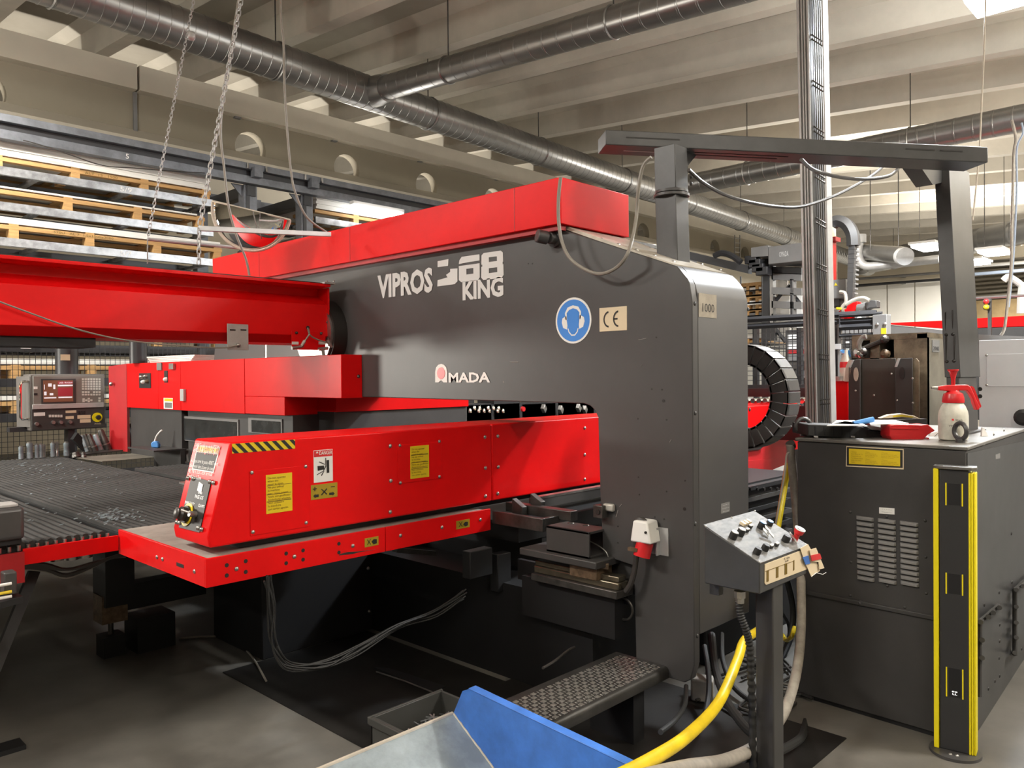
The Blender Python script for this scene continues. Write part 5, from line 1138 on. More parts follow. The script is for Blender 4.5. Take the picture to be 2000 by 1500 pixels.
# bent tag hanging from the corner
tg = thing('cardboard_tag', 'torn cardboard and tape tag hanging from the control desk corner', 'tag', tuple(at(1592, 1100, 'y', Yp-0.01)))
for pts, m, l in (([(1565, 625), (1680, 560), (1745, 680), (1860, 960), (1730, 1050), (1620, 800)], 'cream', 0.008), ([(1600, 760), (1685, 730), (1715, 850), (1645, 870)], 'blue', 0.011), ([(1700, 650), (1800, 615), (1925, 920), (1850, 940), (1840, 830), (1740, 820)], 'cream', 0.014), ([(1720, 730), (1860, 700), (1885, 780), (1740, 815)], 'red_plastic', 0.017)):
    MB().prism([onR(*z5(x, y), l) for x, y in pts], (0, 0.002, 0)).build('tag_piece', m, tg)
MB().tube([onR(*z5(x, y), 0.012) for x, y in [(1730, 1050), (1800, 990), (1900, 1015), (1950, 985)]], 0.001, 5).build('tag_string', 'white', tg)
# post
pxl = at(1475, 1175, 'x', Xp+0.115); pcx = at(1510, 1175, 'x', Xp+0.115); prr = at(1530, 1170, 'y', pcx.y)
MB().box(Xp+0.115, prr.x, pcx.y, pxl.y, 0.0, fbm.z+0.002).build('desk_post', 'charcoal_dark', pd, bevel=0.005)
MB().box(Xp+0.115-0.08, prr.x+0.08, pcx.y-0.08, pxl.y+0.08, 0, 0.012).build('post_base', 'charcoal_dark', pd)
q = at(1445, 1160, 'x', Xp+0.03)
MB().lathe(q, (0, 0, -1), [(0.020, -0.01), (0.020, 0.012), (0.015, 0.014), (0.015, 0.030)], 8).build('cable_gland', 'steel', pd)
q6 = at(1396, 1145, 'x', Xp+0.04); MB().box(q6.x, q6.x+0.03, q6.y-0.015, q6.y+0.02, q6.z-0.03, q6.z+0.02).build('side_bracket', 'steel_dark', pd)
pth = catmull([at(x, y, 'x', Xp+0.03+dx) for x, y, dx in [(1443, 1172, 0), (1446, 1200, 0), (1456, 1228, 0.01), (1464, 1260, 0.03), (1467, 1320, 0.04), (1469, 1400, 0.05), (1471, 1510, 0.05), (1474, 1600, 0.05)]], 22)
rad = [0.0135 if (i % 4) < 2 else 0.0105 for i in range(len(pth))]
MB().tube(pth, rad, 10).build('corrugated_conduit', 'rubber', pd, ang=60)

# ================================================================== HOSES
MB().tube(catmull([at(x, y, 'y', v) for x, y, v in [(1539, 905, 1.95), (1532, 950, 1.95), (1522, 1010, 1.9), (1510, 1080, 1.85), (1500, 1160, 1.8), (1490, 1220, 1.65), (1455, 1250, 1.5), (1440, 1290, 1.42), (1405, 1370, 1.3), (1345, 1435, 1.18), (1270, 1485, 1.08), (1180, 1530, 1.0), (1080, 1560, 0.95)]], 8), 0.0175, 14).build('yellow_hose', 'hose_yellow', label='thick yellow hose curving down to the floor in front of the column', cat='hose')
gh = thing('grey_hose', 'thick grey hose hanging down the left edge of the charcoal cabinet', 'hose', tuple(at(1560, 1200, 'y', 1.72)))
MB().tube(catmull([at(x, y, 'y', v) for x, y, v in [(1543, 868, 1.78), (1549, 930, 1.78), (1556, 1000, 1.76), (1562, 1080, 1.72), (1565, 1160, 1.66), (1564, 1240, 1.6), (1556, 1310, 1.52), (1540, 1370, 1.46), (1520, 1410, 1.42), (1480, 1455, 1.34), (1420, 1485, 1.22), (1340, 1500, 1.1), (1260, 1520, 1.0)]], 8), 0.0215, 14).build('hose_run', 'hose_grey', gh)
MB().tube(catmull([at(x, y, 'y', 1.76) for x, y in [(1541, 884), (1536, 890), (1533, 920), (1524, 975), (1514, 1030)]], 6), 0.005, 6).build('hose_string', 'hose_grey', gh)
MB().cyl(at(1543, 866, 'y', 1.78), at(1546, 873, 'y', 1.78), 0.0235, n=16).build('hose_clamp', 'cable_dark', gh)
MB().tube(catmull([at(x, y, 'y', v) for x, y, v in [(1552, 1225, 1.9), (1545, 1245, 1.9), (1535, 1250, 2.0), (1528, 1240, 2.1)]], 6), 0.012, 10).build('yellow_offcut', 'hose_yellow', label='short piece of yellow hose showing behind the grey hose', cat='hose')
for i, (pts, lab) in enumerate([([(1566, 1365, 1.72), (1572, 1400, 1.6), (1568, 1435, 1.5), (1545, 1455, 1.42), (1510, 1470, 1.36), (1450, 1480, 1.3)], 'black hose looping on the floor in front of the cabinet'), ([(1390, 1240, 1.95), (1398, 1310, 1.8), (1420, 1370, 1.65), (1455, 1420, 1.5), (1480, 1440, 1.4)], 'black hose dropping from behind the column to the floor'), ([(1528, 1100, 2.0), (1548, 1180, 2.0), (1545, 1240, 2.0), (1525, 1290, 2.0)], 'black hose bowed behind the desk post'), ([(1515, 1180, 2.1), (1540, 1220, 2.1), (1535, 1260, 2.1), (1500, 1300, 2.1)], 'thin black hose bowed close beside the desk post'), ([(1340, 1340, 1.9), (1338, 1375, 1.8), (1320, 1405, 1.7), (1290, 1430, 1.6)], 'black cable under the foot of the charcoal column')]):
    MB().tube(catmull([at(x, y, 'y', v) for x, y, v in pts], 7), 0.018 if i < 3 else 0.010, 10).build('black_hose', 'rubber', label=lab, cat='hose')
for i, (pts, lab) in enumerate([([(1376, 1262, 2.1), (1385, 1330, 1.95), (1378, 1390, 1.85), (1350, 1440, 1.7)], 'thin black hose curling left of the column foot'), ([(1410, 1238, 2.2), (1412, 1290, 2.1), (1432, 1340, 1.95), (1470, 1372, 1.8)], 'black hose bending right behind the yellow hose'), ([(1500, 1290, 2.0), (1515, 1330, 1.9), (1548, 1340, 1.8), (1556, 1300, 1.85)], 'small black hose loop on the floor by the desk post')]):
    MB().tube(catmull([at(x, y, 'y', v) for x, y, v in pts], 7), 0.013, 10).build('black_hose', 'rubber', label=lab, cat='hose')
t = thing('floor_cables', 'tangle of dark cables on the floor behind the control desk post', 'cables', tuple(at(1440, 1400, 'z', 0)))
for k in range(9):
    x0_, y0_ = random.uniform(1390, 1560), random.uniform(1290, 1420)
    MB().tube(catmull([at(x0_+random.uniform(-60, 60), y0_+random.uniform(-30, 30), 'z', 0.02) for _ in range(5)], 6), 0.008, 6).build('cable', random.choice(['rubber', 'cable_dark', 'steel_dark']), t)
t = thing('floor_valve', 'small pale metal fitting on the floor behind the column foot', 'fitting', tuple(at(1372, 1330, 'z', 0.05)))
q = at(1372, 1328, 'z', 0.1); MB().obox(q+Vector((0, 0, -0.04)), (0.04, 0.02, 0), (-0.02, 0.05, 0), (0, 0, 0.055)).build('fitting_body', 'table_metal', t, bevel=0.01)

# ================================================================== STEP, SCOOP, CRATE
ZS = 0.30; s1 = at(1307, 1302, 'z', ZS); s2 = at(1215, 1268, 'z', ZS); s3 = at(943, 1352, 'z', ZS)
stp = thing('tread_step', 'black checker plate step fixed to the foot of the column', 'step', (2.3, (s1.y+s2.y)/2, 0))
XA, XZ = s3.x-0.05, X0-0.002; YA_, YZ_ = s1.y, s2.y
MB().prism([(XA, y, z) for y, z in [(YZ_, ZS), (YA_+0.02, ZS), (YA_+0.006, ZS-0.006), (YA_, ZS-0.02), (YA_, ZS-0.05), (YA_+0.01, ZS-0.05), (YA_+0.012, ZS-0.014), (YZ_, ZS-0.01)]], (XZ-XA, 0, 0)).build('step_plate', 'tread', stp, ang=50)
mb = MB(); nx = int((XZ-XA)/0.026); ny = int((YZ_-YA_-0.03)/0.026)
for i in range(nx):
    for j in range(ny):
        x = XA+0.02+i*0.026; y = YA_+0.03+j*0.026
        if (x > XZ-0.01): continue
        if (i+j) % 2 == 0:
            for o_ in (-0.007, 0, 0.007): mb.obox((x, y+o_, ZS+0.001), (0.010, 0.0, 0), (0, 0.0016, 0), (0, 0, 0.0015))
        else: mb.obox((x, y, ZS+0.0005), (0.0018, 0, 0), (0, 0.006, 0), (0, 0, 0.0012))
mb.build('tread_pattern', 'tread_bar', stp, kind='stuff')
for x_a, x_b in ((XA+0.1, XA+0.16), (XZ-0.2, XZ-0.12)): MB().box(x_a, x_b, YA_+0.05, YZ_, 0, ZS-0.012).build('step_leg', 'black', stp)
MB().tube(catmull([at(x, y, 'z', 0.32) for x, y in [(1060, 1305), (1085, 1290), (1110, 1270), (1122, 1264)]], 5), 0.006, 8).build('step_hose', 'cable_dark', stp)
bl2 = at(1260, 1395, 'y', YA_+0.15); 
MB().box(bl2.x-0.45, bl2.x-0.0, YA_+0.2, YA_+0.4, 0.0, at(1260, 1395, 'y', YA_+0.2).z).build('blue_crate', 'blue', bevel=0.01, label='dark blue box in the shade under the checker plate step', cat='box')
# blue scoop / tipping bin
XSC = 1.80
def sc_(px, py): q = at(px, py, 'x', XSC); return (XSC, q.y, q.z)
scp = thing('scoop_bin', 'blue tipping scoop with worn grey inside, low in the foreground', 'bin', (1.4, 1.6, 0))
pk = Vector(sc_(915, 1346)); pl_ = Vector(sc_(886, 1392)); pn = Vector(sc_(1235, 1500)); weld = Vector(sc_(965, 1500))
dirT = (pn-pk); far = pk+dirT*1.15
dw = (weld-pl_); wl_ = pl_+dw*1.6
side = [pk, far, Vector((XSC, far.y, 0.10)), Vector((XSC, wl_.y+0.02, 0.10)), wl_, pl_, Vector(sc_(893, 1375)), Vector(sc_(903, 1350))]
MB().prism(side, (0.006, 0, 0)).build('side_wall', 'blue', scp)
fl = (far-pk).normalized(); upn = Vector((0, -fl.z, fl.y)); upn = upn if upn.z > 0 else -upn
MB().prism([pk+Vector((-0.001, 0, 0)), far+Vector((-0.001, 0, 0)), far+upn*0.004+Vector((-0.001, 0, 0)), pk+upn*0.004+Vector((-0.001, 0, 0))], (0.034, 0, 0)).build('side_flange', 'blue', scp, bevel=0.002)
MB().tube([pl_+(wl_-pl_)*(i/24)+Vector((-0.003, random.uniform(-.0015, .0015), random.uniform(-.0015, .0015))) for i in range(25)], 0.0035, 6).build('weld_seam', 'dusty', scp)
LX = 0.78
nd = dw.normalized()
mid = pl_+nd*0.03
MB().prism([pl_+Vector((-0.004, 0, 0)), wl_+Vector((-0.004, 0, 0)), wl_+Vector((-0.004, -0.004, -0.006)), pl_+Vector((-0.004, 0.004, -0.006))], (-LX, 0, 0)).build('back_panel', 'scoop_steel', scp)
MB().tube([pl_+Vector((-0.004, 0.002, -0.002)), pl_+Vector((-LX, 0.002, -0.002))], 0.007, 8).build('rim_edge', 'dusty', scp)
MB().prism([Vector((XSC-0.004, wl_.y, wl_.z)), Vector((XSC-0.004, far.y, 0.11)), Vector((XSC-0.004, far.y, 0.10)), Vector((XSC-0.004, wl_.y, wl_.z-0.01))], (-LX, 0, 0)).build('floor_panel', 'scoop_steel', scp)
MB().prism([v+Vector((-LX, 0, 0)) for v in side], (0.006, 0, 0)).build('side_wall', 'blue', scp)
for dx in (-0.12, -LX+0.12): MB().box(XSC+dx-0.04, XSC+dx+0.04, wl_.y-0.15, wl_.y, 0.0, 0.11).box(XSC+dx-0.04, XSC+dx+0.04, far.y+0.1, far.y+0.2, 0, 0.11).build('bin_foot', 'blue', scp)
MB().prism([Vector((XSC-0.004, pl_.y+0.004, pl_.z-0.008)), Vector((XSC-0.004, wl_.y+0.01, 0.10)), Vector((XSC-0.004, wl_.y+0.0, 0.10))], (-LX, 0, 0)).build('back_stay', 'blue', scp)
# plastic crate with scrap
zc3 = 0.24; k1 = at(737, 1406, 'z', zc3); k2 = at(862, 1347, 'z', zc3)
kr = thing('scrap_crate', 'black plastic crate half full of thin metal offcuts', 'crate', ((k1.x+k2.x)/2, k2.y-0.2, 0))
xa, xb, yt = k1.x, k2.x, k2.y; yb2 = yt-0.42; w_ = 0.012
for bx in ((xa, xb, yt-w_, yt), (xa, xb, yb2, yb2+w_), (xa, xa+w_, yb2, yt), (xb-w_, xb, yb2, yt)):
    MB().box(bx[0], bx[1], bx[2], bx[3], 0.0, zc3).build('crate_wall', 'crate', kr, bevel=0.003)
MB().box(xa, xb, yb2, yt, 0, 0.012).build('crate_floor', 'crate', kr)
MB().box(xa-0.01, xb+0.01, yt, yt+0.012, zc3-0.03, zc3).box(xa-0.012, xa, yb2, yt, zc3-0.03, zc3).box(xa-0.01, xb+0.01, yb2-0.012, yb2, zc3-0.03, zc3).build('crate_rim', 'crate', kr, bevel=0.003)
mb = MB()
for k in range(260):
    a1 = random.uniform(0, PI); L = random.uniform(0.02, 0.07)
    x, y = random.uniform(xa+0.08, xb-0.07), random.uniform(yb2+0.07, yt-0.07); z = 0.12+0.05*(x-xa)/(xb-xa)+random.uniform(-0.01, 0.03)
    mb.obox((x, y, z), (math.cos(a1)*L/1.2, math.sin(a1)*L/1.2, random.uniform(-.01, .01)), (-math.sin(a1)*0.003, math.cos(a1)*0.003, 0), (0, 0, 0.0012))
tag(mb.build('metal_offcuts', 'scrap'), 'grey thin metal offcuts piled in the black crate', 'metal scrap', kind='stuff')
t = thing('floor_bar', 'thin bright rod on a dark plate in the shade behind the crate', 'rod', tuple(at(800, 1335, 'z', 0.0)))
MB().tube([at(735, 1312, 'z', 0.02), at(790, 1330, 'z', 0.03), at(845, 1352, 'z', 0.03)], 0.004, 6).build('rod', 'steel', t)
MB().prism([at(x, y, 'z', 0.0) for x, y in [(730, 1308), (760, 1310), (870, 1345), (850, 1358)]], (0, 0, 0.015)).build('base_plate', 'black', t)

# ================================================================== STORAGE RACK (upper left background)
YR_ = 9.6
rk = thing('storage_rack', 'tall dark steel cassette rack with long twin top beams along the back', 'rack', (3.5, YR_+0.7, 0))
xr1 = at(490, 400, 'y', YR_).x; xr2 = at(600, 400, 'y', YR_).x
z_a, z_b, z_c, z_d = [at(0, y, 'y', YR_-0.1).z for y in (222, 237, 251, 269)]
MB().box(-2.5, 16, YR_-0.14, YR_-0.02, z_b, z_a).build('top_beam', 'rack_steel', rk, bevel=0.004)
MB().box(-2.5, 16, YR_-0.10, YR_+0.02, z_d, z_c).build('top_beam', 'rack_steel', rk, bevel=0.004)
MB().box(-2.5, 16, YR_-0.06, YR_+0.04, z_c, z_b).build('beam_web', 'rack_black', rk)
MB().box(-2.5, 16, YR_+1.5, YR_+1.6, z_d, z_b).build('rear_beam', 'rack_steel', rk)
q = at(249, 305, 'y', YR_-0.11); text('bay_number', '5', (q.x, YR_-0.105, q.z), (1, 0, 0), (0, 0, 1), 0.035, 0.055, 'white', rk)
for x in (xr1, xr2):
    MB().box(x-0.09, x+0.09, YR_+0.0, YR_+0.16, 0, z_d).build('rack_post', 'rack_steel', rk, bevel=0.005)
    MB().box(x-0.07, x-0.02, YR_-0.012, YR_+0.0, 0, z_d).build('post_groove', 'rack_black', rk)
    MB().box(x-0.08, x+0.08, YR_+1.4, YR_+1.55, 0, z_b).build('rack_post', 'rack_steel', rk)
    MB().box(x-0.06, x+0.06, YR_-0.02, YR_+1.5, z_d-0.14, z_d).build('cross_beam', 'rack_black', rk)
    MB().prism([(x-0.24, YR_+0.05, z_d), (x-0.09, YR_+0.05, z_d), (x-0.09, YR_+0.05, z_d-0.16)], (0, 0.02, 0)).build('corner_plate', 'rack_steel', rk)
    MB().box(x-0.05, x+0.07, YR_-0.2, YR_-0.1, z_c-0.02, z_b+0.03).build('bolt_bracket', 'rack_steel', rk)
    for s in (-0.12, 0.14): MB().cyl((x+s, YR_-0.16, z_b), (x+s, YR_-0.16, z_b+0.07), 0.014, n=8).build('bolt_or_shadow', 'steel', rk)
    MB().obox((x-0.15, YR_+0.1, 1.9+1.0), (0.035, 0, 0.0), (0, 0.03, 0), (0.06, 0, 0.35)).build('diagonal_brace', 'rack_black', rk)
zbeam = [at(0, y, 'y', YR_).z for y in (331, 400, 470)]; pitch = (zbeam[0]-zbeam[2])/2
xend = at(418, 400, 'y', YR_).x; bay2 = at(618, 405, 'y', YR_).x
ords = ['topmost', 'second from the top', 'third from the top', 'fourth from the top', 'fifth from the top', 'sixth from the top', 'seventh from the top', 'lowest']
sheets_h = [0.17, 0.02, 0.07, 0.03, 0.05, 0.04, 0.06, 0.05]; stub = [0.055, 0.085, 0.09, 0.09, 0.08, 0.09, 0.09, 0.08]; offs = [-0.02, 0.02, 0.08, 0, 0.05, 0, 0.03, 0.0]
def cassette(x0, x1, k, bay, shows=True):
    zc_ = zbeam[0]-pitch*k; y0 = YR_+0.02
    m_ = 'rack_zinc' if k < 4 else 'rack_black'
    t = thing('rack_cassette', ('grey steel sheet cassette, %s of the left bay' if bay == 0 else 'grey steel sheet cassette, %s of the right bay') % ords[k], 'cassette', ((x0+x1)/2, y0+0.7, zc_-0.045), 'steel cassettes of the storage rack')
    MB().box(x0, x1, y0, y0+0.05, zc_-0.045, zc_+0.045).build('front_rail', m_, t, bevel=0.003)
    MB().box(x0, x1, y0+1.3, y0+1.35, zc_-0.045, zc_+0.045).build('rear_rail', 'rack_black', t)
    MB().box(x0, x1, y0+0.65, y0+0.70, zc_-0.04, zc_+0.02).build('middle_rail', 'rack_black', t)
    n = max(2, int((x1-x0)/0.85))
    for i in range(n+1):
        x = x0+0.05+(x1-x0-0.1)*i/n; MB().box(x-0.03, x+0.03, y0+0.05, y0+1.3, zc_-0.035, zc_+0.0).build('cross_bar', 'rack_zinc', t)
    if k in (0, 2) and bay == 0:
        q = at(246, 370 if k == 0 else 492, 'y', y0); text('cassette_number', '5/9' if k == 0 else '5/7', (q.x, y0-0.002, zc_+0.0), (1, 0, 0), (0, 0, 1), 0.13, 0.055, 'white', t)
    xe_ = x1-(0.02 if k == 0 else 0.1 if k == 1 else -0.12) if bay == 0 else x1
    zb0 = zc_+0.047; sb_ = stub[k]
    p = thing('sheet_pallet', ('pale wooden pallet on the %s cassette of the left bay' if bay == 0 else 'pale wooden pallet on the %s cassette of the right bay') % ords[k], 'pallet', ((x0+xe_)/2, y0+0.7, zb0), 'wooden pallets in the storage rack')
    nb = max(2, int((xe_-x0)/0.75)); 
    for i in range(nb+1):
        x = xe_-0.06-i*0.75+offs[k]*0
        if x < x0+0.04: break
        MB().box(x-0.045, x+0.045, y0+0.02, y0+0.14, zb0, zb0+sb_).build('pallet_block', 'wood', p)
        MB().box(x-0.04, x+0.04, y0+0.5, y0+0.62, zb0, zb0+sb_).build('pallet_block', 'wood', p)
        MB().box(x-0.045, x+0.045, y0+0.02, y0+1.2, zb0+sb_+0.045, zb0+sb_+0.06).build('deck_board', 'wood', p)
    MB().box(x0, xe_, y0+0.02, y0+0.10, zb0+sb_, zb0+sb_+0.045).build('stringer', 'wood', p, bevel=0.002)
    MB().box(x0, xe_, y0+0.52, y0+0.60, zb0+sb_, zb0+sb_+0.045).build('stringer', 'wood', p)
    MB().box(x0, xe_, y0+1.1, y0+1.18, zb0+sb_, zb0+sb_+0.045).build('stringer', 'wood', p)
    if bay == 0 and k in (0, 2):
        text('chalk_mark', 'ALT  15 . 1500' if k == 0 else 'S75U   AL 7  1,5x1500x3000', (at(200 if k == 0 else 165, 400, 'y', y0).x, y0+0.018, zb0+sb_+0.022), (1, 0, 0), (0, 0, 1), 0.35 if k == 0 else 0.62, 0.03, 'ink_brown', p)
    zs = zb0+sb_+0.061
    s = thing('sheet_stack', ('white metal sheets stacked on the %s pallet of the left bay' if bay == 0 else 'white metal sheets stacked on the %s pallet of the right bay') % ords[k], 'metal sheets', ((x0+xe_)/2, y0+0.7, zs), 'sheet stacks in the storage rack')
    L = sheets_h[k]; n = max(1, int(L/0.03)); e_ = xe_-(0 if k != 1 else 0.1)
    for i in range(n): MB().box(x0+0.02+0.02*(i % 2), e_-0.02*(i % 3), y0+0.02+0.012*(i % 2), y0+1.25, zs+L*i/n, zs+L*(i+1)/n-0.001).build('sheet_layer', 'sheet_white', s)
for k in range(8):
    cassette(-1.2, xend, k, 0)
    cassette(bay2, bay2+3.0, k, 1)
t = thing('sheet_package', 'long white wrapped profile lying on the topmost sheet stack', 'package', tuple(at(60, 285, 'y', YR_+0.3)))
q = at(130, 318, 'y', YR_+0.3)
MB().box(-1.2, at(118, 300, 'y', YR_+0.3).x, YR_+0.06, YR_+0.3, zbeam[0]+0.15+0.175, zbeam[0]+0.15+0.26).build('profile', 'sheet_white', t, bevel=0.01)
MB().tube(catmull([at(x, y, 'y', YR_-0.16) for x, y in [(45, 274), (75, 282), (130, 300), (200, 323), (260, 328), (330, 334), (400, 338)]], 5), 0.006, 6).build('rack_cable', 'cable_dark', label='thin black cable sagging under the rack top beam', cat='cable')
t = thing('red_tag', 'small red tag hanging behind the chain on the rack', 'tag', tuple(at(268, 330, 'y', YR_+0.2)))
pbox('tag_plate', 'y', YR_+0.25, (258, 326, 281, 334), 0.01, 'red', t)
# mesh guard fence behind the brush tables
fe = thing('mesh_fence', 'black wire mesh guard fence behind the console and brush beds', 'fence', (3.5, 8.85, 0))
YFc = 8.85; fx0, fx1 = 0.8, 6.6
mb = MB()
n = int((fx1-fx0)/0.05)
for i in range(n+1): x = fx0+0.05*i; mb.box(x-0.0022, x+0.0022, YFc-0.002, YFc+0.002, 0.15, 2.15)
for i in range(41): z = 0.15+0.05*i; mb.box(fx0, fx1, YFc-0.004, YFc-0.001, z-0.0022, z+0.0022)
mb.build('wire_mesh', 'rack_black', fe, kind='stuff')
for z in (0.12, 0.62, 2.17): MB().box(fx0, fx1, YFc+0.002, YFc+0.04, z-0.025, z+0.025).build('fence_rail', 'rack_black', fe)
for x in (fx0, at(143, 840, 'y', YFc).x, 4.1, 5.3, fx1): MB().box(x-0.035, x+0.035, YFc+0.0, YFc+0.06, 0, 2.2).build('fence_post', 'rack_black', fe)
q = decal('paper_sheet', 'y', YFc-0.01, (40, 659, 61, 681), 'paper', fe, 0.002)
# low racks of the next machine seen through the throat
bgm = thing('dark_toolrack', 'dark tool rack with shiny holders seen through the frame throat', 'rack', tuple(at(1000, 800, 'y', 7.0)))
for k, (px0, px1) in enumerate([(905, 960), (965, 1015), (1020, 1085), (1090, 1160)]):
    pbox('rack_box', 'y', 7.0, (px0, 782 if k % 2 else 790, px1, 830), 0.3, 'rack_black', bgm)
for k in range(11):
    q = at(918+k*6.2+(k % 3)*2, 806-(k % 2)*5, 'y', 6.95); MB().lathe(q, (0, 0, 1), [(0.022, 0), (0.022, 0.03), (0.012, 0.05)], 10).build('tool_holder', 'chrome', bgm)
for px, py in ((1062, 798), (1095, 800), (1130, 797), (1142, 800)):
    q = at(px, py, 'y', 6.9); MB().obox(q, (0.015, 0, 0.03), (0, 0.03, 0), (0.02, 0, -0.03)).build('tool_clamp', 'steel', bgm, bevel=0.004)
q = at(1020, 799, 'y', 6.9); MB().lathe(q, (0, -1, 0), [(0.035, 0), (0.03, 0.03)], 14).build('red_cap', 'red_plastic', bgm)
MB().box(at(905, 830, 'y', 7).x, at(1200, 830, 'y', 7).x, 7.0, 7.4, 0, 1.25).build('rack_base', 'rack_black', bgm)

# ================================================================== CNC CONSOLE
YK = 8.3
cn = thing('cnc_console', 'grey control console with red screen, white keypad and yellow stop knob', 'control console', tuple(at(135, 835, 'y', YK)))
pbox('console_body', 'y', YK, (58, 731, 206, 835), 0.22, 'console_grey', cn, bevel=0.01)
q1_, q2_ = at(58, 735, 'y', YK), at(46, 835, 'y', YK)
MB().prism([(q1_.x, YK, q1_.z), (q1_.x, YK, q2_.z), (q1_.x-0.06, YK+0.2, q2_.z), (q1_.x-0.06, YK+0.2, q1_.z)], (0.02, 0.03, 0)).build('side_wing', 'console_grey', cn)
mbh = MB().tube([at(x, y, 'y', YK+0.02) for x, y in [(56, 745), (43, 746), (40, 752), (40, 815), (43, 819), (56, 818)]], 0.012, 8).build('grab_handle', 'chrome', cn)
fp = decal('upper_panel', 'y', YK, (63, 734, 202, 794), 'console_face', cn, 0.02, bevel=0.005)
decal('panel_ledge', 'y', YK-0.02, (63, 790, 202, 795), 'galv_light', fp, 0.01, bevel=0.002)
decal('screen_bezel', 'y', YK-0.02, (80, 740, 148, 790), 'charcoal_dark', fp, 0.006)
scn = decal('screen', 'y', YK-0.026, (84, 743, 143, 784), 'screen_brown', cn, 0.003, label='glowing brown and red screen')
decal('screen_window', 'y', YK-0.029, (113, 745, 142, 750), 'screen_red', scn, 0.001); decal('screen_window', 'y', YK-0.029, (113, 757, 142, 773), 'screen_red', scn, 0.001)
decal('screen_window', 'y', YK-0.029, (113, 751.5, 142, 754), 'screen_text', scn, 0.001); dtext('screen_title', 'LASER  PROGRAM', 'y', YK-0.03, (115, 746, 141, 749), 'screen_text', scn)
for bx in ((94, 749, 101, 755), (104, 751, 108, 760), (86, 751, 87.5, 761), (86, 765, 91, 772), (86, 776, 110, 778), (114, 775, 141, 777), (97, 768, 104, 772)): decal('screen_item', 'y', YK-0.029, bx, 'screen_text', scn, 0.001)
for r_ in range(6):
    for c_ in range(7):
        x, y = 160+c_*5.35, 739+r_*4.7
        if r_ == 5 and c_ == 3: continue
        decal('key', 'y', YK-0.02, (x, y+(1.8 if r_ == 5 else 0), x+4, y+3.4+(1.8 if r_ == 5 else 0)), 'key_white', fp, 0.006)
for c_ in range(7): decal('key', 'y', YK-0.02, (160+c_*5.35, 769, 164+c_*5.35, 772.4), 'key_white', fp, 0.006)
for x, y in ((161, 778), (161, 782), (166, 780), (171, 777), (171, 782), (176, 780), (192, 776), (192, 781)): decal('key', 'y', YK-0.02, (x, y, x+4.2, y+3.5), 'key_white', fp, 0.006)
decal('power_key', 'y', YK-0.02, (66, 755, 73, 760), 'white', fp, 0.006); decal('power_key', 'y', YK-0.02, (66, 768, 73, 772), 'rubber', fp, 0.006)
lp2 = decal('lower_panel', 'y', YK, (61, 798, 205, 834), 'charcoal_dark', cn, 0.012, bevel=0.004)
decal('tape_label', 'y', YK-0.012, (66, 806, 88, 812), 'white', lp2, 0.002)
for bx in ((128, 802, 149, 806), (128, 813, 144, 818), (151, 811, 177, 817), (156, 819, 177, 825)): decal('cream_label', 'y', YK-0.012, bx, 'cream', lp2, 0.002)
for k in range(5): decal('push_key', 'y', YK-0.012, (95+k*5.5, 810, 99.5+k*5.5, 815), 'key_white', lp2, 0.01)
for px, py in ((71, 828), (103, 825), (118, 825), (136, 824)): 
    q = at(px, py, 'y', YK-0.012); MB().lathe(q, (0, -1, 0), [(0.018, 0), (0.016, 0.03)], 12).build('key_switch', 'steel', lp2)
for k in range(6): decal('small_key', 'y', YK-0.012, (153+k % 3*5, 803+(k//3)*3.4, 156+k % 3*5, 805.4+(k//3)*3.4), 'rubber', lp2, 0.006)
q = at(189.5, 815, 'y', YK-0.012); sr = MB().lathe(q, (0, -1, 0), [(0.046, 0), (0.046, 0.01)], 28).build('stop_ring', 'yellow_bright', lp2)
MB().lathe(q+Vector((0, -0.012, 0)), (0, -1, 0), [(0.018, 0), (0.024, 0.03), (0.02, 0.045)], 20).build('stop_button', 'rubber', cn)
dtext('maker_mark', 'Amada', 'y', YK-0.013, (184, 825.5, 197, 828.5), 'cream', lp2)
MB().box(at(136, 850, 'y', YK).x, at(149, 850, 'y', YK).x, YK+0.04, YK+0.14, 0.0, at(136, 835, 'y', YK).z+0.02).build('console_stand', 'rack_black', cn)
MB().box(at(20, 836, 'y', YK+0.1).x, at(210, 836, 'y', YK+0.1).x, YK+0.12, YK+0.22, at(100, 842, 'y', YK).z, at(100, 833, 'y', YK).z).build('console_bar', 'rack_black', cn)
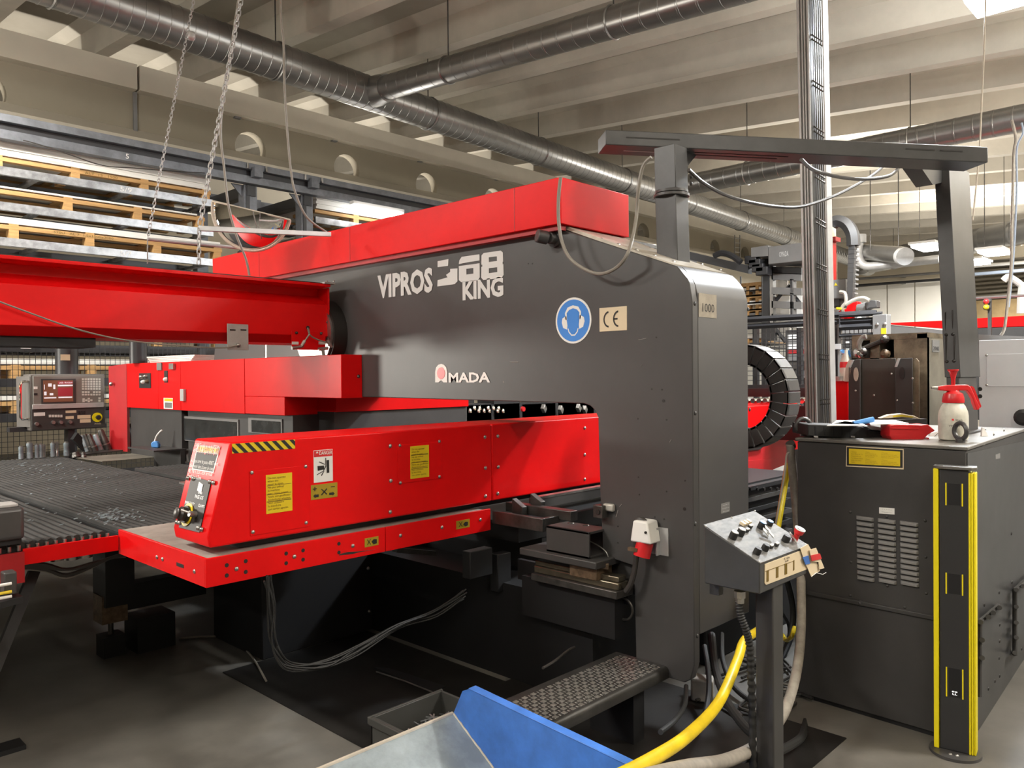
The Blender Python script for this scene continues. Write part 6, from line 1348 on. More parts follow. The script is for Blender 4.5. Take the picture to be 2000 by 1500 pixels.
# steel punches standing at the far edge
random.seed(5)
dies = [(32, 894, 871, 7, 0), (44, 893, 869, 3.5, 1), (54, 894, 865, 9, 0), (63, 892, 867, 6, 0), (69, 891, 866, 5, 0), (76, 891, 868, 5.5, 1), (90, 889, 863, 6.5, 0), (96, 888, 862, 4, 1), (110, 886, 861, 8, 0)]
lab_d = ['short dull punch at the left end of the row', 'slim bright punch beside the short dull one', 'widest left punch with a stepped top', 'medium punch touching the wide stepped one', 'narrow punch in the middle of the row', 'bright narrow punch in the middle of the row', 'tall punch with a shiny cap', 'thin bright punch touching the tall capped one', 'thick single punch at the right end of the row']
for i, (px, pb_, pt_, hw_, br) in enumerate(dies):
    q = at(px, pb_, 'z', TZ); 
    if q.y > YE-0.05: q = Vector((q.x, YE-0.06, TZ))
    t = thing('steel_punch', lab_d[i], 'punch tool', tuple(q), 'steel punches standing on the brush bed')
    dpt = (q-CAM).dot(_f); R_ = hw_/2*1.25*dpt/FPX; H_ = (pb_-pt_)*dpt/FPX
    MB().lathe(q, (0, 0, 1), [(R_, 0), (R_, H_*0.35), (R_*0.94, H_*0.36), (R_*0.94, H_*0.7), (R_, H_*0.72), (R_, H_)], 18).build('punch_body', 'steel' if br else 'scoop_steel', t)
    MB().lathe(q+Vector((0, 0, H_)), (0, 0, 1), [(R_*0.7, 0), (R_*0.7, 0.012)], 14).build('punch_head', 'steel', t)
tt_ = thing('tool_tray', 'dark tray tilted against the red cabinet, under leaning punches', 'tray', tuple(at(200, 888, 'z', TZ)))
tq = at(205, 885, 'z', TZ)
MB().obox((tq.x+0.0, min(tq.y, YE-0.15), TZ+0.025), (0.28, 0.0, 0.012), (0, 0.13, 0), (0, 0, 0.006)).build('tray_base', 'steel_dark', tt_)
MB().obox((tq.x-0.22, YE-0.1, TZ+0.12), (0.05, 0, -0.06), (0, 0.04, 0), (0.02, 0, 0.03)).build('tray_wedge', 'black', tt_)
lab_l = ['small leaning die at the left of the heap', 'dull leaning die second in the heap', 'leaning die third in the heap', 'leaning die in the heap centre', 'large leaning punch right of the heap centre', 'upright punch behind the heap', 'thick leaning punch at the right end against the red door', 'squat cup standing left of the heap', 'low ring lying in front of the heap']
for i, (px, py, dx, hgt, r_) in enumerate([(171, 876, -0.05, 0.15, 0.022), (179, 876, -0.05, 0.16, 0.022), (187, 876, -0.05, 0.16, 0.024), (196, 874, -0.04, 0.15, 0.026), (207, 872, -0.06, 0.19, 0.034), (214, 860, -0.06, 0.24, 0.036), (240, 866, -0.07, 0.22, 0.042), (149, 882, 0, 0.05, 0.035), (164, 882, 0, 0.05, 0.02)]):
    q = at(px, py+6, 'z', TZ+0.03); q = Vector((q.x, min(q.y, YE-0.1), TZ+0.034)) if hgt > 0.06 else Vector((q.x, min(q.y, YE-0.1), TZ))
    t = thing('loose_punch', lab_l[i], 'punch tool', tuple(q), 'punch tools heaped on the tray')
    ax_ = Vector((dx, 0.02, hgt)); L = ax_.length
    MB().lathe(q, ax_, [(r_, 0), (r_, L*0.55), (r_*0.85, L*0.6), (r_*0.85, L*0.9), (r_*0.6, L)], 16).build('punch_body', 'steel_dark' if i % 3 else 'scoop_steel', t)
    MB().lathe(q+ax_*0.25, ax_, [(r_*1.04, 0), (r_*1.04, L*0.06)], 16).build('punch_ring', 'steel', t)
q = at(305, 875, 'x', XT-0.10); zl = q.z
lg_ = MB().box(XT-0.22, XT+0.05, q.y-0.25, q.y+0.3, zl-0.012, zl).box(XT-0.0, XT+0.04, q.y-0.25, q.y+0.3, TZ-0.1, zl-0.012).build('cabinet_ledge', 'charcoal_dark', tc)
t = thing('blue_plug', 'small blue plug with a white strap lying before the dark cabinets', 'plug', tuple(q))
MB().prism([vp(x, y, q) for x, y in [(295, 874), (294, 866), (298, 862), (305, 862), (309, 867), (309, 875)]], VF*0.05).build('plug_body', 'blue_light', t, bevel=0.008)
MB().tube(catmull([vp(x, y, q, 0.02) for x, y in [(302, 863), (306, 852), (312, 844), (317, 840)]], 5), 0.008, 8).build('strap', 'white', t)

# ================================================================== MIRROR, CHAINS, ROPES
YM = 5.0
L_ = at(415, 393, 'y', YM); R_ = vp(567, 430, L_); cM = (L_+R_)/2; rM = (R_-L_).length/2*0.985; u = (R_-L_).normalized()
nM = (CAM-cM).normalized(); nM = (nM-u*nM.dot(u)).normalized(); wM = u.cross(nM); wM = -wM if wM.z > 0 else wM
mr = thing('convex_mirror', 'half round convex safety mirror with pale rim hung over the crossbeam', 'mirror', tuple(cM))
vs, fs = [], []; NA, NB = 28, 12
for j in range(NB+1):
    ph = PI/2*j/NB
    for i in range(NA+1):
        th = PI*i/NA; vs.append(cM+(u*math.cos(th)+wM*math.sin(th))*rM*0.97*math.sin(ph)*1.0+nM*rM*0.34*math.cos(ph))
for j in range(NB):
    for i in range(NA): a = j*(NA+1)+i; fs.append((a, a+1, a+NA+2, a+NA+1))
mb = MB(); mb.add(vs, fs); mb.build('mirror_dome', 'mirror', mr, ang=80)
MB().tube([cM+(u*math.cos(PI*i/30)+wM*math.sin(PI*i/30))*rM for i in range(31)], 0.011, 8).build('rim', 'dusty', mr)
tp = [cM+u*rM*math.cos(PI*i/16)+nM*rM*0.35*math.sin(PI*i/16)*0.9 for i in range(17)]
MB().tube(tp, 0.006, 6).tube([L_, R_], 0.009, 6).build('top_rim', 'dusty', mr)
MB().prism([cM+(u*math.cos(PI*i/20)+wM*math.sin(PI*i/20))*rM*0.98-nM*0.004 for i in range(21)], -nM*0.01).build('back_plate', 'rubber', mr)
a_, b_ = at(388, 446, 'y', YM-0.75), at(645, 458, 'y', YM-0.75)
hb = thing('hanging_bar', 'pale flat bar crossing in front of the half round mirror', 'bar', tuple((a_+b_)/2))
MB().obox((a_+b_)/2, (b_-a_)/2, (0, 0.012, 0), (0, 0, 0.014)).build('bar', 'galv_light', hb, bevel=0.002)
a2_, b2_ = at(288, 468, 'y', YM+0.3), at(600, 500, 'y', YM+0.3)
MB().tube([at(288, 467, 'y', YM+0.5), at(500, 487, 'y', YM+0.5)], 0.012, 8).build('thin_bar', 'galv_light', label='thin pale bar hanging just below the mirror behind', cat='bar')
def chain(name, label, p0, p1, link=0.032, r=0.0028):
    t = thing(name, label, 'chain', tuple(p1)); p0, p1 = Vector(p0), Vector(p1); d = p1-p0; n = int(d.length/(link*0.78)); d.normalize(); mb = MB(); e1, e2 = ortho(d)
    for i in range(n):
        c_ = p0+d*(link*0.78*(i+0.5)); s_ = e1 if i % 2 else e2; h_ = link/2; w_ = link*0.28; pts = []
        for k in range(10):
            a1 = 2*PI*k/10; pts.append(c_+s_*math.cos(a1)*w_+d*(math.sin(a1)*w_+(h_-w_)*(1 if math.sin(a1) >= 0 else -1)))
        mb.tube(pts, r, 4, closed=True)
    mb.build('chain_links', 'galv_light', t, kind='stuff'); return t
def top_of(px, py, y):   # continue the hang line up to the roof
    return at(px, py, 'y', y)
c1a, c1b = at(472, -8, 'y', YM-0.75), at(389, 446, 'y', YM-0.75)
chain('steel_chain', 'bright steel chain hanging left of the half round mirror', c1a+(c1a-c1b).normalized()*0.7, c1b, 0.042, 0.0040)
chain('steel_chain', 'lower end of the steel chain resting on the red crossbeam', c1b, at(388, 524, 'y', YM-0.75), 0.036, 0.0036)
c2a, c2b = at(380, -8, 'y', YM+0.5), at(288, 467, 'y', YM+0.5)
chain('steel_chain', 'thin steel chain farthest left, ending at the thin bar', c2a+(c2a-c2b).normalized()*0.6, c2b, 0.034, 0.0026)
MB().tube([c2b, at(288, 515, 'y', YM+0.5)], 0.004, 6).build('hanging_wire', 'galv', label='short wire below the thin steel chain', cat='wire')
MB().tube(catmull([at(x, y, 'y', YM-0.3) for x, y in [(548, -30), (549, 40), (554, 90), (556, 180), (562, 270), (569, 340), (578, 380), (600, 425), (640, 455)]], 6), 0.0075, 8).build('hanging_cable', 'cable_grey', label='grey cable hanging down behind the mirror bar to the red cover', cat='cable')
MB().tube(catmull([at(x, y, 'y', YM-0.4) for x, y in [(470, -30), (452, 90), (437, 180), (431, 260), (438, 330), (446, 400), (462, 460), (480, 505), (487, 538)]], 6), 0.0075, 8).build('hanging_cable', 'cable_grey', label='grey cable hanging in front of the half round mirror', cat='cable')
MB().tube([at(1926, -20, 'x', 6.5), at(1922, 100, 'x', 6.5), at(1913, 300, 'x', 6.5), at(1900, 430, 'x', 6.5)], 0.006, 6).build('hanging_rope', 'dusty', label='thin pale rope hanging from the glaring lamp', cat='rope')
MB().tube(catmull([at(x, y, 'x', 6.6) for x, y in [(1976, 235), (1984, 270), (1980, 300), (1978, 380), (1976, 450), (1975, 520), (1968, 590), (1962, 640), (1955, 655)]], 5), 0.010, 8).build('hanging_hose', 'hose_grey', label='grey hose hanging at the right edge before the red stripe', cat='hose')
MB().tube(catmull([at(x, y, 'x', 6.7) for x, y in [(1995, 240), (1998, 260), (1986, 290), (1986, 360), (1983, 440), (1978, 520), (1970, 600)]], 5), 0.007, 8).build('hanging_hose', 'hose_blue', label='thin bluish hose hanging beside the grey one', cat='hose')
MB().obox(at(373, 70, 'y', YM+0.5), (0.028, 0, 0), (0, 0.028, 0), (0, 0, 0.032)).build('glass_weight', 'galv_light', label='small pale pulley on the thin chain before the thick duct', cat='pulley', bevel=0.02)

# ================================================================== RIGHT BACKGROUND
# energy chain loop behind the column
ec = thing('energy_chain', 'black segmented cable carrier looping out behind the column', 'cable carrier', tuple(at(1467, 880, 'x', 3.95)))
XE_ = 3.95; cE = at(1447, 775, 'x', XE_); RO = at(1447, 672, 'x', XE_).z-cE.z; RI = RO*0.62; WX = 0.14
for k in range(17):
    a0, a1 = math.radians(-112+13.2*k), math.radians(-112+13.2*(k+1)-1.2)
    def pt(r, a): return (XE_, cE.y-math.cos(a)*r*0.95, cE.z+math.sin(a)*r)
    MB().prism([pt(RI, a0), pt(RO, a0), pt(RO, a1), pt(RI, a1)], (0.018, 0, 0)).build('link_side', 'charcoal_dark', ec, bevel=0.003)
    MB().prism([pt(RO-0.012, a0), pt(RO, a0), pt(RO, a1), pt(RO-0.012, a1)], (WX, 0, 0)).build('link_cover', 'charcoal', ec, bevel=0.002)
    MB().prism([pt(RI, a0), pt(RI+0.012, a0), pt(RI+0.012, a1), pt(RI, a1)], (WX, 0, 0)).build('link_inner', 'charcoal_dark', ec)
# hazard edge and label on the far end of the carriage
q = at(1500, 788, 'z', ZT)
hz2 = thing('carriage_bracket', 'dark red bracket plates under the far carriage end', 'bracket', tuple(at(1500, 930, 'y', YC-0.0)))
MB().prism([at(x, y, 'y', YC-0.03) for x, y in [(1440, 880), (1540, 850), (1540, 905), (1440, 945)]], (0, 0.02, 0)).build('bracket_plate', 'red_dull', hz2)
MB().prism([at(x, y, 'y', YC-0.04) for x, y in [(1440, 902), (1510, 896), (1510, 918), (1440, 926)]], (0, 0.01, 0)).build('bracket_slot', 'red_dull', hz2)
MB().prism([at(x, y, 'y', YC-0.05) for x, y in [(1440, 860), (1492, 862), (1492, 872), (1484, 878), (1440, 882)]], (0, 0.04, 0)).build('bracket_arm', 'ink', hz2)
pu = thing('shade_box', 'low black block added to darken the floor between column and cabinet', 'shade block', (4.4, 2.5, 0))
MB().box(3.85, 5.1, 2.25, 2.8, 0.0, 0.42).build('shade_body', 'black', pu, bevel=0.01)  # added black block that hides the lit floor behind the column
for k in range(4): MB().box(3.84, 3.85, 2.3+0.12*k, 2.36+0.12*k, 0.12, 0.3).build('shade_rib', 'charcoal_dark', pu)
MB().cyl((4.1, 2.4, 0.42), (4.1, 2.4, 0.5), 0.05, n=16).build('shade_cap', 'charcoal_dark', pu)
vb = thing('valve_block', 'dark block of ribbed cable trays between column and cabinet', 'cable tray', tuple(at(1500, 1050, 'y', 2.6)))
for k in range(6):
    a_ = at(1445, 945+k*19, 'y', 2.5); b_ = at(1548, 930+k*20, 'y', 2.5)
    MB().box(a_.x, b_.x, 2.5, 2.9, b_.z-0.035, b_.z-0.008).build('tray_rib', 'charcoal_dark' if k % 2 else 'black', vb)
MB().box(at(1445, 940, 'y', 2.6).x, at(1548, 940, 'y', 2.6).x, 2.55, 3.0, 0.35, at(1500, 935, 'y', 2.55).z).build('tray_body', 'black', vb)
for k in range(6): q = at(1468+13*k, 955, 'y', 2.49); MB().cyl(q, q+Vector((0, 0.01, 0)), 0.012, n=10).build('tray_hole', 'ink', vb)
# vertical aluminium profile with cable ladder
xA_ = 4.85
al = thing('cable_riser', 'bright grooved aluminium post with a cable ladder rising to the roof', 'post', tuple(at(1592, 860, 'x', xA_)))
def quadpost(name, x0t, x1t, x0b, x1b, m, X, dep, yt=-30, yb=870):
    a_, b_, c_, d_ = at(x0t, yt, 'x', X), at(x1t, yt, 'x', X), at(x1b, yb, 'x', X), at(x0b, yb, 'x', X)
    k_ = (a_.z)/(a_.z-d_.z)
    a0 = a_+(d_-a_)*(a_.z/(a_.z-d_.z)); b0 = b_+(c_-b_)*(b_.z/(b_.z-c_.z))
    up_ = (5.4-a_.z)/(a_.z-d_.z); a_ = a_-(d_-a_)*up_; b_ = b_-(c_-b_)*((5.4-b_.z)/(b_.z-c_.z))
    return MB().prism([a_, b_, b0, a0], (dep, 0, 0)).build(name, m, al, bevel=0.003)
quadpost('profile_core', 1554, 1577, 1574, 1597, 'grey_mid', xA_+0.006, 0.06)
for a_, b_ in ((1554, 1559), (1562, 1565), (1567, 1570), (1573, 1577)): quadpost('profile_rib', a_, b_, a_+20, b_+20, 'galv_light', xA_-0.004, 0.012)
quadpost('ladder_rail', 1579, 1581, 1599, 1601, 'grey_mid', xA_+0.05, 0.05); quadpost('ladder_rail', 1603, 1606, 1622, 1625, 'galv_light', xA_+0.02, 0.08)
for k in range(11):
    y_ = -20+88*k+(k*1.5); dx_ = y_*20/900+0.7
    a_, b_ = at(1580+dx_, y_, 'x', xA_+0.06), at(1604+dx_, y_+15 if y_ < 400 else y_+(15-(y_-400)*0.045), 'x', xA_+0.04)
    for o_ in (0.012, -0.016): MB().tube([a_+Vector((0, 0, o_)), b_+Vector((0, 0, o_))], 0.005, 6).build('ladder_rung', 'galv', al)
for k in range(5): quadpost('riser_cable', 1583+k*4, 1585.5+k*4, 1603+k*4, 1605.5+k*4, 'grey_mid' if k % 2 else 'cable_grey', xA_+0.09, 0.02)
# guard fence and tower of the sheet storage
X7 = 8.2
fn2 = thing('guard_fence', 'black framed mesh guard running behind the aluminium post', 'fence', tuple(at(1600, 760, 'x', X7)))
for (y0_, y1_) in ((624, 612), (638, 626)): MB().tube([at(1440, y0_+1, 'x', X7), at(1712, y1_-1, 'x', X7)], 0.03, 4).build('fence_rail', 'rack_black', fn2)
mb = MB()
for k in range(30): a_, b_ = at(1470+k*8.6, 640, 'x', X7), at(1470+k*8.6, 770, 'x', X7); mb.box(X7, X7+0.006, a_.y-0.003, a_.y+0.003, b_.z, a_.z)
for k in range(14): a_, b_ = at(1440, 644+k*9, 'x', X7), at(1722, 640+k*9, 'x', X7); mb.box(X7, X7+0.006, a_.y, b_.y, a_.z-0.003, a_.z+0.003)
mb.build('wire_mesh', 'rack_black', fn2, kind='stuff')
pbox('fence_post', 'x', X7, (1629, 625, 1641, 745), 0.06, 'rack_black', fn2); pbox('post_side', 'x', X7-0.01, (1636, 625, 1642, 745), 0.05, 'grey_mid', fn2)
pbox('guard_post', 'x', X7-0.05, (1704, 615, 1732, 700), 0.12, 'grey_mid', fn2, bevel=0.005)
MB().tube([at(1640, 617, 'x', X7-0.02), at(1722, 612, 'x', X7-0.02), at(1718, 652, 'x', X7-0.02), at(1640, 656, 'x', X7-0.02)], 0.02, 4, closed=True).build('guard_frame', 'rack_black', fn2)
MB().tube([at(1640, 640, 'x', X7-0.02), at(1718, 636, 'x', X7-0.02)], 0.03, 4).build('guard_frame', 'rack_black', fn2)
q = decal('yellow_label', 'x', X7-0.05, (1721, 641, 1731, 652), 'yellow', fn2, 0.003)
for px, py in ((1713, 634), (1728, 633)): MB().dome(at(px, py, 'x', X7-0.05), (-1, 0, 0), 0.02, 0.012, 8).build('post_bolt', 'steel', fn2)
for px in (1474, 1560, 1636, 1712): q = at(px, 640, 'x', X7); MB().box(X7+0.01, X7+0.06, q.y-0.025, q.y+0.025, 0, q.z).build('fence_leg', 'rack_black', fn2)
decal('grey_tag', 'x', X7-0.02, (1628, 672, 1643, 682), 'galv_light', fn2, 0.01)
X9 = 11.0
tw = thing('sheet_tower', 'dark frame tower with a grey lettered cross box, right of the column', 'tower', tuple(at(1530, 700, 'x', X9)))
pbox('tower_box', 'x', X9-0.3, (1500, 482, 1580, 508), 0.5, 'grey_mid', tw, bevel=0.01); 
MB().prism([at(1467, 502, 'x', X9-0.3), at(1467, 484, 'x', X9-0.3), at(1500, 479, 'x', X9-0.3), at(1500, 500, 'x', X9-0.3)], (0.3, 0, 0)).build('tower_box_end', 'grey_mid', tw)
dtext('tower_lettering', 'OMADA', 'x', X9-0.3, (1522, 492, 1540, 500), 'lettering', tw)
for bx, m in (((1489, 502, 1502, 640), 'rack_black'), ((1503, 508, 1510, 640), 'galv'), ((1543, 545, 1547, 640), 'rack_black'), ((1547, 545, 1550, 640), 'grey_mid'), ((1489, 640, 1512, 665), 'rack_black')): pbox('tower_post', 'x', X9, bx, 0.1, m, tw)
for y_, m in ((512, 'rack_black'), (528, 'rack_black'), (540, 'grey_mid'), (568, 'grey_mid'), (595, 'grey_mid'), (620, 'grey_mid')):
    a_ = at(1510, y_, 'x', X9+0.05); b_ = at(1568, y_+2, 'x', X9+0.05); MB().obox((a_+b_)/2, (0.05, 0, 0), (b_-a_)/2, (0, 0, 0.05)).build('tower_rail', m, tw)
for a_, b_ in (((1513, 590), (1527, 572)), ((1529, 574), (1544, 556)), ((1512, 640), (1535, 668)), ((1552, 580), (1568, 600))): MB().tube([at(*a_, 'x', X9+0.1), at(*b_, 'x', X9+0.1)], 0.03, 4).build('tower_brace', 'rack_black', tw)
for px, py in ((1470, 508), (1478, 515), (1484, 524), (1492, 530)): q = at(px, py, 'x', X9-0.2); MB().obox(q, (0.08, 0, 0), (0, 0.09, 0), (0, 0, 0.06)).build('drive_part', 'rack_black', tw, bevel=0.01)
for k in range(6): pbox('tower_foot', 'x', X9+0.2, (1489+k*14, 665, 1495+k*14, 780), 0.1, 'rack_black', tw) if k in (0, 4) else None
MB().tube(catmull([at(x, y, 'x', X9-0.4) for x, y in [(1395, 500), (1410, 494), (1430, 500), (1447, 512)]], 5), 0.045, 8).build('tower_hose', 'rack_black', tw)
a_, b_ = at(1350, 500, 'x', X9-0.2), at(1465, 527, 'x', X9-0.2); MB().obox((a_+b_)/2, (0.06, 0, 0), (b_-a_)/2, (0, 0, 0.06)).build('tower_arm', 'rack_black', tw)
pl2 = thing('white_boards', 'bright white boards leaning inside the dark tower', 'boards', tuple(at(1530, 640, 'x', X9+0.4)))
for bx in ((1511, 580, 1542, 625), (1512, 548, 1538, 563), (1511, 628, 1543, 668), (1552, 575, 1566, 640), (1500, 515, 1500.5, 516)): pbox('board', 'x', X9+0.5, bx, 0.03, 'white', pl2)
MB().box(X9+0.5, X9+0.53, at(1560, 600, 'x', X9+0.5).y, at(1505, 600, 'x', X9+0.5).y, 0, 1.2).build('board', 'white', pl2)
# stacks of packed sheets left of the tower
lab_s = ['top', 'second', 'third', 'fourth', 'fifth', 'sixth', 'seventh', 'lowest']
pst = thing('shelf_frame', 'dark shelving frame between the column and the tower', 'shelf', tuple(at(1478, 700, 'x', X9+0.3)))
for k, (y0_, y1_, m) in enumerate([(548, 556, 'wood'), (558, 566, 'sheet_white'), (572, 580, 'wood'), (584, 594, 'sheet_white'), (600, 606, 'wood'), (608, 618, 'grey_mid'), (652, 660, 'sheet_white'), (662, 668, 'wood')]):
    a_ = at(1440, y0_, 'x', X9+0.3); b_ = at(1488, y0_+2, 'x', X9+0.3); h_ = (y1_-y0_)*9.9/FPX
    t = thing('packed_sheets', '%s packed bundle on the shelf between column and tower' % lab_s[k], 'bundle', tuple((a_+b_)/2-Vector((0, 0, h_))), 'packed bundles on the far shelf')
    MB().box(X9+0.3, X9+1.3, b_.y, a_.y, b_.z-h_, b_.z).build('bundle_body', m, t)
    for yy in (b_.y+0.05, (a_.y+b_.y)/2): MB().box(X9+0.29, X9+0.4, yy, yy+0.05, b_.z-h_-0.06, b_.z-h_).build('batten', 'wood', t)
    MB().box(X9+0.3, X9+1.3, b_.y, a_.y, b_.z-h_-0.085, b_.z-h_-0.062).build('shelf_board', 'rack_black', pst)
for px in (1445, 1487): pbox('shelf_upright', 'x', X9+0.28, (px, 540, px+3, 800), 0.03, 'rack_black', pst)
# roller conveyors
rc = thing('roller_conveyor', 'black roller conveyor with bright rollers behind the cable carrier', 'conveyor', tuple(at(1510, 790, 'x', 6.5)))
for (y_, X_) in ((760, 6.6), (752, 7.2)):
    a_ = at(1440, y_+7, 'x', X_-0.3); b_ = at(1585, y_+6, 'x', X_-0.3); MB().obox((a_+b_)/2, (0.02, 0, 0), (b_-a_)/2, (0, 0, 0.035)).build('conveyor_rail', 'rack_black', rc)
for k in range(12):
    a_ = at(1458+k*12, 783, 'x', 6.3); MB().cyl(a_, a_+Vector((0.55, -0.05, 0.0)), 0.022, n=10).build('roller', 'chrome', rc)
    a_ = at(1462+k*12, 757, 'x', 7.0); MB().cyl(a_, a_+Vector((0.5, -0.05, 0.0)), 0.022, n=10).build('roller', 'chrome', rc)
a_ = at(1440, 790, 'x', 6.3); b_ = at(1585, 788, 'x', 6.3); MB().obox((a_+b_)/2+Vector((0, 0, -0.16)), (0.02, 0, 0), (b_-a_)/2, (0, 0, 0.14)).build('conveyor_side', 'rack_black', rc)
for px in (1480, 1575): q = at(px, 800, 'x', 6.4); MB().box(6.4, 6.46, q.y-0.03, q.y+0.03, 0, q.z).build('conveyor_leg', 'rack_black', rc)
# drawer cabinet
X8 = 9.0
dc = thing('drawer_cabinet', 'grey drawer cabinet with small white labels behind the aluminium post', 'cabinet', tuple(at(1650, 760, 'x', X8)))
pbox('cabinet_body', 'x', X8, (1620, 645, 1700, 1012), 0.5, 'grey_mid', dc)
for k in range(8):
    for (x0_, x1_) in ((1622, 1643), (1645, 1663), (1665, 1688)):
        y_ = 651+k*14; dd = pbox('drawer', 'x', X8-0.02, (x0_, y_, x1_-1, y_+12), 0.02, 'charcoal_dark', dc)
        decal('drawer_label', 'x', X8-0.02, (x0_+6, y_+2, x0_+15, y_+5), 'white', dd, 0.004)
dw2 = thing('box_shelf', 'dark shelf of white fronted boxes behind the mesh guard', 'shelf', tuple(at(1545, 760, 'x', X8+0.6)))
for k, (y0_, y1_, m) in enumerate([(654, 661, 'white'), (664, 672, 'grey_mid'), (673, 681, 'white'), (684, 690, 'red_dull'), (692, 705, 'grey_mid'), (708, 720, 'steel_dark'), (724, 738, 'charcoal_dark')]):
    pbox('shelf_box', 'x', X8+0.5, (1538, y0_, 1564, y1_), 0.3, m, dw2); pbox('shelf_box', 'x', X8+0.55, (1566, y0_, 1590, y1_), 0.3, m if k % 2 else 'grey_mid', dw2)
pbox('shelf_back', 'x', X8+0.85, (1534, 645, 1600, 950), 0.05, 'charcoal_dark', dw2)
# red lifting column with cable carrier and gripper
X10 = 9.6
rl2 = thing('red_lift_column', 'red lifting column with rails behind the aluminium post', 'column', tuple(at(1610, 650, 'x', X10)))
pbox('red_mast', 'x', X10, (1584, 440, 1600, 645), 0.15, 'red', rl2); pbox('mast_front', 'x', X10-0.1, (1617, 470, 1627, 560), 0.1, 'red', rl2)
pbox('mast_head', 'x', X10-0.12, (1615, 430, 1625, 468), 0.12, 'cream', rl2); pbox('mast_cap', 'x', X10-0.14, (1614, 464, 1632, 470), 0.15, 'red_dull', rl2)
pbox('mast_rack', 'x', X10, (1627, 497, 1632, 548), 0.06, 'brass_rust', rl2)
pbox('mast_box', 'x', X10-0.15, (1622, 547, 1652, 582), 0.25, 'grey_mid', rl2, bevel=0.01); pbox('motor_block', 'x', X10-0.1, (1622, 582, 1642, 600), 0.2, 'charcoal_dark', rl2, bevel=0.02)
MB().prism([at(x, y, 'x', X10-0.155) for x, y in [(1629, 558), (1632, 552), (1636, 558)]], (0.004, 0, 0)).build('warning_triangle', 'yellow', rl2)
vc = thing('vertical_carrier', 'black cable carrier hanging down from an arch at the right of the mast', 'cable carrier', tuple(at(1662, 600, 'x', X10-0.2)))
pts = [(1624, 440), (1630, 434), (1640, 432), (1652, 437), (1661, 448), (1666, 462), (1667, 480)]
pth = [at(x, y, 'x', X10-0.3) for x, y in pts]
MB().tube(catmull(pth, 3), 0.075, 6).build('carrier_arch', 'charcoal_dark', vc)
for k in range(14):
    y_ = 478+k*9.2; a_ = k*0.35
    pbox('carrier_link', 'x', X10-0.35, (1657-a_, y_, 1669-a_, y_+8.4), 0.08, 'charcoal_dark', vc); pbox('carrier_rung', 'x', X10-0.3, (1668-a_, y_+1, 1673-a_, y_+4), 0.1, 'grey_mid', vc)
gr = thing('red_gripper', 'red and grey loading gripper under the hanging cable carrier', 'gripper', tuple(at(1670, 625, 'x', X10-0.4)))
for pts, m, dx_ in (([(1650, 612), (1655, 594), (1675, 588), (1675, 600), (1665, 622), (1645, 630)], 'red', 0.4), ([(1637, 607), (1650, 603), (1650, 618), (1640, 622)], 'red', 0.5), ([(1672, 595), (1690, 590), (1692, 604), (1690, 632), (1672, 634), (1668, 620)], 'grey_mid', 0.45), ([(1688, 592), (1700, 586), (1712, 586), (1712, 601), (1698, 602), (1692, 606)], 'charcoal', 0.5), ([(1622, 605), (1640, 603), (1640, 622), (1622, 624)], 'grey_mid', 0.35), ([(1632, 600), (1642, 600), (1642, 605), (1632, 605)], 'yellow', 0.55)):
    MB().prism([at(x, y, 'x', X10-dx_) for x, y in pts], (0.12, 0, 0)).build('gripper_part', m, gr, bevel=0.01)
for px, py in ((1679, 611), (1678, 622)): q = at(px, py, 'x', X10-0.46); MB().cyl(q, q+Vector((0.01, 0, 0)), 0.025, n=12).build('gripper_hole', 'white', gr)
MB().tube(catmull([at(x, y, 'x', X10-0.5) for x, y in [(1640, 570), (1650, 573), (1652, 590), (1645, 600), (1648, 612), (1655, 615)]], 5), 0.02, 8).build('gripper_hose', 'hose_grey', gr)
MB().tube(catmull([at(x, y, 'x', X10-0.55) for x, y in [(1652, 595), (1668, 586), (1685, 582), (1698, 587)]], 5), 0.022, 8).build('gripper_hose', 'dusty', gr)
# long laser cell with red stripe
XLC = 11.5
lc = thing('laser_cell', 'long white topped machine cell with a red stripe and dark base', 'machine', tuple(at(1870, 700, 'x', XLC)))
def lp3(x0_, yA_, x1_, yB_, yC_, yD_, m, nm, dx_=0, dep=0.4):
    MB().prism([at(x0_, yA_, 'x', XLC-dx_), at(x1_, yB_, 'x', XLC-dx_), at(x1_, yC_, 'x', XLC-dx_), at(x0_, yD_, 'x', XLC-dx_)], (dep, 0, 0)).build(nm, m, lc)
lp3(1734, 631, 2080, 615, 660, 633, 'red', 'red_stripe'); lp3(1905, 622, 2080, 612, 634, 640, 'red', 'red_stripe', 0.02)
lp3(1732, 634, 1905, 651, 700, 680, 'grey_mid', 'grey_skirt', -0.03); lp3(1905, 641, 2080, 636, 665, 668, 'charcoal_dark', 'dark_base', 0.01)
lp3(1732, 680, 2080, 665, 820, 820, 'charcoal_dark', 'lower_body', -0.06)
sgl = thing('signal_lamp', 'small red and amber signal lamp on a dark pole near the right edge', 'signal lamp', tuple(at(1932, 650, 'x', 10)))
q = at(1932, 583, 'x', 10); MB().box(10, 10.05, q.y-0.015, q.y+0.015, 0, q.z).build('signal_pole', 'charcoal_dark', sgl)
for py, m in ((589, 'red_plastic'), (600, 'yellow')): q = at(1926, py, 'x', 9.95); MB().dome(q, (-1, 0, 0), 0.03, 0.03, 10).build('signal_light', m, sgl); MB().cyl(q, q+Vector((0.06, 0, 0)), 0.034, n=12).build('light_base', 'charcoal_dark', sgl)
MB().tube([at(1896, 583, 'x', 12), at(2020, 576, 'x', 12)], 0.02, 6).build('thin_rail', 'grey_mid', label='thin horizontal rail behind the signal lamp', cat='rail')
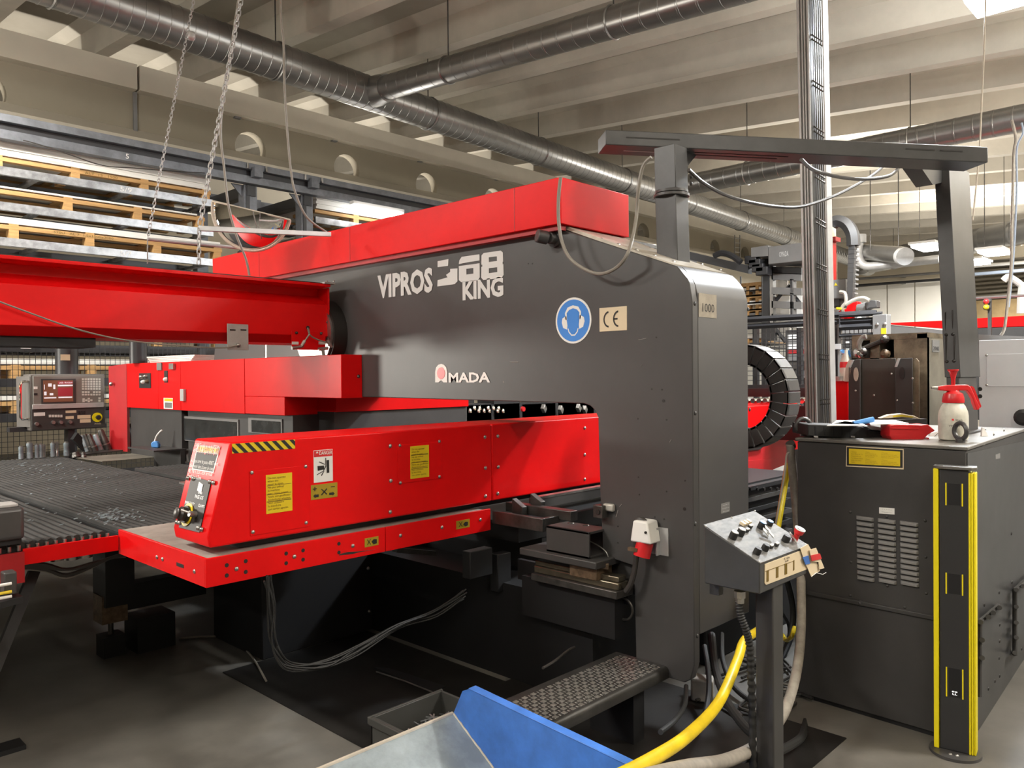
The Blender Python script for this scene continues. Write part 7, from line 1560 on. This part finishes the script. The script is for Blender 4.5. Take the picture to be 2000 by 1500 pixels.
MB().tube(catmull([at(x, y, 'x', 14) for x, y in [(1960, 548), (1968, 541), (1975, 543), (1990, 553), (1996, 560), (1994, 580), (1993, 612)]], 4), 0.05, 10).build('white_duct', 'white', label='white bent duct at the right edge in the opening', cat='duct')
# black covered machine and olive machine
X6 = 6.4
om = thing('olive_machine', 'worn olive steel machine head with two square openings', 'machine', tuple(at(1740, 800, 'x', X6)))
h0, h1o, z0o, z1o = rect('x', X6, 1664, 657, 1811, 900); zt2 = z1o
ym_ = at(1811, 655, 'x', X6).y
def opan(x0_, y0_, x1_, y1_, m='olive', dep=0.7, nm='front_plate', dx=0.0): return pbox(nm, 'x', X6-dx, (x0_, y0_, x1_, y1_), dep, m, om)
opan(1664, 656, 1676, 704); opan(1699, 656, 1717, 704); opan(1746, 655, 1811, 830); opan(1664, 655, 1811, 658.5); opan(1664, 700, 1746, 830)
opan(1676, 658, 1699, 700, 'black', 0.02, 'opening_back', -0.25); opan(1717, 658, 1746, 700, 'black', 0.02, 'opening_back', -0.25)
MB().box(X6+0.03, X6+0.7, ym_+0.02, at(1748, 700, 'x', X6).y, 0, zt2-0.002).build('machine_body', 'olive', om)
MB().box(X6+0.03, X6+0.7, ym_+0.02, at(1665, 655, 'x', X6).y, at(1664, 658.5, 'x', X6).z, zt2-0.002).build('machine_top', 'olive', om)
MB().box(X6-0.002, X6+0.05, ym_+0.001, ym_+0.07, 0, zt2).build('corner_strip', 'olive', om)
MB().box(X6-0.002, X6+0.05, ym_+0.001, at(1664, 655, 'x', X6).y, zt2-0.035, zt2).build('top_strip', 'olive', om)
xo = at(1862, 653, 'y', ym_).x
MB().box(X6, xo, ym_+0.001, ym_+0.02, z0o, zt2).build('side_plate', 'olive_plate', om)
q = at(1826, 680, 'y', ym_); q_ = decal('number_plate', 'y', ym_, (1820, 664, 1834, 688), 'grey_mid', om, 0.004)
dtext('number', '2040', 'y', ym_-0.003, (1822, 676, 1833, 685), 'ink', q_)
lk = MB().tube([at(x, y, 'x', X6-0.03) for x, y in [(1683, 682), (1700, 675), (1728, 664)]], 0.018, 8).build('linkage_rod', 'steel_dark', om)
MB().tube(catmull([at(x, y, 'x', X6-0.06) for x, y in [(1679, 684), (1678, 672), (1684, 660), (1692, 657)]], 5), 0.02, 8).build('bent_lever', 'steel', om)
for px, py, r_, m in ((1678, 690, 0.035, 'steel'), (1684, 693, 0.03, 'chrome'), (1690, 688, 0.03, 'steel_dark'), (1731, 692, 0.035, 'brass_rust'), (1730, 663, 0.03, 'steel_dark')): q = at(px, py, 'x', X6-0.03); MB().lathe(q, (-1, 0.2, 0.2), [(r_, 0), (r_, 0.03), (r_*0.5, 0.05)], 10).build('linkage_knob', m, om)
X5 = 6.1
bc = thing('black_covers', 'black folded sheet covers with round holes before the olive machine', 'machine cover', tuple(at(1720, 820, 'x', X5)))
def bpan(pts, m, nm, dx=0.0, dep=0.01): return MB().prism([at(x, y, 'x', X5-dx) for x, y in pts], (dep, 0, 0)).build(nm, m, bc, bevel=0.002)
bpan([(1657, 717), (1664, 703), (1680, 702), (1680, 1155), (1657, 1155)], 'charcoal_dark', 'cover_panel', 0.02)
bpan([(1679, 702), (1749, 700), (1750, 1155), (1679, 1155)], 'black_cover', 'cover_panel')
bpan([(1749, 700), (1752, 716), (1758, 700), (1782, 699), (1784, 1155), (1750, 1155)], 'charcoal_dark', 'cover_panel', 0.02)
bpan([(1783, 702), (1790, 700), (1795, 706), (1796, 1155), (1784, 1155)], 'olive', 'worn_edge', 0.0)
for pts in ([(1657, 718), (1664, 703), (1668, 703), (1661, 718)], [(1747, 717), (1753, 700), (1758, 700), (1752, 717)]): bpan(pts, 'galv_light', 'chamfer_strip', 0.03)
for px, py, h_ in ((1672, 731, 0.052), (1762, 729, 0.045)):
    q = at(px, py, 'x', X5-0.022); MB().prism([(X5-0.026, q.y+0.018*math.cos(a*PI/10), q.z+h_*math.sin(a*PI/10)) for a in range(20)], (0.004, 0, 0)).build('cover_hole', 'ink' if px > 1700 else 'dusty', bc)
for px, py in ((1671, 763), (1741, 730), (1707, 772), (1752, 782), (1782, 739), (1783, 787)): MB().dome(at(px, py, 'x', X5-0.02), (-1, 0, 0), 0.008, 0.006, 8).build('cover_screw', 'steel', bc)
rb2 = thing('red_block', 'plain bright red block left of the black covers', 'block', tuple(at(1633, 840, 'x', 6.2)))
pbox('block_body', 'x', 6.2, (1596, 745, 1657, 900), 0.5, 'red', rb2, bevel=0.004); pbox('block_cap', 'x', 6.19, (1624, 744, 1657, 746), 0.4, 'red_dull', rb2)
q = at(1638, 745, 'x', 6.3); t = thing('steel_cup', 'small steel cup standing on the red block', 'cup', tuple(q)); MB().lathe(q, (0, 0, 1), [(0.035, -0.005), (0.035, 0.04)], 16).build('cup_body', 'steel', t)
q = at(1652, 745, 'x', 6.35); t = thing('cleaner_bottle', 'blue headed spray bottle with red and white label on the red block', 'spray bottle', tuple(q))
MB().lathe(q, (0, 0, 1), [(0.042, -0.005), (0.045, 0.10), (0.040, 0.16), (0.018, 0.22), (0.016, 0.25)], 18).build('bottle_body', 'bottle', t)
MB().lathe(q, (0, 0, 1), [(0.046, 0.11), (0.043, 0.155)], 18).build('bottle_label', 'red_plastic', t)
MB().prism([vp(x, y, q, -0.01) for x, y in [(1643, 686), (1646, 683), (1660, 684), (1662, 696), (1656, 700), (1652, 692), (1645, 689)]], VF*0.03).build('trigger_head', 'blue_light', t)
MB().prism([at(x, y, 'x', 6.08) for x, y in [(1649, 745), (1652, 715), (1658, 703), (1666, 703), (1658, 745)]], (0.01, 0, 0)).build('pale_cover_strip', 'dusty', label='pale slanted strip beside the cleaner bottle', cat='strip')
# grey machine at the far right
XG = 5.6
gm = thing('grey_machine', 'light grey panelled machine body at the right edge', 'machine', tuple(at(1960, 850, 'x', XG)))
a_ = at(1912, 665, 'x', XG)
MB().box(XG, XG+1.2, -1.5, a_.y, 0, a_.z).build('machine_body', 'machine_grey', gm, bevel=0.003)
MB().prism([at(1911, 653, 'x', XG+0.25), at(2100, 662, 'x', XG+0.25), at(2100, 700, 'x', XG+0.25), at(1911, 700, 'x', XG+0.25)], (0.5, 0, 0)).build('machine_back', 'grey_mid', gm)
q = at(1927, 692, 'x', XG); q2 = at(1927, 755, 'x', XG)
MB().box(XG-0.004, XG, -1.2, q.y, q2.z, q.z).build('access_panel', 'machine_grey', gm, bevel=0.002)
for px, py in ((1927, 694), (1927, 752)): MB().dome(at(px, py, 'x', XG-0.004), (-1, 0, 0), 0.008, 0.006, 8).build('panel_screw', 'steel', gm)
q = at(2000, 815, 'x', XG-0.02); MB().lathe(q, (-1, 0, 0), [(0.05, 0), (0.05, 0.03), (0.03, 0.05)], 16).build('dark_knob', 'rubber', gm)
# far ladder on the spine beam wall
ld = thing('wall_ladder', 'thin steel ladder against the far beam right of the gantry post', 'ladder', tuple(at(1439, 500, 'y', 11.7)))
for px in (1435, 1445): MB().tube([at(px, 459, 'y', 11.7), at(px, 520, 'y', 11.7)], 0.02, 6).build('ladder_rail', 'galv', ld)
for k in range(6): MB().tube([at(1435, 465+k*9, 'y', 11.7), at(1445, 466+k*9, 'y', 11.7)], 0.012, 5).build('ladder_rung', 'galv', ld)
